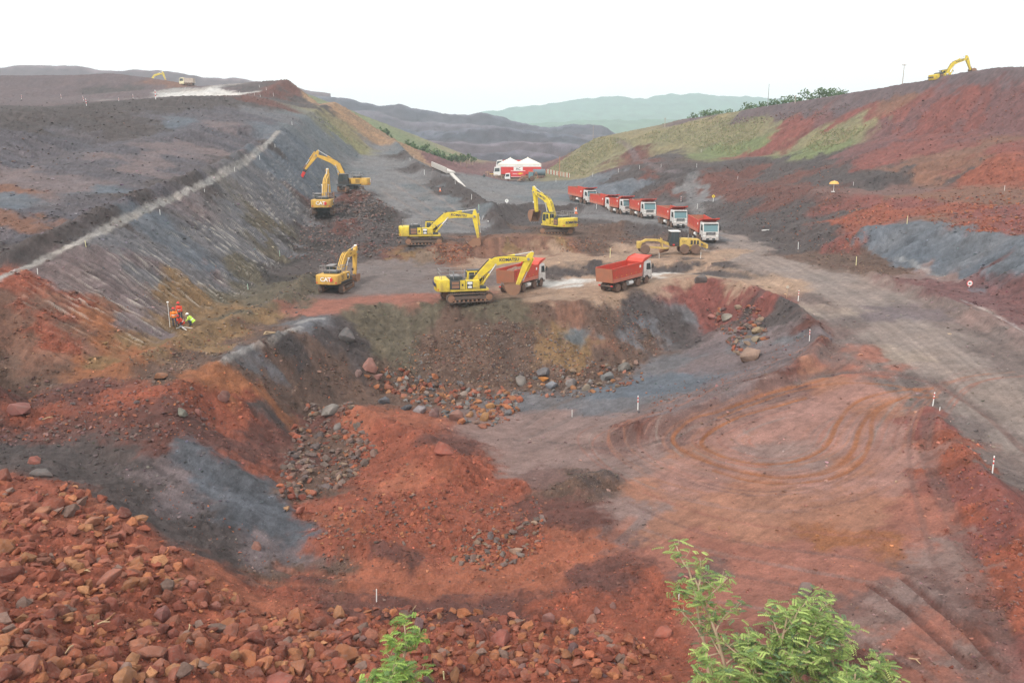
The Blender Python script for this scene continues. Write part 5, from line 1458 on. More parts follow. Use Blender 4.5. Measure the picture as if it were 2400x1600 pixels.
        if not kom:
            MB().cyl((-3.70, -.70, 1.95), (-3.722, -.70, 1.95), .30, n=20).build('emblem', RPRINT, root, U)
            lettering('CAT', .34, U @ frame((*bl[4].lerp(bl[5], .3).to_tuple()[:1], -.372, bl[4].lerp(bl[5], .3).y), (1, 0, 0), (0, 0, 1)), BPRINT, root, .008)
        if kom:
            lettering('KOMATSU', .17, U @ frame((.72, -1.512, 1.62), (1, 0, 0), (0, 0, 1)), NAVY, root, .006)
            lettering('500', .20, U @ frame((.13, -1.545, 1.92), (1, 0, 0), (0, 0, 1)), WPRINT, root, .006)
        for sy in (1, -1): MB().box(-3.5, -3.42, sy * 1.33 - .09, sy * 1.33 + .09, 1.42, 1.58).build('tail_light', RPRINT, root, U)
    return root

def place(u, y):
    """ground point on the sight column u at depth y"""
    x = (u - CX) / FOCAL * y * CT * 1.0
    for _ in range(3):
        z = float(base_h(x, y)); b = (z * CT + y * ST) / (y * CT - z * ST)      # forward distance along the axis
        x = (u - CX) / FOCAL * (y * CT - z * ST)
    return ground_at(x, y)

excavator('lemon-yellow excavator loading the muddy dump truck beside the pit edge', place(1072, 87.6), 18, 13, 21, -112, -150, 'K', .97)
excavator('lemon-yellow excavator reaching its bucket down over the orange bank', place(975, 117.5), 3, 6, 16, -80, -125, 'K')
excavator('lemon-yellow excavator seen from behind with its open bucket raised near the truck queue', place(1280, 128.5), 172, 124, 38, -98, -35, 'K')
excavator('ochre-yellow excavator standing alone on the grey bench with its back to us', place(774, 92.5), 84, 80, 20, -98, -150, 'C', .85)
excavator('ochre-yellow excavator parked below the hammer excavator, rear facing us', place(745, 134.5), 99, 95, 38, -70, -120, 'C')
excavator('ochre-yellow excavator with a red hydraulic hammer breaking the rock', place(806, 150.5), 120, 184, 41, -50, -62, 'H')
excavator('pale yellow excavator digging on the skyline of the right hill', place(2168, 187) + Vector((0, 0, -.9)), 14, 8, 26, -72, -30, 'K', .82, tilt=(0, -.18), rails=False)
excavator('tiny yellow excavator on the skyline of the far left plateau', place(345, 415) + Vector((0, 0, 1)), 10, 5, 30, -70, -110, 'K', rails=False, detail=False)

# ------------------------------------------------------------------ tipper trucks
def wheel(root, x, y, r=.53, w=.34, steer=0.0, name='wheel'):
    s = 1 if y > 0 else -1
    o = MB().lathe([(r * .62, -w / 2), (r * .9, -w / 2), (r, -w / 2 + .06), (r, w / 2 - .06), (r * .9, w / 2), (r * .62, w / 2)], 20, 'y', (x, y, r)).build(name, MUDW, root)
    MB().lathe([(r * .60, -w / 2 + .02), (r * .60, w / 2 - .03), (r * .5, w / 2 - .10 if s > 0 else w / 2 - .03), (.16, w / 2 - .04), (.10, w / 2 + .03)][::1] if s > 0 else
               [(.10, -w / 2 - .03), (.16, -w / 2 + .04), (r * .5, -w / 2 + .10), (r * .60, -w / 2 + .03), (r * .60, w / 2 - .02)], 16, 'y', (x, y, r)).build('rim', MUDW, o)
    return o
def make_truck(loaded=False):
    root = thing('dump_truck', 'truck', 'dump truck')
    MB().box(-4.4, 4.2, -.45, -.25, .75, 1.05).box(-4.4, 4.2, .25, .45, .75, 1.05).box(-4.45, -4.3, -.9, .9, .75, .95).build('chassis', TRACK, root)
    for x in (3.25, 1.35):
        for y in (1.06, -1.06): wheel(root, x, y)
        MB().cyl((x, -.95, .53), (x, .95, .53), .09).build('axle', TRACK, root)
    for x in (-1.95, -3.35):
        for y in (1.08, -1.08): wheel(root, x, y, w=.34)
        for y in (.70, -.70): MB().lathe([(.3, -.15), (.5, -.15), (.53, -.1), (.53, .1), (.5, .15), (.3, .15)], 16, 'y', (x, y, .53)).build('wheel', MUDW, root)
        MB().cyl((x, -.95, .53), (x, .95, .53), .12).build('axle', TRACK, root)
    MB().cyl((.1, -.95, .75), (-.9, -.95, .75), .3, n=14).build('air_tank', WHITE, root, smooth=True)
    MB().cyl((.3, .95, .75), (-.9, .95, .75), .32, n=14).build('fuel_tank', GREYM, root, smooth=True)
    # cab
    cab = MB().prism([(2.55, .95), (2.95, .95), (3.0, 1.15), (3.55, 1.15), (3.75, .85), (4.5, .80), (4.56, 1.55), (4.50, 1.75), (4.22, 2.98), (4.05, 3.1), (2.62, 3.12), (2.55, 2.9)], -1.22, 1.22).build('cab', CABW, root, None, .06, False, 2)
    MB().prism([(4.512, 1.80), (4.265, 2.84), (4.245, 2.84), (4.49, 1.80)], -1.08, 1.08).build('windscreen', TGLASS, cab)
    MB().box(4.40, 4.50, -1.1, 1.1, 2.84, 3.0).build('visor', DGREEN, cab, Matrix.Translation((-.12, 0, 0)))
    for s in (1, -1):
        MB().prism([(3.15, 1.95), (4.25, 1.85), (4.05, 2.75), (3.2, 2.8)], s * 1.225 - .008, s * 1.225 + .008).build('side_window', GLASS, cab)
        MB().tube([(4.3, s * 1.2, 2.75), (4.42, s * 1.45, 2.7), (4.42, s * 1.45, 2.0), (4.35, s * 1.22, 1.95)], .022, 5).box(4.36, 4.44, s * 1.45 - .10, s * 1.45 + .10, 2.05, 2.6).build('mirror', BPRINT, cab)
        MB().box(4.50, 4.60, s * .98 - .2, s * .98 + .2, 1.05, 1.28).build('headlight', LAMP, cab, None, .02)
        MB().box(3.10, 3.30, s * 1.232 - .006, s * 1.232 + .006, 1.78, 1.83).build('door_handle', BPRINT, cab)
    MB().box(4.53, 4.585, -.72, .72, 1.32, 1.72).build('grille', DGREEN, cab, None, .02)
    for k in range(3): MB().box(4.58, 4.60, -.66, .66, 1.38 + .11 * k, 1.42 + .11 * k).build('grille_bar', GREYM, cab)
    MB().bar((4.60, -.45, 1.36), (4.60, .45, 1.70), .03, .03).build('badge_bar', CHROME, cab)
    MB().box(4.35, 4.68, -1.22, 1.22, .52, 1.0).build('bumper', CABW, root, None, .05)
    MB().box(4.66, 4.70, -.7, .7, .56, .82).build('bumper_grille', DGREEN, root)
    MB().box(4.69, 4.705, -.22, .22, .62, .74).build('number_plate', WPRINT, root)
    for s in (1, -1): MB().prism([(2.6, .55), (2.7, .9), (3.0, 1.18), (3.5, 1.18), (3.8, .9), (3.9, .55), (3.78, .55), (3.68, .85), (3.45, 1.1), (3.05, 1.1), (2.82, .85), (2.72, .55)], s * .9, s * 1.24).build('mudguard', BPRINT, root)
    # body
    zf, zt = 1.32, 3.10
    prof = [(-4.55, zf + .05), (2.0, zf), (2.42, zt), (-4.75, zt)]
    bed = MB()
    t = .07
    for s in (1, -1): bed.prism(prof, s * 1.27 - t / 2, s * 1.27 + t / 2)
    bed.prism([(-4.55, zf + .05), (2.0, zf), (2.0, zf + .10), (-4.55, zf + .15)], -1.24, 1.24)
    bed.prism([(2.0, zf), (2.08, zf), (2.50, zt), (2.42, zt)], -1.24, 1.24)
    bd = bed.build('bed', TRED, root)
    MB().prism([(2.30, zt - .30), (2.48, zt - .05), (2.72, zt + .32), (4.30, zt + .56), (4.30, zt + .66), (2.62, zt + .42), (2.2, zt + .02)], -1.28, 1.28).build('canopy', TRED, bd)
    for s in (1, -1):
        MB().prism([(1.9, zt), (2.42, zt), (4.25, zt + .58), (4.30, zt + .74), (2.5, zt + .48)], s * 1.26, s * 1.32).build('canopy_cheek', TRED, bd)
        MB().prism([(-4.56, zf + .02), (1.98, zf - .02), (2.06, zf + .42), (-4.6, zf + .46)], s * 1.31, s * 1.36).build('lower_panel', TPINK, bd)
        MB().box(-4.75, 2.4, s * 1.25 - .02 if s > 0 else s * 1.25 - .08, s * 1.25 + .08 if s > 0 else s * 1.25 + .02, zt - .03, zt + .09).build('top_rail', TRED, bd)
        for k in range(6): MB().box(-3.9 + 1.1 * k, -3.78 + 1.1 * k, s * 1.31, s * 1.325, zf + .62, zf + .68).build('marker_lamp', YPRINT, bd)
        MB().box(1.35, 1.72, s * 1.308, s * 1.318, zt - .62, zt - .28).build('decal', WPRINT, bd)
    MB().prism([(-4.62, zf + .02), (-4.82, zt + .02), (-4.90, zt + .02), (-4.70, zf + .02)], -1.30, 1.30).build('tailgate', TAILG, bd)
    for s in (1, -1): MB().tube([(-4.7, s * 1.34, zt - .1), (-4.4, s * 1.36, zt - .16), (-4.0, s * 1.36, zt - .12)], .04, 6).build('gate_hinge', TAILG, bd)
    for s in (1, -1): MB().box(-4.5, -4.4, s * .95 - .15, s * .95 + .15, .8, .95).build('tail_light', RPRINT, root)
    MB().box(-4.2, -3.9, -1.25, 1.25, .62, .68).build('mudflap', BPRINT, root)
    return root
def load_heap(root, n=40):
    rgk = np.random.default_rng(3)
    xs = np.linspace(-4.3, 1.9, 16); ys = np.linspace(-1.2, 1.2, 9)
    v = [(x, y, 2.5 + .7 * math.exp(-((x + 1.5) / 2.4) ** 2) * (1 - (y / 1.4) ** 2) + rgk.uniform(-.1, .1)) for x in xs for y in ys]
    f = [(i * 9 + j, (i + 1) * 9 + j, (i + 1) * 9 + j + 1, i * 9 + j + 1) for i in range(15) for j in range(8)]
    return MB().add(v, f).build('soil_load', paint('load_soil', (.17, .10, .075), .95, .6, (.26, .15, .11), scale=4), root)
truck0 = make_truck()
QUEUE = [
 (1613, 127, -88, 'white-cab red dump truck at the head of the queue, nearest on the haul road'),
 (1542, 143, -82, 'white-cab red dump truck second from the front of the queue'),
 (1474, 158, -80, 'white-cab red dump truck third from the front of the queue'),
 (1424, 166, -76, 'white-cab red dump truck fourth in the queue, overlapping the one behind it'),
 (1388, 173, -70, 'red dump truck mostly hidden behind the fourth truck of the queue'),
 (1337, 186, -66, 'white-cab red dump truck last in the queue, wheels hidden behind a dark bank'),
 (1436, 95, 48, 'red dump truck with an empty bed driving away on the wet bench'),
 (1200, 95.5, 62, 'red dump truck being loaded behind the nearest lemon-yellow excavator'),
]
for k, (u, y, a, label) in enumerate(QUEUE):
    t_ = truck0 if k == 0 else copy_tree(truck0)
    p = place(u, y)
    t_.location = p; e = 3.0
    dx, dy = math.cos(math.radians(a)), math.sin(math.radians(a))
    slope = (float(base_h(p.x + dx * e, p.y + dy * e)) - float(base_h(p.x - dx * e, p.y - dy * e))) / (2 * e)
    t_.rotation_euler = (0, -math.atan(slope), math.radians(a))
    if k >= 6: t_.scale = (.91,) * 3
    tag(t_, label, 'dump truck', 'red dump trucks')
    if k in (0, 7): load_heap(t_) if k == 7 else None

# ------------------------------------------------------------------ motor grader
def grader(label, loc, head):
    root = thing('motor_grader', label, 'grader', loc, (0, 0, math.radians(head)))
    Y = GRADY
    for x in (-1.6, -3.15):
        for y in (1.0, -1.0):
            o = MB().lathe([(.4, -.22), (.62, -.22), (.70, -.14), (.70, .14), (.62, .22), (.4, .22)], 20, 'y', (x, y, .70)).build('wheel', MUDW, root)
            MB().lathe([(.41, -.18), (.41, .18), (.30, .12), (.14, .2)] if y > 0 else [(.14, -.2), (.30, -.12), (.41, -.18), (.41, .18)], 16, 'y', (x, y, .70)).build('rim', Y, o)
    for y in (1.05, -1.05):
        o = MB().lathe([(.4, -.22), (.62, -.22), (.70, -.14), (.70, .14), (.62, .22), (.4, .22)], 20, 'y', (4.1, y, .70)).build('wheel', MUDW, root)
        MB().lathe([(.41, -.18), (.41, .18), (.30, .12), (.14, .2)] if y > 0 else [(.14, -.2), (.30, -.12), (.41, -.18), (.41, .18)], 16, 'y', (4.1, y, .70)).build('rim', Y, o)
    for y in (.72, -.72): MB().box(-3.2, -1.5, y - .1, y + .1, .5, .9).build('tandem_case', Y, root, None, .04)
    MB().cyl((4.1, -1, .7), (4.1, 1, .7), .12).box(3.95, 4.3, -.5, .5, .7, 1.1).build('front_axle', Y, root)
    MB().prism([(-4.0, 1.0), (-.9, 1.0), (-.9, 2.05), (-1.2, 2.25), (-3.7, 2.1), (-4.0, 1.8)], -.62, .62).build('engine_hood', Y, root, None, .05)
    for s in (1, -1):
        for k in range(3): MB().box(-3.7 + .45 * k, -3.4 + .45 * k, s * .628 - .008, s * .628 + .008, 1.3, 1.9).build('louvre', BPRINT, root)
    MB().cyl((-2.2, .3, 2.2), (-2.2, .3, 2.75), .07).cyl((-3.0, -.3, 2.1), (-3.0, -.3, 2.5), .1).build('exhaust', GREYM, root)
    MB().prism([(-.9, 1.0), (.2, .95), (.9, 1.25), (2.2, 1.75), (3.7, 1.8), (4.4, 1.5), (4.6, .9), (4.75, .9), (4.65, 1.7), (3.9, 2.08), (2.0, 2.05), (.7, 1.6), (-.9, 1.5)], -.22, .22).build('main_frame', Y, root, None, .03)
    MB().box(4.55, 5.15, -.45, .45, .75, 1.75).build('front_weight', Y, root, None, .08)
    MB().bar((4.0, 0, .95), (1.2, -.55, .75), .2, .2).bar((4.0, 0, .95), (1.2, .55, .75), .2, .2).build('drawbar', Y, root)
    MB().cyl((1.1, 0, .72), (1.1, 0, .86), .72, n=24).build('circle', Y, root)
    R_ = Matrix.Translation((1.1, 0, 0)) @ rotz(math.radians(-32))
    MB().prism(thick_line([(.22, .12), (.08, .22), (.02, .42), (.10, .65), (.22, .74)], [.04] * 5), -1.9, 1.9).build('blade', RUSTY, root, R_)
    for s in (1, -1):
        MB().cyl((1.5, s * .55, .85), (1.65, s * .45, 2.2), .07).build('lift_cylinder', Y, root)
        MB().cyl((2.3, s * .35, 2.0), (2.3, s * .35, 2.85), .03).build('post', BPRINT, root)
    cab = MB().prism([(-.85, 1.1), (.45, 1.1), (.62, 1.6), (.35, 3.15), (-.8, 3.15)], -.75, .75).build('cab', BPRINT, root, None, .04)
    MB().box(-.95, .5, -.85, .85, 3.15, 3.27).build('cab_roof', WHITE, cab, None, .03)
    for s in (1, -1): MB().prism([(-.72, 1.7), (-.1, 1.6), (-.1, 3.05), (-.7, 3.05)], s * .755 - .008, s * .755 + .008).prism([(-.02, 1.55), (.5, 1.6), (.27, 3.05), (-.02, 3.05)], s * .755 - .008, s * .755 + .008).build('side_window', GLASS, cab)
    MB().prism([(.635, 1.65), (.385, 3.05), (.37, 3.05), (.615, 1.65)], -.66, .66).build('windscreen', GLASS, cab)
    MB().bar((-4.0, .35, 1.7), (-4.75, .35, 1.35), .12, .2).bar((-4.0, -.35, 1.7), (-4.75, -.35, 1.35), .12, .2).bar((-4.0, 0, 1.1), (-4.75, 0, .9), .14, .16).box(-4.95, -4.7, -.95, .95, .8, 1.4).build('ripper', Y, root)
    for k in range(3): MB().prism([(-4.9, 1.5), (-4.78, 1.5), (-4.74, .6), (-4.62, .4), (-4.82, .55)], -.7 + .7 * k - .04, -.7 + .7 * k + .04).build('ripper_tooth', GREYM, root)
    lettering('CAT', .34, frame((-1.6, .635, 1.75), (-1, 0, 0), (0, 0, 1)), BPRINT, root, .006)
    MB().box(-.2, .1, .76, .775, 1.2, 1.4).build('decal', RPRINT, root)
    return root
grader('dusty yellow motor grader with a black cab levelling the tan middle road', place(1543, 115.2) + Vector((0, 0, .15)), 181)
# ------------------------------------------------------------------ marker posts
def px_height(p, px):
    """metres covered by px sight-line pixels at point p"""
    q = Vector((p[0], p[1], p[2] - CAM_Z))
    fwd = q.y * CT - q.z * ST
    return px * fwd / FOCAL
def post(u, v, px, style, label, lean=(0, 0), group='marker posts'):
    p = spot(u, v)
    h = px_height(p, px) / .97
    r = max(.028, h * .032)
    o = thing('marker_post', label, 'post', p - Vector((0, 0, .05)), lean, group)
    if style == 'rw':
        MB().cyl((0, 0, 0), (0, 0, h * .55), r, n=10).build('pole', WHITE, o, smooth=True)
        for k in range(4): MB().cyl((0, 0, h * (.55 + .1125 * k)), (0, 0, h * (.55 + .1125 * (k + 1))), r * 1.02, n=10).build('red_band' if k % 2 == 0 else 'white_band', RPRINT if k % 2 == 0 else WHITE, o)
    elif style == 'rw2':
        MB().cyl((0, 0, 0), (0, 0, h * .3), r * 1.15, n=8).build('pole', WHITE, o)
        for k in range(4): MB().cyl((0, 0, h * (.3 + .175 * k)), (0, 0, h * (.3 + .175 * (k + 1))), r * 1.17, n=8).build('red_band' if k % 2 == 0 else 'white_band', RPRINT if k % 2 == 0 else WHITE, o)
    else:
        mat = {'w': WHITE, 'y': paint('yellow_post', (.72, .66, .36), .6, .2), 'g': paint('green_post', (.45, .66, .52), .6, .2)}[style]
        MB().cyl((0, 0, 0), (0, 0, h * .96), r, n=8).build('pole', mat, o)
        MB().cyl((0, 0, h * .96), (0, 0, h), r * 1.1, r * .6, n=8).build('cap', mat, o)
    return o
POSTS = [
 (2142,932,33,'rw','red-banded white post at the corner of the dirt pad and haul road'),
 (2279,1086,43,'rw','nearest red-banded white post on the berm right of the dirt pad'),
 (1465,941,34,'rw','red-banded white post on the pit floor where the berm runs out'),
 (1859,783,28,'rw','red-banded white post on the bend of the pit berm'),
 (1833,691,25,'rw','red-banded white post beside the round sign at the pit berm'),
 (865,1381,33,'w','thin white post standing at the top of the front rubble'),
 (1559,1376,34,'w','thin white post just left of the large bushes'),
 (1020,1560,24,'y','pale stake low in the front rubble right of the small bush'),
 (1314,957,18,'w','thin white stake on the grey pit floor'),
 (2158,943,10,'w','short stake right of the pad corner post'),
 (1401,592,22,'y','yellowish post on the edge of the grader road, left of the grader'),
 (1514,594,14,'w','white post in front of the grader blade'),
 (1609,594,15,'w','white post in front of the grader ripper'),
 (1553,519,14,'w','white post at the front wheel of the second queued truck'),
 (1617,548,13,'w','white post at the front wheel of the leading queued truck'),
 (1370,484,12,'w','white post between the last and the overlapping queued trucks'),
 (1320,492,14,'w','white post beside the traffic cone below the last queued truck'),
 (1601,480,12,'w','white post behind the leading queued truck'),
 (1564,463,12,'rw2','red and white post on the slope behind the truck queue'),
 (1833,573,17,'w','white post along the right edge of the haul road, upper one'),
 (1966,611,22,'y','yellowish post along the right edge of the haul road, lower one'),
 (2083,514,18,'y','yellowish post on the crest of the blue-grey eroded face'),
 (2307,438,12,'w','white post on the red bench at the right picture edge'),
 (1960,426,8,'w','small white post on the bench right of the parasol'),
 (1694,413,9,'w','small white post on the red slope above the truck queue'),
 (1420,396,9,'w','small white post at the foot of the grassed knoll'),
 (1469,389,9,'w','small white post on the dark bank right of the knoll, first'),
 (1518,385,8,'w','small white post on the dark bank right of the knoll, second'),
 (1600,385,9,'w','small white post on the dark bank right of the knoll, third'),
 (1361,406,9,'w','small white post where the knoll meets the dark slope'),
 (1277,418,9,'w','small white post at the end of the picket fence'),
 (1610,351,7,'w','small white post below the grassed slope'),
 (87,630,15,'w','nearest white post along the crest road on the left wall'),
 (198,568,16,'y','yellowish post along the crest road, second from the left'),
 (368,493,12,'w','white post along the crest road, third from the left'),
 (470,441,7,'w','short white stub along the crest road, fourth from the left'),
 (539,395,11,'w','white post along the crest road, fifth from the left'),
 (597,367,10,'w','white post along the crest road, sixth from the left'),
 (632,339,8,'w','white post along the crest road, seventh from the left'),
 (671,287,7,'w','farthest white post along the crest road'),
 (643,589,14,'g','pale green post at the foot of the left wall, farther one'),
 (570,665,14,'g','pale green post at the foot of the left wall, nearer one'),
 (199,243,16,'rw2','stout red and white post on the upper left crest'),
 (192,231,10,'rw2','red and white post just behind the stout one on the upper left crest'),
 (358,228,20,'rw2','tallest red and white post on the upper left crest'),
 (50,228,10,'rw2','leftmost red and white post on the upper left plateau'),
 (141,227,10,'rw2','red and white post second from the left on the upper plateau'),
 (273,233,8,'rw2','small red and white post between the stout and the tallest posts'),
 (306,226,9,'rw2','red and white post left of the tallest one'),
 (551,217,7,'w','white post at the right end of the wet plateau floor'),
 (585,220,6,'w','white post at the foot of the upper hump, left one'),
 (598,224,7,'w','white post at the foot of the upper hump, middle one'),
 (628,222,8,'w','white post at the foot of the upper hump, right one'),
 (612,208,7,'w','white post half way up the upper hump'),
 (596,202,7,'w','white post near the top of the upper hump'),
 (975,402,12,'w','white post with a cross bar on the ramp berm'),
 (994,397,8,'rw2','red and white post behind the cross bar post on the ramp berm'),
 (1046,431,12,'w','white post half way down the ramp berm'),
 (1083,459,13,'w','white post on the lower ramp berm'),
 (1100,483,14,'g','greenish post near the lower end of the ramp berm'),
 (1102,505,8,'w','short stub at the lower end of the ramp berm, left one'),
 (1107,505,10,'w','leaning short stub at the lower end of the ramp berm, right one'),
 (942,372,8,'w','white post near the top of the ramp berm, left one'),
 (951,366,8,'w','white post near the top of the ramp berm, right one'),
]
for k, (u, v, px, st, label) in enumerate(POSTS):
    lean = (random.uniform(-.05, .05), random.uniform(-.05, .05), random.uniform(0, 6))
    if 'leaning' in label: lean = (0, .3, 0)
    post(u, v, px, st, label, lean)
p = spot(1120, 510)
tag(MB().bar((0, 0, .12), (2.4, -1.2, .10), .12, .12).build('fallen_post', WHITE), 'white post lying on the ground below the ramp berm', 'post').location = p
p = spot(1762, 531)
tag(MB().bar((-.9, 0, .12), (.9, .2, .22), .14, .12).build('fallen_post', WHITE), 'white post lying on the right bank of the haul road', 'post').location = p

# ------------------------------------------------------------------ signs, cones, parasol
def round_sign(u, v, px, rpx, label, face, ring, mark=None, post_mat=WHITE, text=None):
    p = spot(u, v); h = px_height(p, px); r = px_height(p, rpx)
    o = thing('road_sign', label, 'sign', p - Vector((0, 0, .04)), (0, 0, 0), 'road signs')
    MB().cyl((0, .03, 0), (0, .03, h + r), r * .13, n=8).build('pole', post_mat, o)
    MB().cyl((0, .0, h + r), (0, -.03, h + r), r, n=24).build('sign_ring', ring, o)
    MB().cyl((0, -.03, h + r), (0, -.045, h + r), r * .78, n=24).build('sign_face', face, o)
    if mark == 'arrow':
        MB().prism([(-.55 * r, h + r), (-.05 * r, h + 1.4 * r), (-.05 * r, h + 1.15 * r), (.45 * r, h + 1.15 * r), (.45 * r, h + .85 * r), (-.05 * r, h + .85 * r), (-.05 * r, h + .6 * r)], -.055, -.045).build('arrow', BPRINT, o)
    if mark == 'bar': MB().box(-.12 * r, .12 * r, -.055, -.045, h + .6 * r, h + 1.4 * r).build('mark', BPRINT, o)
    return o
round_sign(2226, 660, 3, 7, 'round white sign with red rim and arrow low on the right roadside', WPRINT, RPRINT, 'arrow')
round_sign(1807, 684, 22, 3.6, 'small round sign on a tan pole at the pit berm', paint('sign_back', (.45, .40, .33), .6, .3), paint('sign_rim', (.5, .42, .34), .6, .3), None, WOOD)
round_sign(1164, 468, 3, 4, 'small round white sign on the bank below the yard', WPRINT, WPRINT, 'bar')
round_sign(1227, 470, 3, 3, 'smallest round white sign beside the raised bucket', WPRINT, WPRINT)
def diamond_sign(u, v, px, rpx, label, mat, post_mat):
    p = spot(u, v); h = px_height(p, px); r = px_height(p, rpx)
    o = thing('road_sign', label, 'sign', p - Vector((0, 0, .04)), (0, 0, 0), 'road signs')
    MB().cyl((0, .03, 0), (0, .03, h + r), r * .12, n=8).build('pole', post_mat, o)
    MB().prism([(0, h), (r, h + r), (0, h + 2 * r), (-r, h + r)], -.02, .01).build('sign_face', mat, o)
    MB().prism([(0, h + .6 * r), (.3 * r, h + r), (0, h + 1.4 * r), (-.3 * r, h + r)], -.03, -.02).build('mark', BPRINT, o)
diamond_sign(1638, 463, 8, 4.2, 'yellow diamond warning sign on the bank behind the truck queue', YPRINT, WHITE)
diamond_sign(1112, 413, 5, 4, 'dark diamond sign seen from behind at the yard entrance', DGREEN, GREYM)
def cone(u, v, px, label):
    p = spot(u, v); h = px_height(p, px)
    o = thing('traffic_cone', label, 'traffic cone', p, (0, 0, 0), 'traffic cones')
    MB().box(-h * .28, h * .28, -h * .28, h * .28, 0, h * .06).build('base', ORANGE, o)
    for a, b, m, nm in ((.06, .4, ORANGE, 'cone'), (.4, .62, WPRINT, 'white_band'), (.62, 1, ORANGE, 'tip')):
        MB().cyl((0, 0, h * a), (0, 0, h * b), h * .22 * (1 - a * .85), h * .22 * (1 - b * .85), 14).build(nm, m, o, smooth=True)
cone(1011, 440, 9, 'orange traffic cone beside the ramp berm')
cone(1323, 491, 15, 'orange and white traffic cone below the last queued truck')
p = spot(1914, 441); h = px_height(p, 26)
um = thing('parasol', 'orange parasol standing on the bench of the right hill', 'parasol', p)
MB().cyl((0, 0, 0), (0, 0, h), .035, n=8).build('pole', WHITE, um)
R_ = px_height(p, 11)
prof = [(R_ * math.cos(math.radians(a)), h * .72 + R_ * .55 * math.sin(math.radians(a))) for a in (0, 20, 40, 60, 78)] + [(.03, h * .72 + R_ * .56)]
MB().lathe(prof, 8).build('canopy', paint('orange_canvas', (.78, .40, .10), .8, .2), um)
MB().lathe([(R_ * 1.01, h * .72 - .1), (R_ * 1.01, h * .72)], 8).build('valance', paint('pale_orange_canvas', (.80, .52, .22), .8, .2), um)
MB().box(-.3, .3, -.3, .3, 0, .12).build('base', WHITE, um)
# sawhorse-like wooden frame and sticks
p = spot(622, 768); k = px_height(p, 1)
fr = thing('wooden_frame', 'pale triangular wooden frame lying on the spur path', 'frame', p + Vector((0, 0, .06)))
for a, b in (((-13, 2.5), (13, -1)), ((13, -1), (-9, -7)), ((-9, -7), (-13, 2.5))):
    MB().bar((a[0] * k, a[1] * k * 3, .06), (b[0] * k, b[1] * k * 3, .06), .09, .06).build('stick', WOOD, fr)
for u, v, du, dv, label in ((108, 967, 26, -6, 'pale broken branch lying on the brown mound'), (435, 1448, 12, 24, 'pale stick leaning in the left rubble'), (195, 1322, 30, 2, 'thin dry stick lying among the left rubble rocks'),
                           (232, 1442, 40, -8, 'dry forked root in the left rubble'), (2100, 1525, 10, 22, 'pale stick lying on the lower right ground'), (948, 1408, 10, -14, 'dry stick above the small bush'), (160, 1500, 6, 30, 'bent dry twig in the lower left rubble')):
    p = spot(u, v); k = px_height(p, 1)
    a = Vector((-du * k / 2, dv * k * .7, .10)); b = Vector((du * k / 2, -dv * k * .7, .22)); m = a.lerp(b, .55) + Vector((.03, .04, .08))
    s_ = MB().cyl(a, m, .035, .03, 6).cyl(m, b, .03, .015, 6).cyl(m, m.lerp(b, .6) + Vector((.08, .1, .1)), .018, .008, 5).build('dry_stick', WOOD)
    s_.location = p; tag(s_, label, 'stick', 'dry sticks')

# ------------------------------------------------------------------ survey crew
SKIN = paint('skin', (.36, .20, .13), .6, .1)
CLOTH = {n: paint(n, c, .85, .15) for n, c in (('orange_vest', (.85, .24, .03)), ('red_vest', (.72, .07, .03)), ('lime_vest', (.55, .85, .10)), ('dark_trousers', (.03, .045, .075)), ('white_stripe', (.85, .85, .80)), ('white_helmet', (.82, .82, .80)), ('red_helmet', (.66, .06, .05)), ('boots', (.03, .025, .02)))}
def skin_mesh(name, joints, edges, mat, parent, sub=2):
    me = bpy.data.meshes.new(name)
    me.from_pydata([j[0] for j in joints], edges, [])
    o = bpy.data.objects.new(name, me); COL.objects.link(o); o.parent = parent
    o.modifiers.new('skin', 'SKIN')
    sk = me.skin_vertices[0] if me.skin_vertices else None
    if sk is None:
        bpy.context.view_layer.objects.active = o; bpy.ops.mesh.customdata_skin_add(); sk = me.skin_vertices[0]
    for d, j in zip(sk.data, joints):
        d.radius = j[1] if isinstance(j[1], tuple) else (j[1], j[1])
    sk.data[0].use_root = True
    m = o.modifiers.new('sub', 'SUBSURF'); m.levels = m.render_levels = sub
    me.materials.append(mat)
    for mod in o.modifiers: pass
    return o
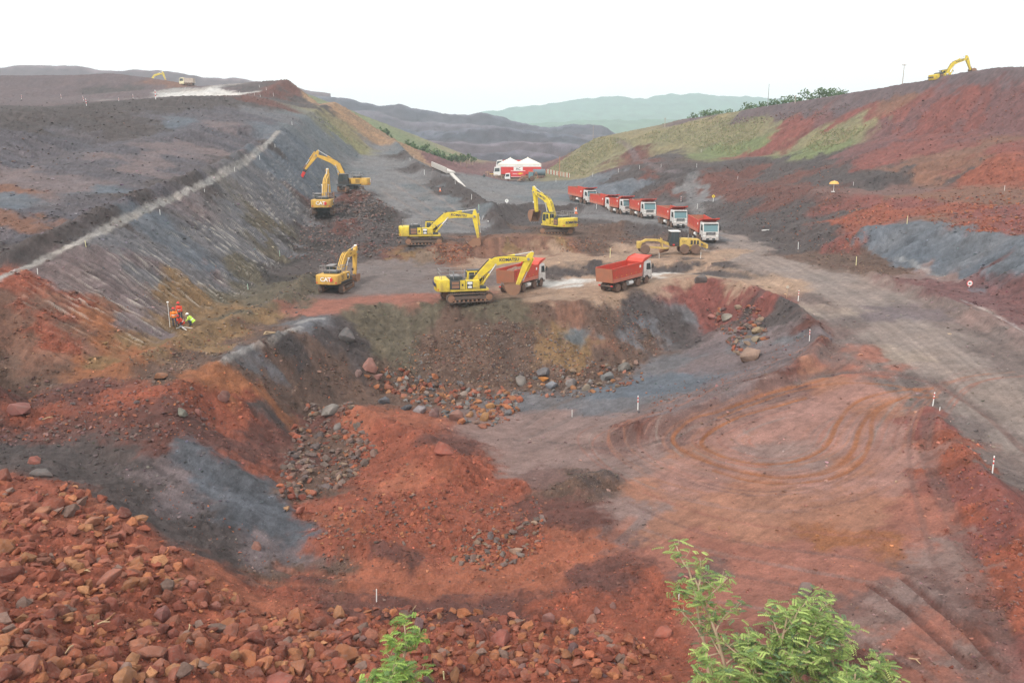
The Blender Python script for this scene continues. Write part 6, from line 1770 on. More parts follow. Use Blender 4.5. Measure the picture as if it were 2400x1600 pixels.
def person(label, loc, head, pose, vest, helmet, scale=1.0):
    """pose: dict of joint positions in metres (x right, y forward, z up)"""
    root = thing('person', label, 'person', loc, (0, 0, head), 'survey crew', scale)
    P = pose
    J = [(P['pelvis'], (.15, .11)), (P['chest'], (.17, .11)), (P['neck'], (.065, .065)), (P['head'], (.095, .105)), (P['top'], (.06, .07))]
    E = [(0, 1), (1, 2), (2, 3), (3, 4)]
    def chain(start, names, radii):
        prev = start
        for n_, r_ in zip(names, radii):
            J.append((P[n_], r_)); E.append((prev, len(J) - 1)); prev = len(J) - 1
    for s in ('l', 'r'):
        chain(0, [s + 'hip', s + 'knee', s + 'ankle', s + 'toe'], [.09, .062, .045, .04])
        chain(1, [s + 'sho', s + 'elb', s + 'wri', s + 'han'], [.06, .047, .034, .032])
    body = skin_mesh('body', J, E, CLOTH['dark_trousers'], root)
    def tube_over(names, radii, nm, mat, par=root):
        mb = MB(); pts = [Vector(P[n_]) if isinstance(n_, str) else Vector(n_) for n_ in names]
        for (a, ra), (b, rb) in zip(list(zip(pts, radii))[:-1], list(zip(pts, radii))[1:]): mb.cyl(a, b, ra, rb, 12)
        return mb.build(nm, mat, par, smooth=True)
    pel, ch, nk, hd = Vector(P['pelvis']), Vector(P['chest']), Vector(P['neck']), Vector(P['head'])
    up = (ch - pel).normalized()
    v_ = tube_over([tuple(pel - up * .08), tuple(pel.lerp(ch, .5)), 'chest', tuple(nk - up * .03)], [.20, .195, .215, .10], 'vest', vest)
    mid = pel.lerp(ch, .45)
    MB().cyl(mid - up * .035, mid + up * .035, .202, .204, 12).build('reflective_stripe', CLOTH['white_stripe'], v_)
    for s in ('l', 'r'):
        tube_over([s + 'sho', s + 'elb'], [.085, .06], 'sleeve', vest)
        tube_over([s + 'elb', s + 'wri'], [.05, .042], 'forearm_sleeve', vest)
        tube_over([s + 'ankle', s + 'toe'], [.06, .05], 'boot', CLOTH['boots'])
        w, hnd = Vector(P[s + 'wri']), Vector(P[s + 'han']); d = (hnd - w).normalized(); sd = d.orthogonal().normalized()
        hm = MB().bar(w, w + d * .09, .07, .03, up=sd.cross(d))
        for f_ in range(4): hm.cyl(w + d * .08 + sd * (.027 - .018 * f_), w + d * (.15 - .012 * abs(f_ - 1)) + sd * (.03 - .02 * f_) + Vector((0, 0, -.015)), .008, .007, 5)
        hm.cyl(w + d * .03 + sd * .03, w + d * .085 + sd * .065, .010, .008, 5)
        hm.build('hand', SKIN, root)
    face = MB().lathe([(.03, -.115), (.07, -.09), (.088, -.03), (.092, .03), (.085, .08)], 14, 'z', tuple(hd)).build('face', SKIN, root, smooth=True)
    fw = Vector((P['face'][0], P['face'][1], 0)).normalized() if 'face' in P else Vector((0, 1, 0)); sdv = Vector((fw.y, -fw.x, 0))
    MB().cyl(hd + fw * .085 + Vector((0, 0, .01)), hd + fw * .115 - Vector((0, 0, .025)), .008, .016, 6).build('nose', SKIN, face)
    for s in (1, -1):
        MB().box(-.012, .012, -.012, .012, -.006, .006).build('eye', BPRINT, face, Matrix.Translation(hd + fw * .085 + sdv * s * .034 + Vector((0, 0, .015))))
        MB().cyl(hd + sdv * s * .088 + Vector((0, 0, .01)), hd + sdv * s * .102 + Vector((0, 0, .01)), .026, .02, 8).build('ear', SKIN, face)
    MB().bar(hd + fw * .082 - sdv * .025 - Vector((0, 0, .055)), hd + fw * .082 + sdv * .025 - Vector((0, 0, .055)), .01, .01).build('mouth', paint('lips', (.28, .10, .08), .6, .1), face)
    hl_ = MB().lathe([(.122, .045), (.125, .07), (.115, .12), (.085, .165), (.03, .185)], 16, 'z', tuple(hd)).build('helmet', helmet, root, smooth=True)
    MB().lathe([(.125, .04), (.16, .045), (.16, .055), (.12, .07)], 16, 'z', tuple(hd + fw * .02)).build('brim', helmet, hl_)
    return root
def standing(lean=0.0, hands=None):
    P = dict(pelvis=(0, 0, .95), chest=(0, .02 + lean, 1.32), neck=(0, .03 + lean * 1.2, 1.50), head=(0, .05 + lean * 1.3, 1.63), top=(0, .05 + lean * 1.3, 1.74))
    for s, q in (('l', -1), ('r', 1)):
        P.update({s + 'hip': (q * .10, 0, .90), s + 'knee': (q * .12, .03, .50), s + 'ankle': (q * .13, -.02, .09), s + 'toe': (q * .15, .14, .04),
                  s + 'sho': (q * .20, lean, 1.42), s + 'elb': (q * .27, .02 + lean, 1.14), s + 'wri': (q * .24, .16 + lean, .93), s + 'han': (q * .23, .22 + lean, .86)})
    return P
def crouch(lean=.25):
    P = dict(pelvis=(0, -.12, .42), chest=(0, .06 + lean * .4, .78), neck=(0, .12 + lean * .5, .95), head=(0, .17 + lean * .55, 1.06), top=(0, .18 + lean * .55, 1.16))
    for s, q in (('l', -1), ('r', 1)):
        P.update({s + 'hip': (q * .10, -.10, .40), s + 'knee': (q * .17, .30, .52), s + 'ankle': (q * .15, .10, .09), s + 'toe': (q * .17, .27, .04),
                  s + 'sho': (q * .20, .08 + lean * .4, .86), s + 'elb': (q * .26, .30, .66), s + 'wri': (q * .18, .50, .50), s + 'han': (q * .14, .56, .44)})
    return P
def at_crew(u, v): return spot(u, v)
pa = standing(.03); pa.update(lelb=(-.28, .14, 1.18), lwri=(-.26, .34, 1.22), lhan=(-.26, .41, 1.24))
A_ = at_crew(402, 750)
person('person in an orange vest standing with a tall white survey staff', A_, math.radians(200), pa, CLOTH['orange_vest'], CLOTH['red_helmet'])
st = thing('survey_staff', 'tall white survey staff held beside the orange vested person', 'survey staff', A_ + Vector((-.30, -.35, 0)))
MB().cyl((0, 0, 0), (0, 0, 2.25), .022, n=8).build('pole', WHITE, st)
MB().lathe([(.05, 2.25), (.10, 2.28), (.10, 2.34), (.05, 2.38)], 12).build('receiver', WHITE, st)
person('person in a red vest and red helmet standing behind the orange vested person', at_crew(408, 738) + Vector((.2, .3, 0)), math.radians(170), standing(.12), CLOTH['red_vest'], CLOTH['red_helmet'])
person('person in a red vest crouching over the equipment', at_crew(418, 752), math.radians(150), crouch(.3), CLOTH['red_vest'], CLOTH['red_helmet'])
person('person in a lime-yellow vest crouching at the right of the crew', at_crew(442, 748), math.radians(100), crouch(.35), CLOTH['lime_vest'], CLOTH['white_helmet'])
tp = thing('survey_tripod', 'pale tripod lying on the ground in front of the crew', 'tripod', at_crew(420, 756) + Vector((0, -.3, .05)))
for a, b in (((0, 0, .25), (-.75, -.5, .02)), ((0, 0, .25), (.65, -.45, .02)), ((0, 0, .25), (.9, .25, .05))): MB().bar(a, b, .06, .04).build('leg', WHITE, tp)
MB().box(-.12, .12, -.12, .12, .22, .34).build('head', GREYM, tp)

# ------------------------------------------------------------------ yard: tents, lorries, backhoe, fence, masts
def tent(u, y, w, label, rot):
    p = place(u, y)
    o = thing('canopy_tent', label, 'tent', p, (0, 0, rot), 'canopy tents')
    e, t = 3.3, 5.4
    MB().add([(-w/2, -w/2, e), (w/2, -w/2, e), (w/2, w/2, e), (-w/2, w/2, e), (-.25, -.25, t * .93), (.25, -.25, t * .93), (.25, .25, t * .93), (-.25, .25, t * .93), (0, 0, t)],
             [(0, 1, 5, 4), (1, 2, 6, 5), (2, 3, 7, 6), (3, 0, 4, 7), (4, 5, 8), (5, 6, 8), (6, 7, 8), (7, 4, 8), (3, 2, 1, 0)]).build('roof', CREAM, o)
    for a, b in (((-w/2, -w/2), (w/2, -w/2)), ((w/2, -w/2), (w/2, w/2)), ((w/2, w/2), (-w/2, w/2)), ((-w/2, w/2), (-w/2, -w/2))):
        MB().bar((*a, e - .15), (*b, e - .15), .03, .32).build('valance', CREAM, o)
    for a in ((-w/2, -w/2), (w/2, -w/2), (w/2, w/2), (-w/2, w/2)): MB().cyl((*a, 0), (*a, e), .06, n=6).build('leg', WHITE, o)
    return o
tent(1172, 258, 7.0, 'cream pyramid tent, left one of the pair in the yard', .15)
tent(1212, 257, 7.2, 'cream pyramid tent, right one of the pair in the yard', .15)
def lorry(label, loc, head, cab_mat, box_mat, L, H, W=2.5, band=None, text=None, low=False, small=False):
    root = thing('lorry', label, 'lorry', loc, (0, 0, math.radians(head)), 'lorries parked in the yard')
    hc = 2.2 if small else 3.2; cl = 1.6 if small else 2.1
    x1 = L / 2; x0 = x1 - cl
    cab = MB().prism([(x0, .55), (x1, .55), (x1 + .03, hc * .48), (x1 - .28, hc * .96), (x0 + .1, hc)], -W/2 + .05, W/2 - .05).build('cab', cab_mat, root, None, .05)
    MB().prism([(x1 + .035, hc * .52), (x1 - .22, hc * .90), (x1 - .25, hc * .90), (x1 + .0, hc * .52)], -W/2 + .2, W/2 - .2).build('windscreen', TGLASS, cab)
    for s in (1, -1): MB().prism([(x0 + .35, hc * .55), (x1 - .15, hc * .53), (x1 - .36, hc * .86), (x0 + .35, hc * .88)], s * (W/2 - .05) - .01, s * (W/2 - .05) + .01).build('side_window', GLASS, cab)
    MB().box(-L/2 + .1, x0, -.5, .5, .6, .95).build('chassis', TRACK, root)
    for x in ([x1 - .9, -L/2 + 1.2] if small else [x1 - 1.1, -L/2 + 1.0, -L/2 + 2.2, -L/2 + 3.4]):
        for y in (W/2 - .2, -W/2 + .2): wheel(root, x, y, .38 if small else .5, .28)
    bx = MB().box(-L/2, x0 - .15, -W/2, W/2, 1.0, H).build('box', box_mat, root, None, .03)
    if band: MB().box(-L/2 - .02, x0 - .13, -W/2 - .02, W/2 + .02, H - .55, H + .02).build('top_band', band, bx)
    return root, bx, x0
L1, b1, x0 = lorry('long lorry with white cab and red box body lettered AC under the tents', place(1188, 250), 184, WHITE, RPRINT, 14.5, 3.7, band=WHITE)
for s in (1,):
    MB().box(-1.6, 1.2, 1.26, 1.29, 1.9, 3.1).build('name_board', WPRINT, b1)
    lettering('AC', 1.05, frame((-.2, 1.30, 2.5), (-1, 0, 0), (0, 0, 1)), BPRINT, b1, .01, .02)
lorry('white lorry parked behind the long red one', place(1182, 264), 182, WHITE, WHITE, 12, 3.1, band=RPRINT)
L3, b3, x03 = lorry('small white-cab lorry with a framed red box in front of the long lorry', place(1183, 237), 182, WHITE, RPRINT, 6.0, 2.9, W=2.2, small=True)
MB().box(-2.6, 1.0, 1.12, 1.14, 1.35, 2.6).build('panel_print', paint('poster_red', (.62, .05, .06), .5, .1), b3)
MB().prism([(-2.4, 2.1), (-1.6, 2.35), (-.6, 2.0), (-1.4, 1.8)], 1.142, 1.15).build('swirl_print', YPRINT, b3)
MB().box(-.6, .7, 1.142, 1.15, 1.95, 2.05).build('script_line', WPRINT, b3)
for a in ((-2.96, 1.2, 1.06, 1.16), (-2.96, 1.2, 2.78, 2.9)): MB().box(a[0], a[1], 1.1, 1.16, a[2], a[3]).build('frame_rail', WPRINT, b3)
# backhoe loader
bh = thing('backhoe_loader', 'muddy orange backhoe loader beside the small lorry', 'backhoe', place(1212, 233), (0, 0, math.radians(190)))
for x, r in ((-1.1, .72), (1.3, .5)):
    for y in (.85, -.85): wheel(bh, x, y, r, .4)
MB().prism([(-.3, .7), (1.9, .7), (1.9, 1.45), (-.3, 1.6)], -.42, .42).build('engine_hood', RUSTY, bh, None, .05)
cb = MB().prism([(-1.5, .8), (-.2, .8), (-.1, 1.5), (-.35, 2.6), (-1.4, 2.6)], -.6, .6).build('cab', TGLASS, bh, None, .04)
MB().box(-1.6, -.2, -.7, .7, 2.6, 2.72).build('cab_roof', ORANGE, cb)
for s in (1, -1): MB().bar((.2, s * .6, 1.3), (2.3, s * .6, .5), .12, .2).build('loader_arm', RUSTY, bh)
MB().prism([(2.2, .15), (3.0, .1), (2.95, .2), (2.4, .3), (2.3, .75), (2.2, .85)], -1.0, 1.0).build('loader_bucket', RUSTY, bh)
MB().bar((-1.6, 0, 1.0), (-2.5, 0, 2.6), .2, .3).build('boom', RUSTY, bh)
MB().bar((-2.5, 0, 2.6), (-2.9, 0, 1.2), .18, .25).build('arm', RUSTY, bh)
MB().prism([(-3.1, 1.2), (-2.7, 1.2), (-2.5, .7), (-3.0, .6)], -.3, .3).build('bucket', RUSTY, bh)
gn = thing('tank_trailer', 'dark blue-grey tank trailer at the right end of the yard', 'trailer', place(1238, 242), (0, 0, 3.2))
MB().cyl((-1.8, 0, 1.7), (1.8, 0, 1.7), .95, n=16).build('tank', paint('slate_paint', (.10, .15, .18), .5, .3), gn, smooth=True)
MB().box(-2, 2.6, -.6, .6, .6, .85).build('chassis', TRACK, gn)
for x in (-1.1, -.1):
    for y in (.9, -.9): wheel(gn, x, y, .45, .26)
# picket fence along the knoll foot
a = spot(1255, 398); b = spot(1308, 408)
fe = thing('picket_fence', 'low white and red picket fence at the foot of the grassed knoll', 'fence', a)
d = b - a; n_ = 22
for k in range(n_ + 1):
    q = d * (k / n_)
    MB().box(q.x - .05, q.x + .05, q.y - .05, q.y + .05, q.z - .1, q.z + 1.25).build('picket', (WHITE if k % 3 else RPRINT), fe)
for zz in (.45, 1.05): MB().bar((0, 0, zz), (d.x, d.y, d.z + zz), .04, .08).build('rail', WOOD, fe)
# barrier poles at the left of the yard
for k, (u, v) in enumerate(((1120, 404), (1130, 408), (1139, 410), (1152, 411), (1166, 412))):
    pp = spot(u, v); o = thing('barrier_stand', ['leftmost', 'second', 'third', 'fourth', 'rightmost'][k] + ' tan barrier stand in the row before the lorries', 'barrier', pp, (0, 0, 0), 'barrier stands')
    MB().cyl((0, 0, 0), (0, 0, 1.3), .06, n=6).build('pole', WOOD, o); MB().bar((-.7, 0, 1.0), (.7, 0, 1.0), .05, .12).build('board', YPRINT if k == 1 else WOOD, o)
def mast(u, v, px, label, mat, cross=True, r=.12, y=None):
    pp = spot(u, v) if y is None else place(u, y); hh = px_height(pp, px)
    o = thing('utility_pole', label, 'utility pole', pp - Vector((0, 0, .3)), (0, 0, random.uniform(-.3, .3)), 'utility poles')
    MB().cyl((0, 0, 0), (0, 0, hh), r, r * .6, 8).build('pole', mat, o)
    if cross:
        MB().bar((-hh * .11, 0, hh * .96), (hh * .11, 0, hh * .96), .12, .14).build('cross_arm', mat, o)
        for s in (-.1, 0, .1): MB().cyl((hh * s, 0, hh * .965), (hh * s, 0, hh * 1.0), .06, n=6).build('insulator', WHITE, o)
    return o
PALEP = paint('pale_pole', (.40, .32, .27), .8, .3)
mast(1285, 408, 50, 'tall rust-brown pole beside the picket fence', paint('rust_pole', (.42, .20, .12), .8, .3), False, .13)
mast(1763, 245, 52, 'tall thin mast on the crest of the right hill', GREYM, False, .10)
mast(1826, 238, 20, 'shorter pole on the crest right of the thin mast', PALEP, True)
mast(2072, 192, 50, 'pale T-shaped pole on the crest left of the skyline excavator', PALEP, True, .10, 198)
mast(1527, 292, 22, 'T-shaped pole behind the grassed slope', PALEP, True)
mast(1362, 318, 40, 'slim pole behind the grassed knoll', PALEP, False, .08, 266)
# far beige tipper on the plateau
pl = place(431, 297)
lb, bb, _ = lorry('beige tipper lorry on the wet plateau at upper left', pl, 178, paint('pale_yellow', (.72, .66, .42), .5, .3), paint('beige_body', (.45, .38, .32), .7, .4), 6.2, 2.9, W=2.4)
lb['group'] = 'lorries on the plateau'; lb.scale = (.82,) * 3
# concrete slabs of the broken chute
ch = thing('concrete_chute', 'broken pale concrete chute sloping down beside the ramp', 'chute', spot(1018, 398))
c0 = spot(1002, 386); c1 = spot(1036, 402); c2 = spot(1066, 434)
o0 = ch.location
CONC = paint('concrete', (.52, .49, .46), .9, .3, (.30, .24, .2))
q0, q1, q2 = c0 - o0, c1 - o0, c2 - o0
MB().bar(q0 + Vector((0, 0, .5)), q1 + Vector((0, 0, .6)), 2.4, .5).build('upper_slab', CONC, ch)
MB().bar(q0 + Vector((-1.2, -.4, 1.1)), q1 + Vector((-1.2, -.4, 1.2)), .3, 1.3).build('side_wall', CONC, ch)
MB().bar(q1 + Vector((.1, -.2, .35)), q2 + Vector((0, 0, .3)), .9, .35).build('lower_slab', CONC, ch)
# ------------------------------------------------------------------ plants
def leaf_mat(name, translucent=.35):
    if name in MATS: return MATS[name]
    m, n, l, b = new_mat(name)
    a = n.new('ShaderNodeAttribute'); a.attribute_name = 'tint'
    l.new(a.outputs['Color'], b.inputs['Base Color']); b.inputs['Roughness'].default_value = .55; b.inputs['Specular IOR Level'].default_value = .35
    t = n.new('ShaderNodeBsdfTranslucent'); l.new(a.outputs['Color'], t.inputs[0])
    mx = n.new('ShaderNodeMixShader'); mx.inputs[0].default_value = translucent
    out = n['Material Output']; l.new(b.outputs[0], mx.inputs[1]); l.new(t.outputs[0], mx.inputs[2]); l.new(mx.outputs[0], out.inputs[0])
    MATS[name] = m
    return m
LEAF = leaf_mat('leaf')
BARK = paint('pale_bark', (.40, .30, .20), .9, .4, (.25, .17, .11), scale=5)
def sapling(label, loc, height, seed, lean=(0, 0), leaves=170, tone_=((.21, .31, .09), (.36, .46, .14), (.13, .21, .10)), group='bushes at the lower edge'):
    rg = np.random.default_rng(seed)
    root = thing('sapling', label, 'sapling', loc, (0, 0, 0), group)
    st = MB()
    tips = []
    def limb(p, d, length, r, level):
        n = 5 if level == 0 else 4
        pts = [p]
        for k in range(n):
            d = (d + Vector(rg.normal(0, .14, 3)) + Vector((0, 0, .05 if level else 0))).normalized()
            q = pts[-1] + d * length / n
            st.cyl(pts[-1], q, r * (1 - k / n * .6), r * (1 - (k + 1) / n * .6), 6)
            pts.append(q)
        if level < 2:
            m = int(rg.integers(7, 10)) if level == 0 else 4
            for k in range(m):
                t = (.32 + .66 * (k + rg.uniform(0, .6)) / m) if level == 0 else .35 + .6 * k / m
                i = min(int(t * n), n - 1); b = pts[i].lerp(pts[i + 1], t * n - i)
                az = k * 2.4 + rg.uniform(-.5, .5)
                e = Vector((math.cos(az), math.sin(az), rg.uniform(.25, .8))).normalized()
                limb(b, e, length * (.33 if level == 0 else .45) * (1.15 - t * .5), r * .42, level + 1)
        tips.extend(pts[1:] if level else pts[-2:])
    limb(Vector((0, 0, -.2)), Vector((lean[0], lean[1], 1)).normalized(), height, .05 + height * .006, 0)
    st.build('stem', BARK, root)
    V, F, C = [], [], []
    tv_ = [t for t in tips if t.z > height * .28]
    for k in range(leaves):
        b = tv_[int(rg.integers(len(tv_)))] + Vector(rg.normal(0, .10, 3))
        az = rg.uniform(0, 6.28); ln = rg.uniform(.26, .50)
        d = Vector((math.cos(az), math.sin(az), rg.uniform(-.1, .5))).normalized()
        side = d.cross(Vector((0, 0, 1))).normalized()
        hgt = b.z / height
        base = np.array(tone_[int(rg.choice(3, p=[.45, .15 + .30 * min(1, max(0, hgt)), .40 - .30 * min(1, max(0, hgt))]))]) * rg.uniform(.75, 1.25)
        n = 7
        for i in range(n):
            t = (i + .6) / n
            c = b + d * ln * t - Vector((0, 0, .28 * ln * t * t))
            wl = .105 * (1 - .45 * abs(t - .45)); ww = .030
            for s in (1, -1):
                o = side * s
                droop = Vector((0, 0, -.03 - .03 * rg.uniform()))
                k0 = len(V)
                f = d * .35
                V.extend([c - d * ww * .4, c + (o + f) * wl * .5 - d * ww + droop * .4, c + (o + f) * wl + droop, c + (o + f) * wl * .5 + d * ww + droop * .4])
                F.append((k0, k0 + 1, k0 + 2, k0 + 3)); C.extend([base] * 4)
    me = fast_mesh('foliage', np.array([tuple(v) for v in V]), np.array(F), np.array(C), smooth=False)
    me.materials.append(LEAF)
    o = bpy.data.objects.new('crown', me); COL.objects.link(o); o.parent = root
    return root
def sap_at(u, v, top_v, label, seed, lean=(0, 0), leaves=190, **kw):
    """rooted where the sight line (u, v) meets the ground, tall enough for its tip to reach top_v"""
    x, y = hit_base(u, v); z = float(ground(np.array([x]), np.array([y]))[0])
    d = ray(u, top_v); t = math.hypot(x, y) / math.hypot(d[0], d[1])
    sapling(label, (x, y, z + CAM_Z), max(1.2, d[2] * t - z) * .93, seed, lean, leaves, **kw)
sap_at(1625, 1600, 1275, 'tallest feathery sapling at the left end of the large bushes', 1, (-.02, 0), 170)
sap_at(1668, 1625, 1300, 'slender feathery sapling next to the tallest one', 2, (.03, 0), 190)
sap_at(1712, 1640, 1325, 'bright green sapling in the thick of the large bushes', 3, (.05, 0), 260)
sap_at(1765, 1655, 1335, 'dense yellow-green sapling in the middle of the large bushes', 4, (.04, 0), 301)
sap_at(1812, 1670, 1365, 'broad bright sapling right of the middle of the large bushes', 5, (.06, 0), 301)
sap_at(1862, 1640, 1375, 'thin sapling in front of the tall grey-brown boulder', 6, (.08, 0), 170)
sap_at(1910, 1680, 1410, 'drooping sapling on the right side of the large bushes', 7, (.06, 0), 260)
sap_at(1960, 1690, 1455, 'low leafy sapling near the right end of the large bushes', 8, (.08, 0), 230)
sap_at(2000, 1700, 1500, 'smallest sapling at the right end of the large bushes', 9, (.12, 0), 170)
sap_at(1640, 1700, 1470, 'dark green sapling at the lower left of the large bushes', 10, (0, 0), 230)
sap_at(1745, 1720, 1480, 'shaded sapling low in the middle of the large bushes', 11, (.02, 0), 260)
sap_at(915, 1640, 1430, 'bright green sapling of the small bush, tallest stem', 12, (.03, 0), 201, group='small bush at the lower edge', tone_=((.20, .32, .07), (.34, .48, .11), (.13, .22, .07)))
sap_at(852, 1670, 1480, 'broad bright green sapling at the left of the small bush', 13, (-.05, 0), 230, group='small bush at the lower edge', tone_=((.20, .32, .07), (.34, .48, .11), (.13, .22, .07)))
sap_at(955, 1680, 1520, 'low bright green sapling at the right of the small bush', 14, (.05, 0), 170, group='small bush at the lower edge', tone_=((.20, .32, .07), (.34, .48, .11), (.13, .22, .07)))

def clump_tree(name, label, loc, h, w, seed, tint, group, n=260, cat='tree'):
    rg = np.random.default_rng(seed)
    root = thing(name, label, cat, loc, (0, 0, 0), group)
    tr = MB().cyl((0, 0, -.3), (0, 0, h * .45), .05 * h ** .5 + .05, .04 * h ** .5, 6)
    lobes = [Vector((rg.normal(0, w * .24), rg.normal(0, w * .24), h * rg.uniform(.42, .85))) for _ in range(7)]
    for q in lobes[:5]: tr.cyl((0, 0, h * .3), q, .05, .02, 5)
    tr.build('trunk', BARK, root)
    V, F, C = [], [], []
    s = max(.22, h * .075)
    for k in range(n):
        c = lobes[int(rg.integers(7))]; d = Vector(rg.normal(0, 1, 3)).normalized() * (rg.uniform(.2, 1) ** .5)
        p = c + Vector((d.x * w * .26, d.y * w * .26, d.z * h * .2))
        a = Vector(rg.normal(0, 1, 3)).normalized(); b = a.orthogonal().normalized(); e = a.cross(b)
        q = rg.uniform(.5, 1.2) * s
        col = np.array(tint) * rg.uniform(.55, 1.35)
        k0 = len(V); V.extend([p + b * q, p + e * q * .6, p - b * q, p - e * q * .6]); F.append((k0, k0 + 1, k0 + 2, k0 + 3)); C.extend([col] * 4)
    me = fast_mesh('crown', np.array([tuple(v) for v in V]), np.array(F), np.array(C), smooth=False); me.materials.append(LEAF)
    o = bpy.data.objects.new('crown', me); COL.objects.link(o); o.parent = root
ORD = ['first', 'second', 'third', 'fourth', 'fifth', 'sixth', 'seventh', 'eighth', 'ninth', 'tenth', 'eleventh', 'twelfth', 'thirteenth', 'fourteenth', 'fifteenth', 'sixteenth', 'seventeenth', 'eighteenth', 'nineteenth', 'twentieth']
RIDGE = [(1500,300,8),(1560,300,9),(1596,268,14),(1622,262,15),(1650,262,11),(1690,254,12),(1720,248,14),(1748,244,15),(1775,238,15),(1800,232,18),(1828,230,16),(1856,226,18),(1884,222,18),(1908,218,16),(1930,214,12)]
for k, (u, v, px) in enumerate(RIDGE):
    y = float(np.interp(u, [1450, 1560, 1680, 1760, 1900, 2000], [300, 285, 262, 250, 230, 215])) + 6
    p = at_depth(u, v + 6, y); hh = px * y / FOCAL * 1.5 + 1.5
    gz = ground_z(p[0], p[1])
    clump_tree('tree', ORD[k] + ' leafy tree from the left behind the crest of the right hill', (p[0], p[1], min(gz, p[2] + CAM_Z + 2) - .3), max(hh, p[2] + CAM_Z + px * y / FOCAL - min(gz, p[2] + CAM_Z + 2)), hh * 1.3, 50 + k, (.085, .15, .05), 'trees behind the right crest')
STRIP = [(935,324,9),(950,330,9),(962,336,8),(975,333,9),(985,344,9),(997,340,8),(1008,350,8),(1020,346,9),(1032,352,8),(1045,350,9),(1058,356,8),(1072,356,7),(885,300,8),(870,290,7),(1086,360,6)]
for k, (u, v, px) in enumerate(STRIP):
    y = 275 + 3 * k; p = at_depth(u, v, y); gz = ground_z(p[0], p[1]); hh = px * y / FOCAL * 1.4
    clump_tree('shrub', ORD[k] + ' green shrub from the top of the strip beyond the ramp', (p[0], p[1], gz - .2), max(hh, p[2] + CAM_Z - gz + hh * .4), hh * 1.7, 90 + k, (.10, .17, .06), 'shrubs beyond the ramp', 200, 'shrub')
# grass tufts on the knoll and the right hill
GP = [[(1255,392),(1320,346),(1365,318),(1440,318),(1400,350),(1345,405)], [(1500,300),(1640,270),(1760,270),(1740,310),(1690,360),(1560,330),(1460,320)], [(1840,350),(1880,300),(1990,290),(1980,310),(1900,345)], [(740,270),(830,335),(790,325),(725,275)]]
rg = np.random.default_rng(77)
gu, gv = [], []
for poly, cnt in zip(GP, (1500, 2200, 700, 250)):
    pu = [p[0] for p in poly]; pv = [p[1] for p in poly]
    u = rg.uniform(min(pu), max(pu), cnt * 3); v = rg.uniform(min(pv), max(pv), cnt * 3)
    m = in_poly(u, v, poly) & (noise2(u / 18, v / 9) + .5 * noise2(u / 7, v / 5) > rg.uniform(-.7, .4, len(u)))
    gu.append(u[m][:cnt]); gv.append(v[m][:cnt])
gx_, gy_ = hit_many(np.concatenate(gu), np.concatenate(gv)); gz_ = ground(gx_, gy_) + CAM_Z
V = np.zeros((len(gx_) * 6, 3)); F = np.arange(len(gx_) * 6).reshape(-1, 3); C = np.zeros((len(gx_) * 6, 3))
a = rg.uniform(0, 6.28, len(gx_)); hgt = rg.uniform(.12, .32, len(gx_)); wd = rg.uniform(.2, .5, len(gx_))
tn = np.array([(.26, .23, .12), (.22, .22, .11), (.28, .25, .14), (.17, .21, .09)])[rg.integers(4, size=len(gx_))] * rg.uniform(.7, 1.2, (len(gx_), 1))
for q, ang in enumerate((a, a + 1.6)):
    cx, cy = np.cos(ang) * wd / 2, np.sin(ang) * wd / 2
    V[q * 3::6] = np.stack([gx_ - cx, gy_ - cy, gz_ - .05], 1); V[q * 3 + 1::6] = np.stack([gx_ + cx, gy_ + cy, gz_ - .05], 1); V[q * 3 + 2::6] = np.stack([gx_ + cx * .3, gy_ - cy * .3, gz_ + hgt], 1)
for q in range(6): C[q::6] = tn
me = fast_mesh('grass', V, F, C, smooth=False); me.materials.append(leaf_mat('dry_grass', .25))
o = bpy.data.objects.new('grass', me); COL.objects.link(o); tag(o, 'thin dry grass growing on the knoll and the right hillside', 'grass', None, 'stuff')
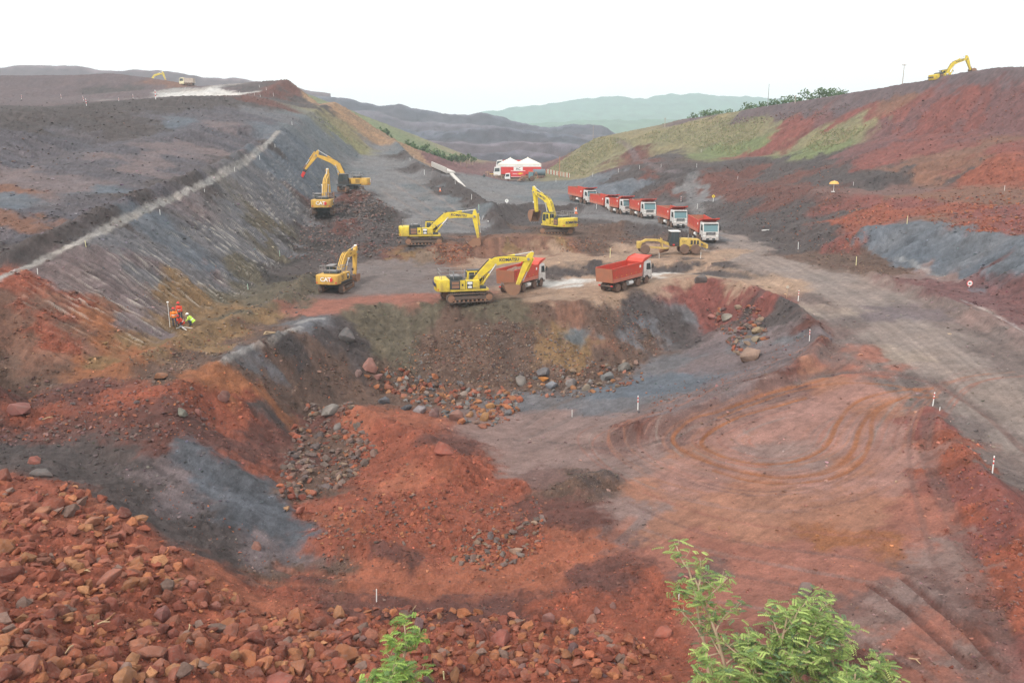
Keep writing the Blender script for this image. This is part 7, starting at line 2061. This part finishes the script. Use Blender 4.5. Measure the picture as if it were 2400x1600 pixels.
# ------------------------------------------------------------------ far country: worked-out terraces, wooded hills, plain
def far_strip(name, skyline, foot, y0, y1, cols, amp=3.0, freq=.012, benches=0, seed=0.0):
    """a far hill: its skyline and foot are given as sight lines; the body runs from depth y0 up to y1 and falls away behind"""
    su = np.array([p[0] for p in skyline], float); sv = np.array([p[1] for p in skyline], float)
    fu = np.array([p[0] for p in foot], float); fv = np.array([p[1] for p in foot], float)
    us = np.linspace(su.min(), su.max(), 260)
    top_v = np.interp(us, su, sv); bot_v = np.interp(us, fu, fv)
    T = np.linspace(0, 1, 70)
    P = []
    for u, tv_, bv in zip(us, top_v, bot_v):
        a = at_depth(u, bv, y0); b = at_depth(u, tv_, y1)
        for t in T:
            s = t if not benches else (math.floor(t * benches) + float(sstep(.25, .75, (t * benches) % 1.0))) / benches
            P.append((a[0] + (b[0] - a[0]) * t, a[1] + (b[1] - a[1]) * t, a[2] + (b[2] - a[2]) * s))
        for k in (1, 2, 3): P.append((b[0] * (1 + .05 * k), b[1] * (1 + .05 * k), b[2] - k * k * amp * 2.5))
    P = np.array(P); nt = len(T) + 3
    tt = np.tile(np.concatenate([T, [1, 1, 1]]), len(us))
    rel = fbm(P[:, 0] * freq + seed, P[:, 1] * freq * .6 + P[:, 2] * freq * 2, 5, .55)
    P[:, 2] += amp * rel * np.minimum(1, tt * 6)
    nz = fbm(P[:, 0] * freq * 1.7 + 5 + seed, P[:, 2] * freq * 5 + 1, 4, .6)
    c = np.zeros((len(P), 3)); stops = np.array([q[0] for q in cols]); tone_ = np.array([lin(q[1]) * .6 for q in cols])
    pos = np.clip(tt + .16 * nz, 0, 1)
    for k in range(3): c[:, k] = np.interp(pos, stops, tone_[:, k])
    c *= (1 + .5 * fbm(P[:, 0] * freq * 6, P[:, 2] * freq * 12, 3))[:, None]
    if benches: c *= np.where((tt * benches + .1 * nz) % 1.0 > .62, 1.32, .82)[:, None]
    P[:, 2] += CAM_Z
    i, j = np.meshgrid(np.arange(len(us) - 1), np.arange(nt - 1), indexing='ij')
    a0 = (i * nt + j).ravel()
    me = fast_mesh(name, P, np.stack([a0, a0 + nt, a0 + nt + 1, a0 + 1], 1), np.clip(c, .01, .6))
    me.materials.append(soil_mat('far_soil', .95, .5))
    o = bpy.data.objects.new(name, me); o['kind'] = 'structure'; COL.objects.link(o)
    return o
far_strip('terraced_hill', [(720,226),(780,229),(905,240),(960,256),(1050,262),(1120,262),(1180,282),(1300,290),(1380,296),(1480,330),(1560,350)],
          [(720,420),(1560,420)], 520, 760, [(0, (92, 86, 98)), (.3, (108, 98, 108)), (.5, (88, 94, 108)), (.7, (112, 104, 114)), (1, (94, 96, 108))], 5.0, .02, 5, 3.0)  # both terraced hills: bluish rock tones also carry painted distance haze
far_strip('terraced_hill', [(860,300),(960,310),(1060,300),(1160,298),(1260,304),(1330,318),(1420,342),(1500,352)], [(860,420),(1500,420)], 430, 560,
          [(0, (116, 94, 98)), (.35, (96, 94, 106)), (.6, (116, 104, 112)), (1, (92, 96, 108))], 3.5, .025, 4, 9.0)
far_strip('wooded_hill', [(900,268),(1060,262),(1180,250),(1280,236),(1400,224),(1450,222),(1520,216),(1600,213),(1680,217),(1740,224),(1840,232),(1960,240),(2100,250)],
          [(900,330),(2100,330)], 1900, 2500, [(0, (92, 128, 100)), (.25, (110, 108, 112)), (.4, (98, 134, 108)), (1, (84, 128, 108))], 18.0, .006, 0, 1.0)
far_strip('wooded_hill', [(1150,288),(1300,278),(1420,272),(1520,276),(1640,268),(1720,262),(1850,262)], [(1150,360),(1850,360)], 1300, 1700,
          [(0, (106, 130, 98)), (.4, (122, 140, 108)), (.6, (100, 130, 100)), (1, (94, 130, 100))], 9.0, .009, 0, 6.0)
far_strip('bare_hill', [(-500,162),(-200,160),(0,157),(90,155),(200,161),(330,166),(460,181),(560,192),(680,206),(760,226)], [(-500,300),(760,300)], 560, 820,
          [(0, (110, 96, 104)), (.5, (128, 110, 112)), (1, (110, 96, 102))], 5.0, .015, 3, 2.0)
# ground plain out to the horizon
bm = MB().box(-3490, 3490, -290, 3490, -46, -45)
far = bm.build('plain', paint('plain_soil', (.09, .10, .055), .95, .6, (.12, .08, .06), scale=.004)); far['kind'] = 'structure'
# ------------------------------------------------------------------ moist air: one even volume round everything below the cloud
hz = bpy.data.materials.new('haze'); hz.use_nodes = True
hn = hz.node_tree.nodes; hl = hz.node_tree.links; hn.clear()
ho = hn.new('ShaderNodeOutputMaterial'); hv = hn.new('ShaderNodeVolumePrincipled')
hv.inputs['Color'].default_value = (.82, .93, 1.0, 1); hv.inputs['Density'].default_value = .00040; hv.inputs['Anisotropy'].default_value = .2
hl.new(hv.outputs[0], ho.inputs['Volume'])
h = MB().box(-3500, 3500, -300, 3500, -47, 262).build('haze', hz); h['kind'] = 'stuff'; h['label'] = 'pale moist air over the whole mine'; h['category'] = 'haze'
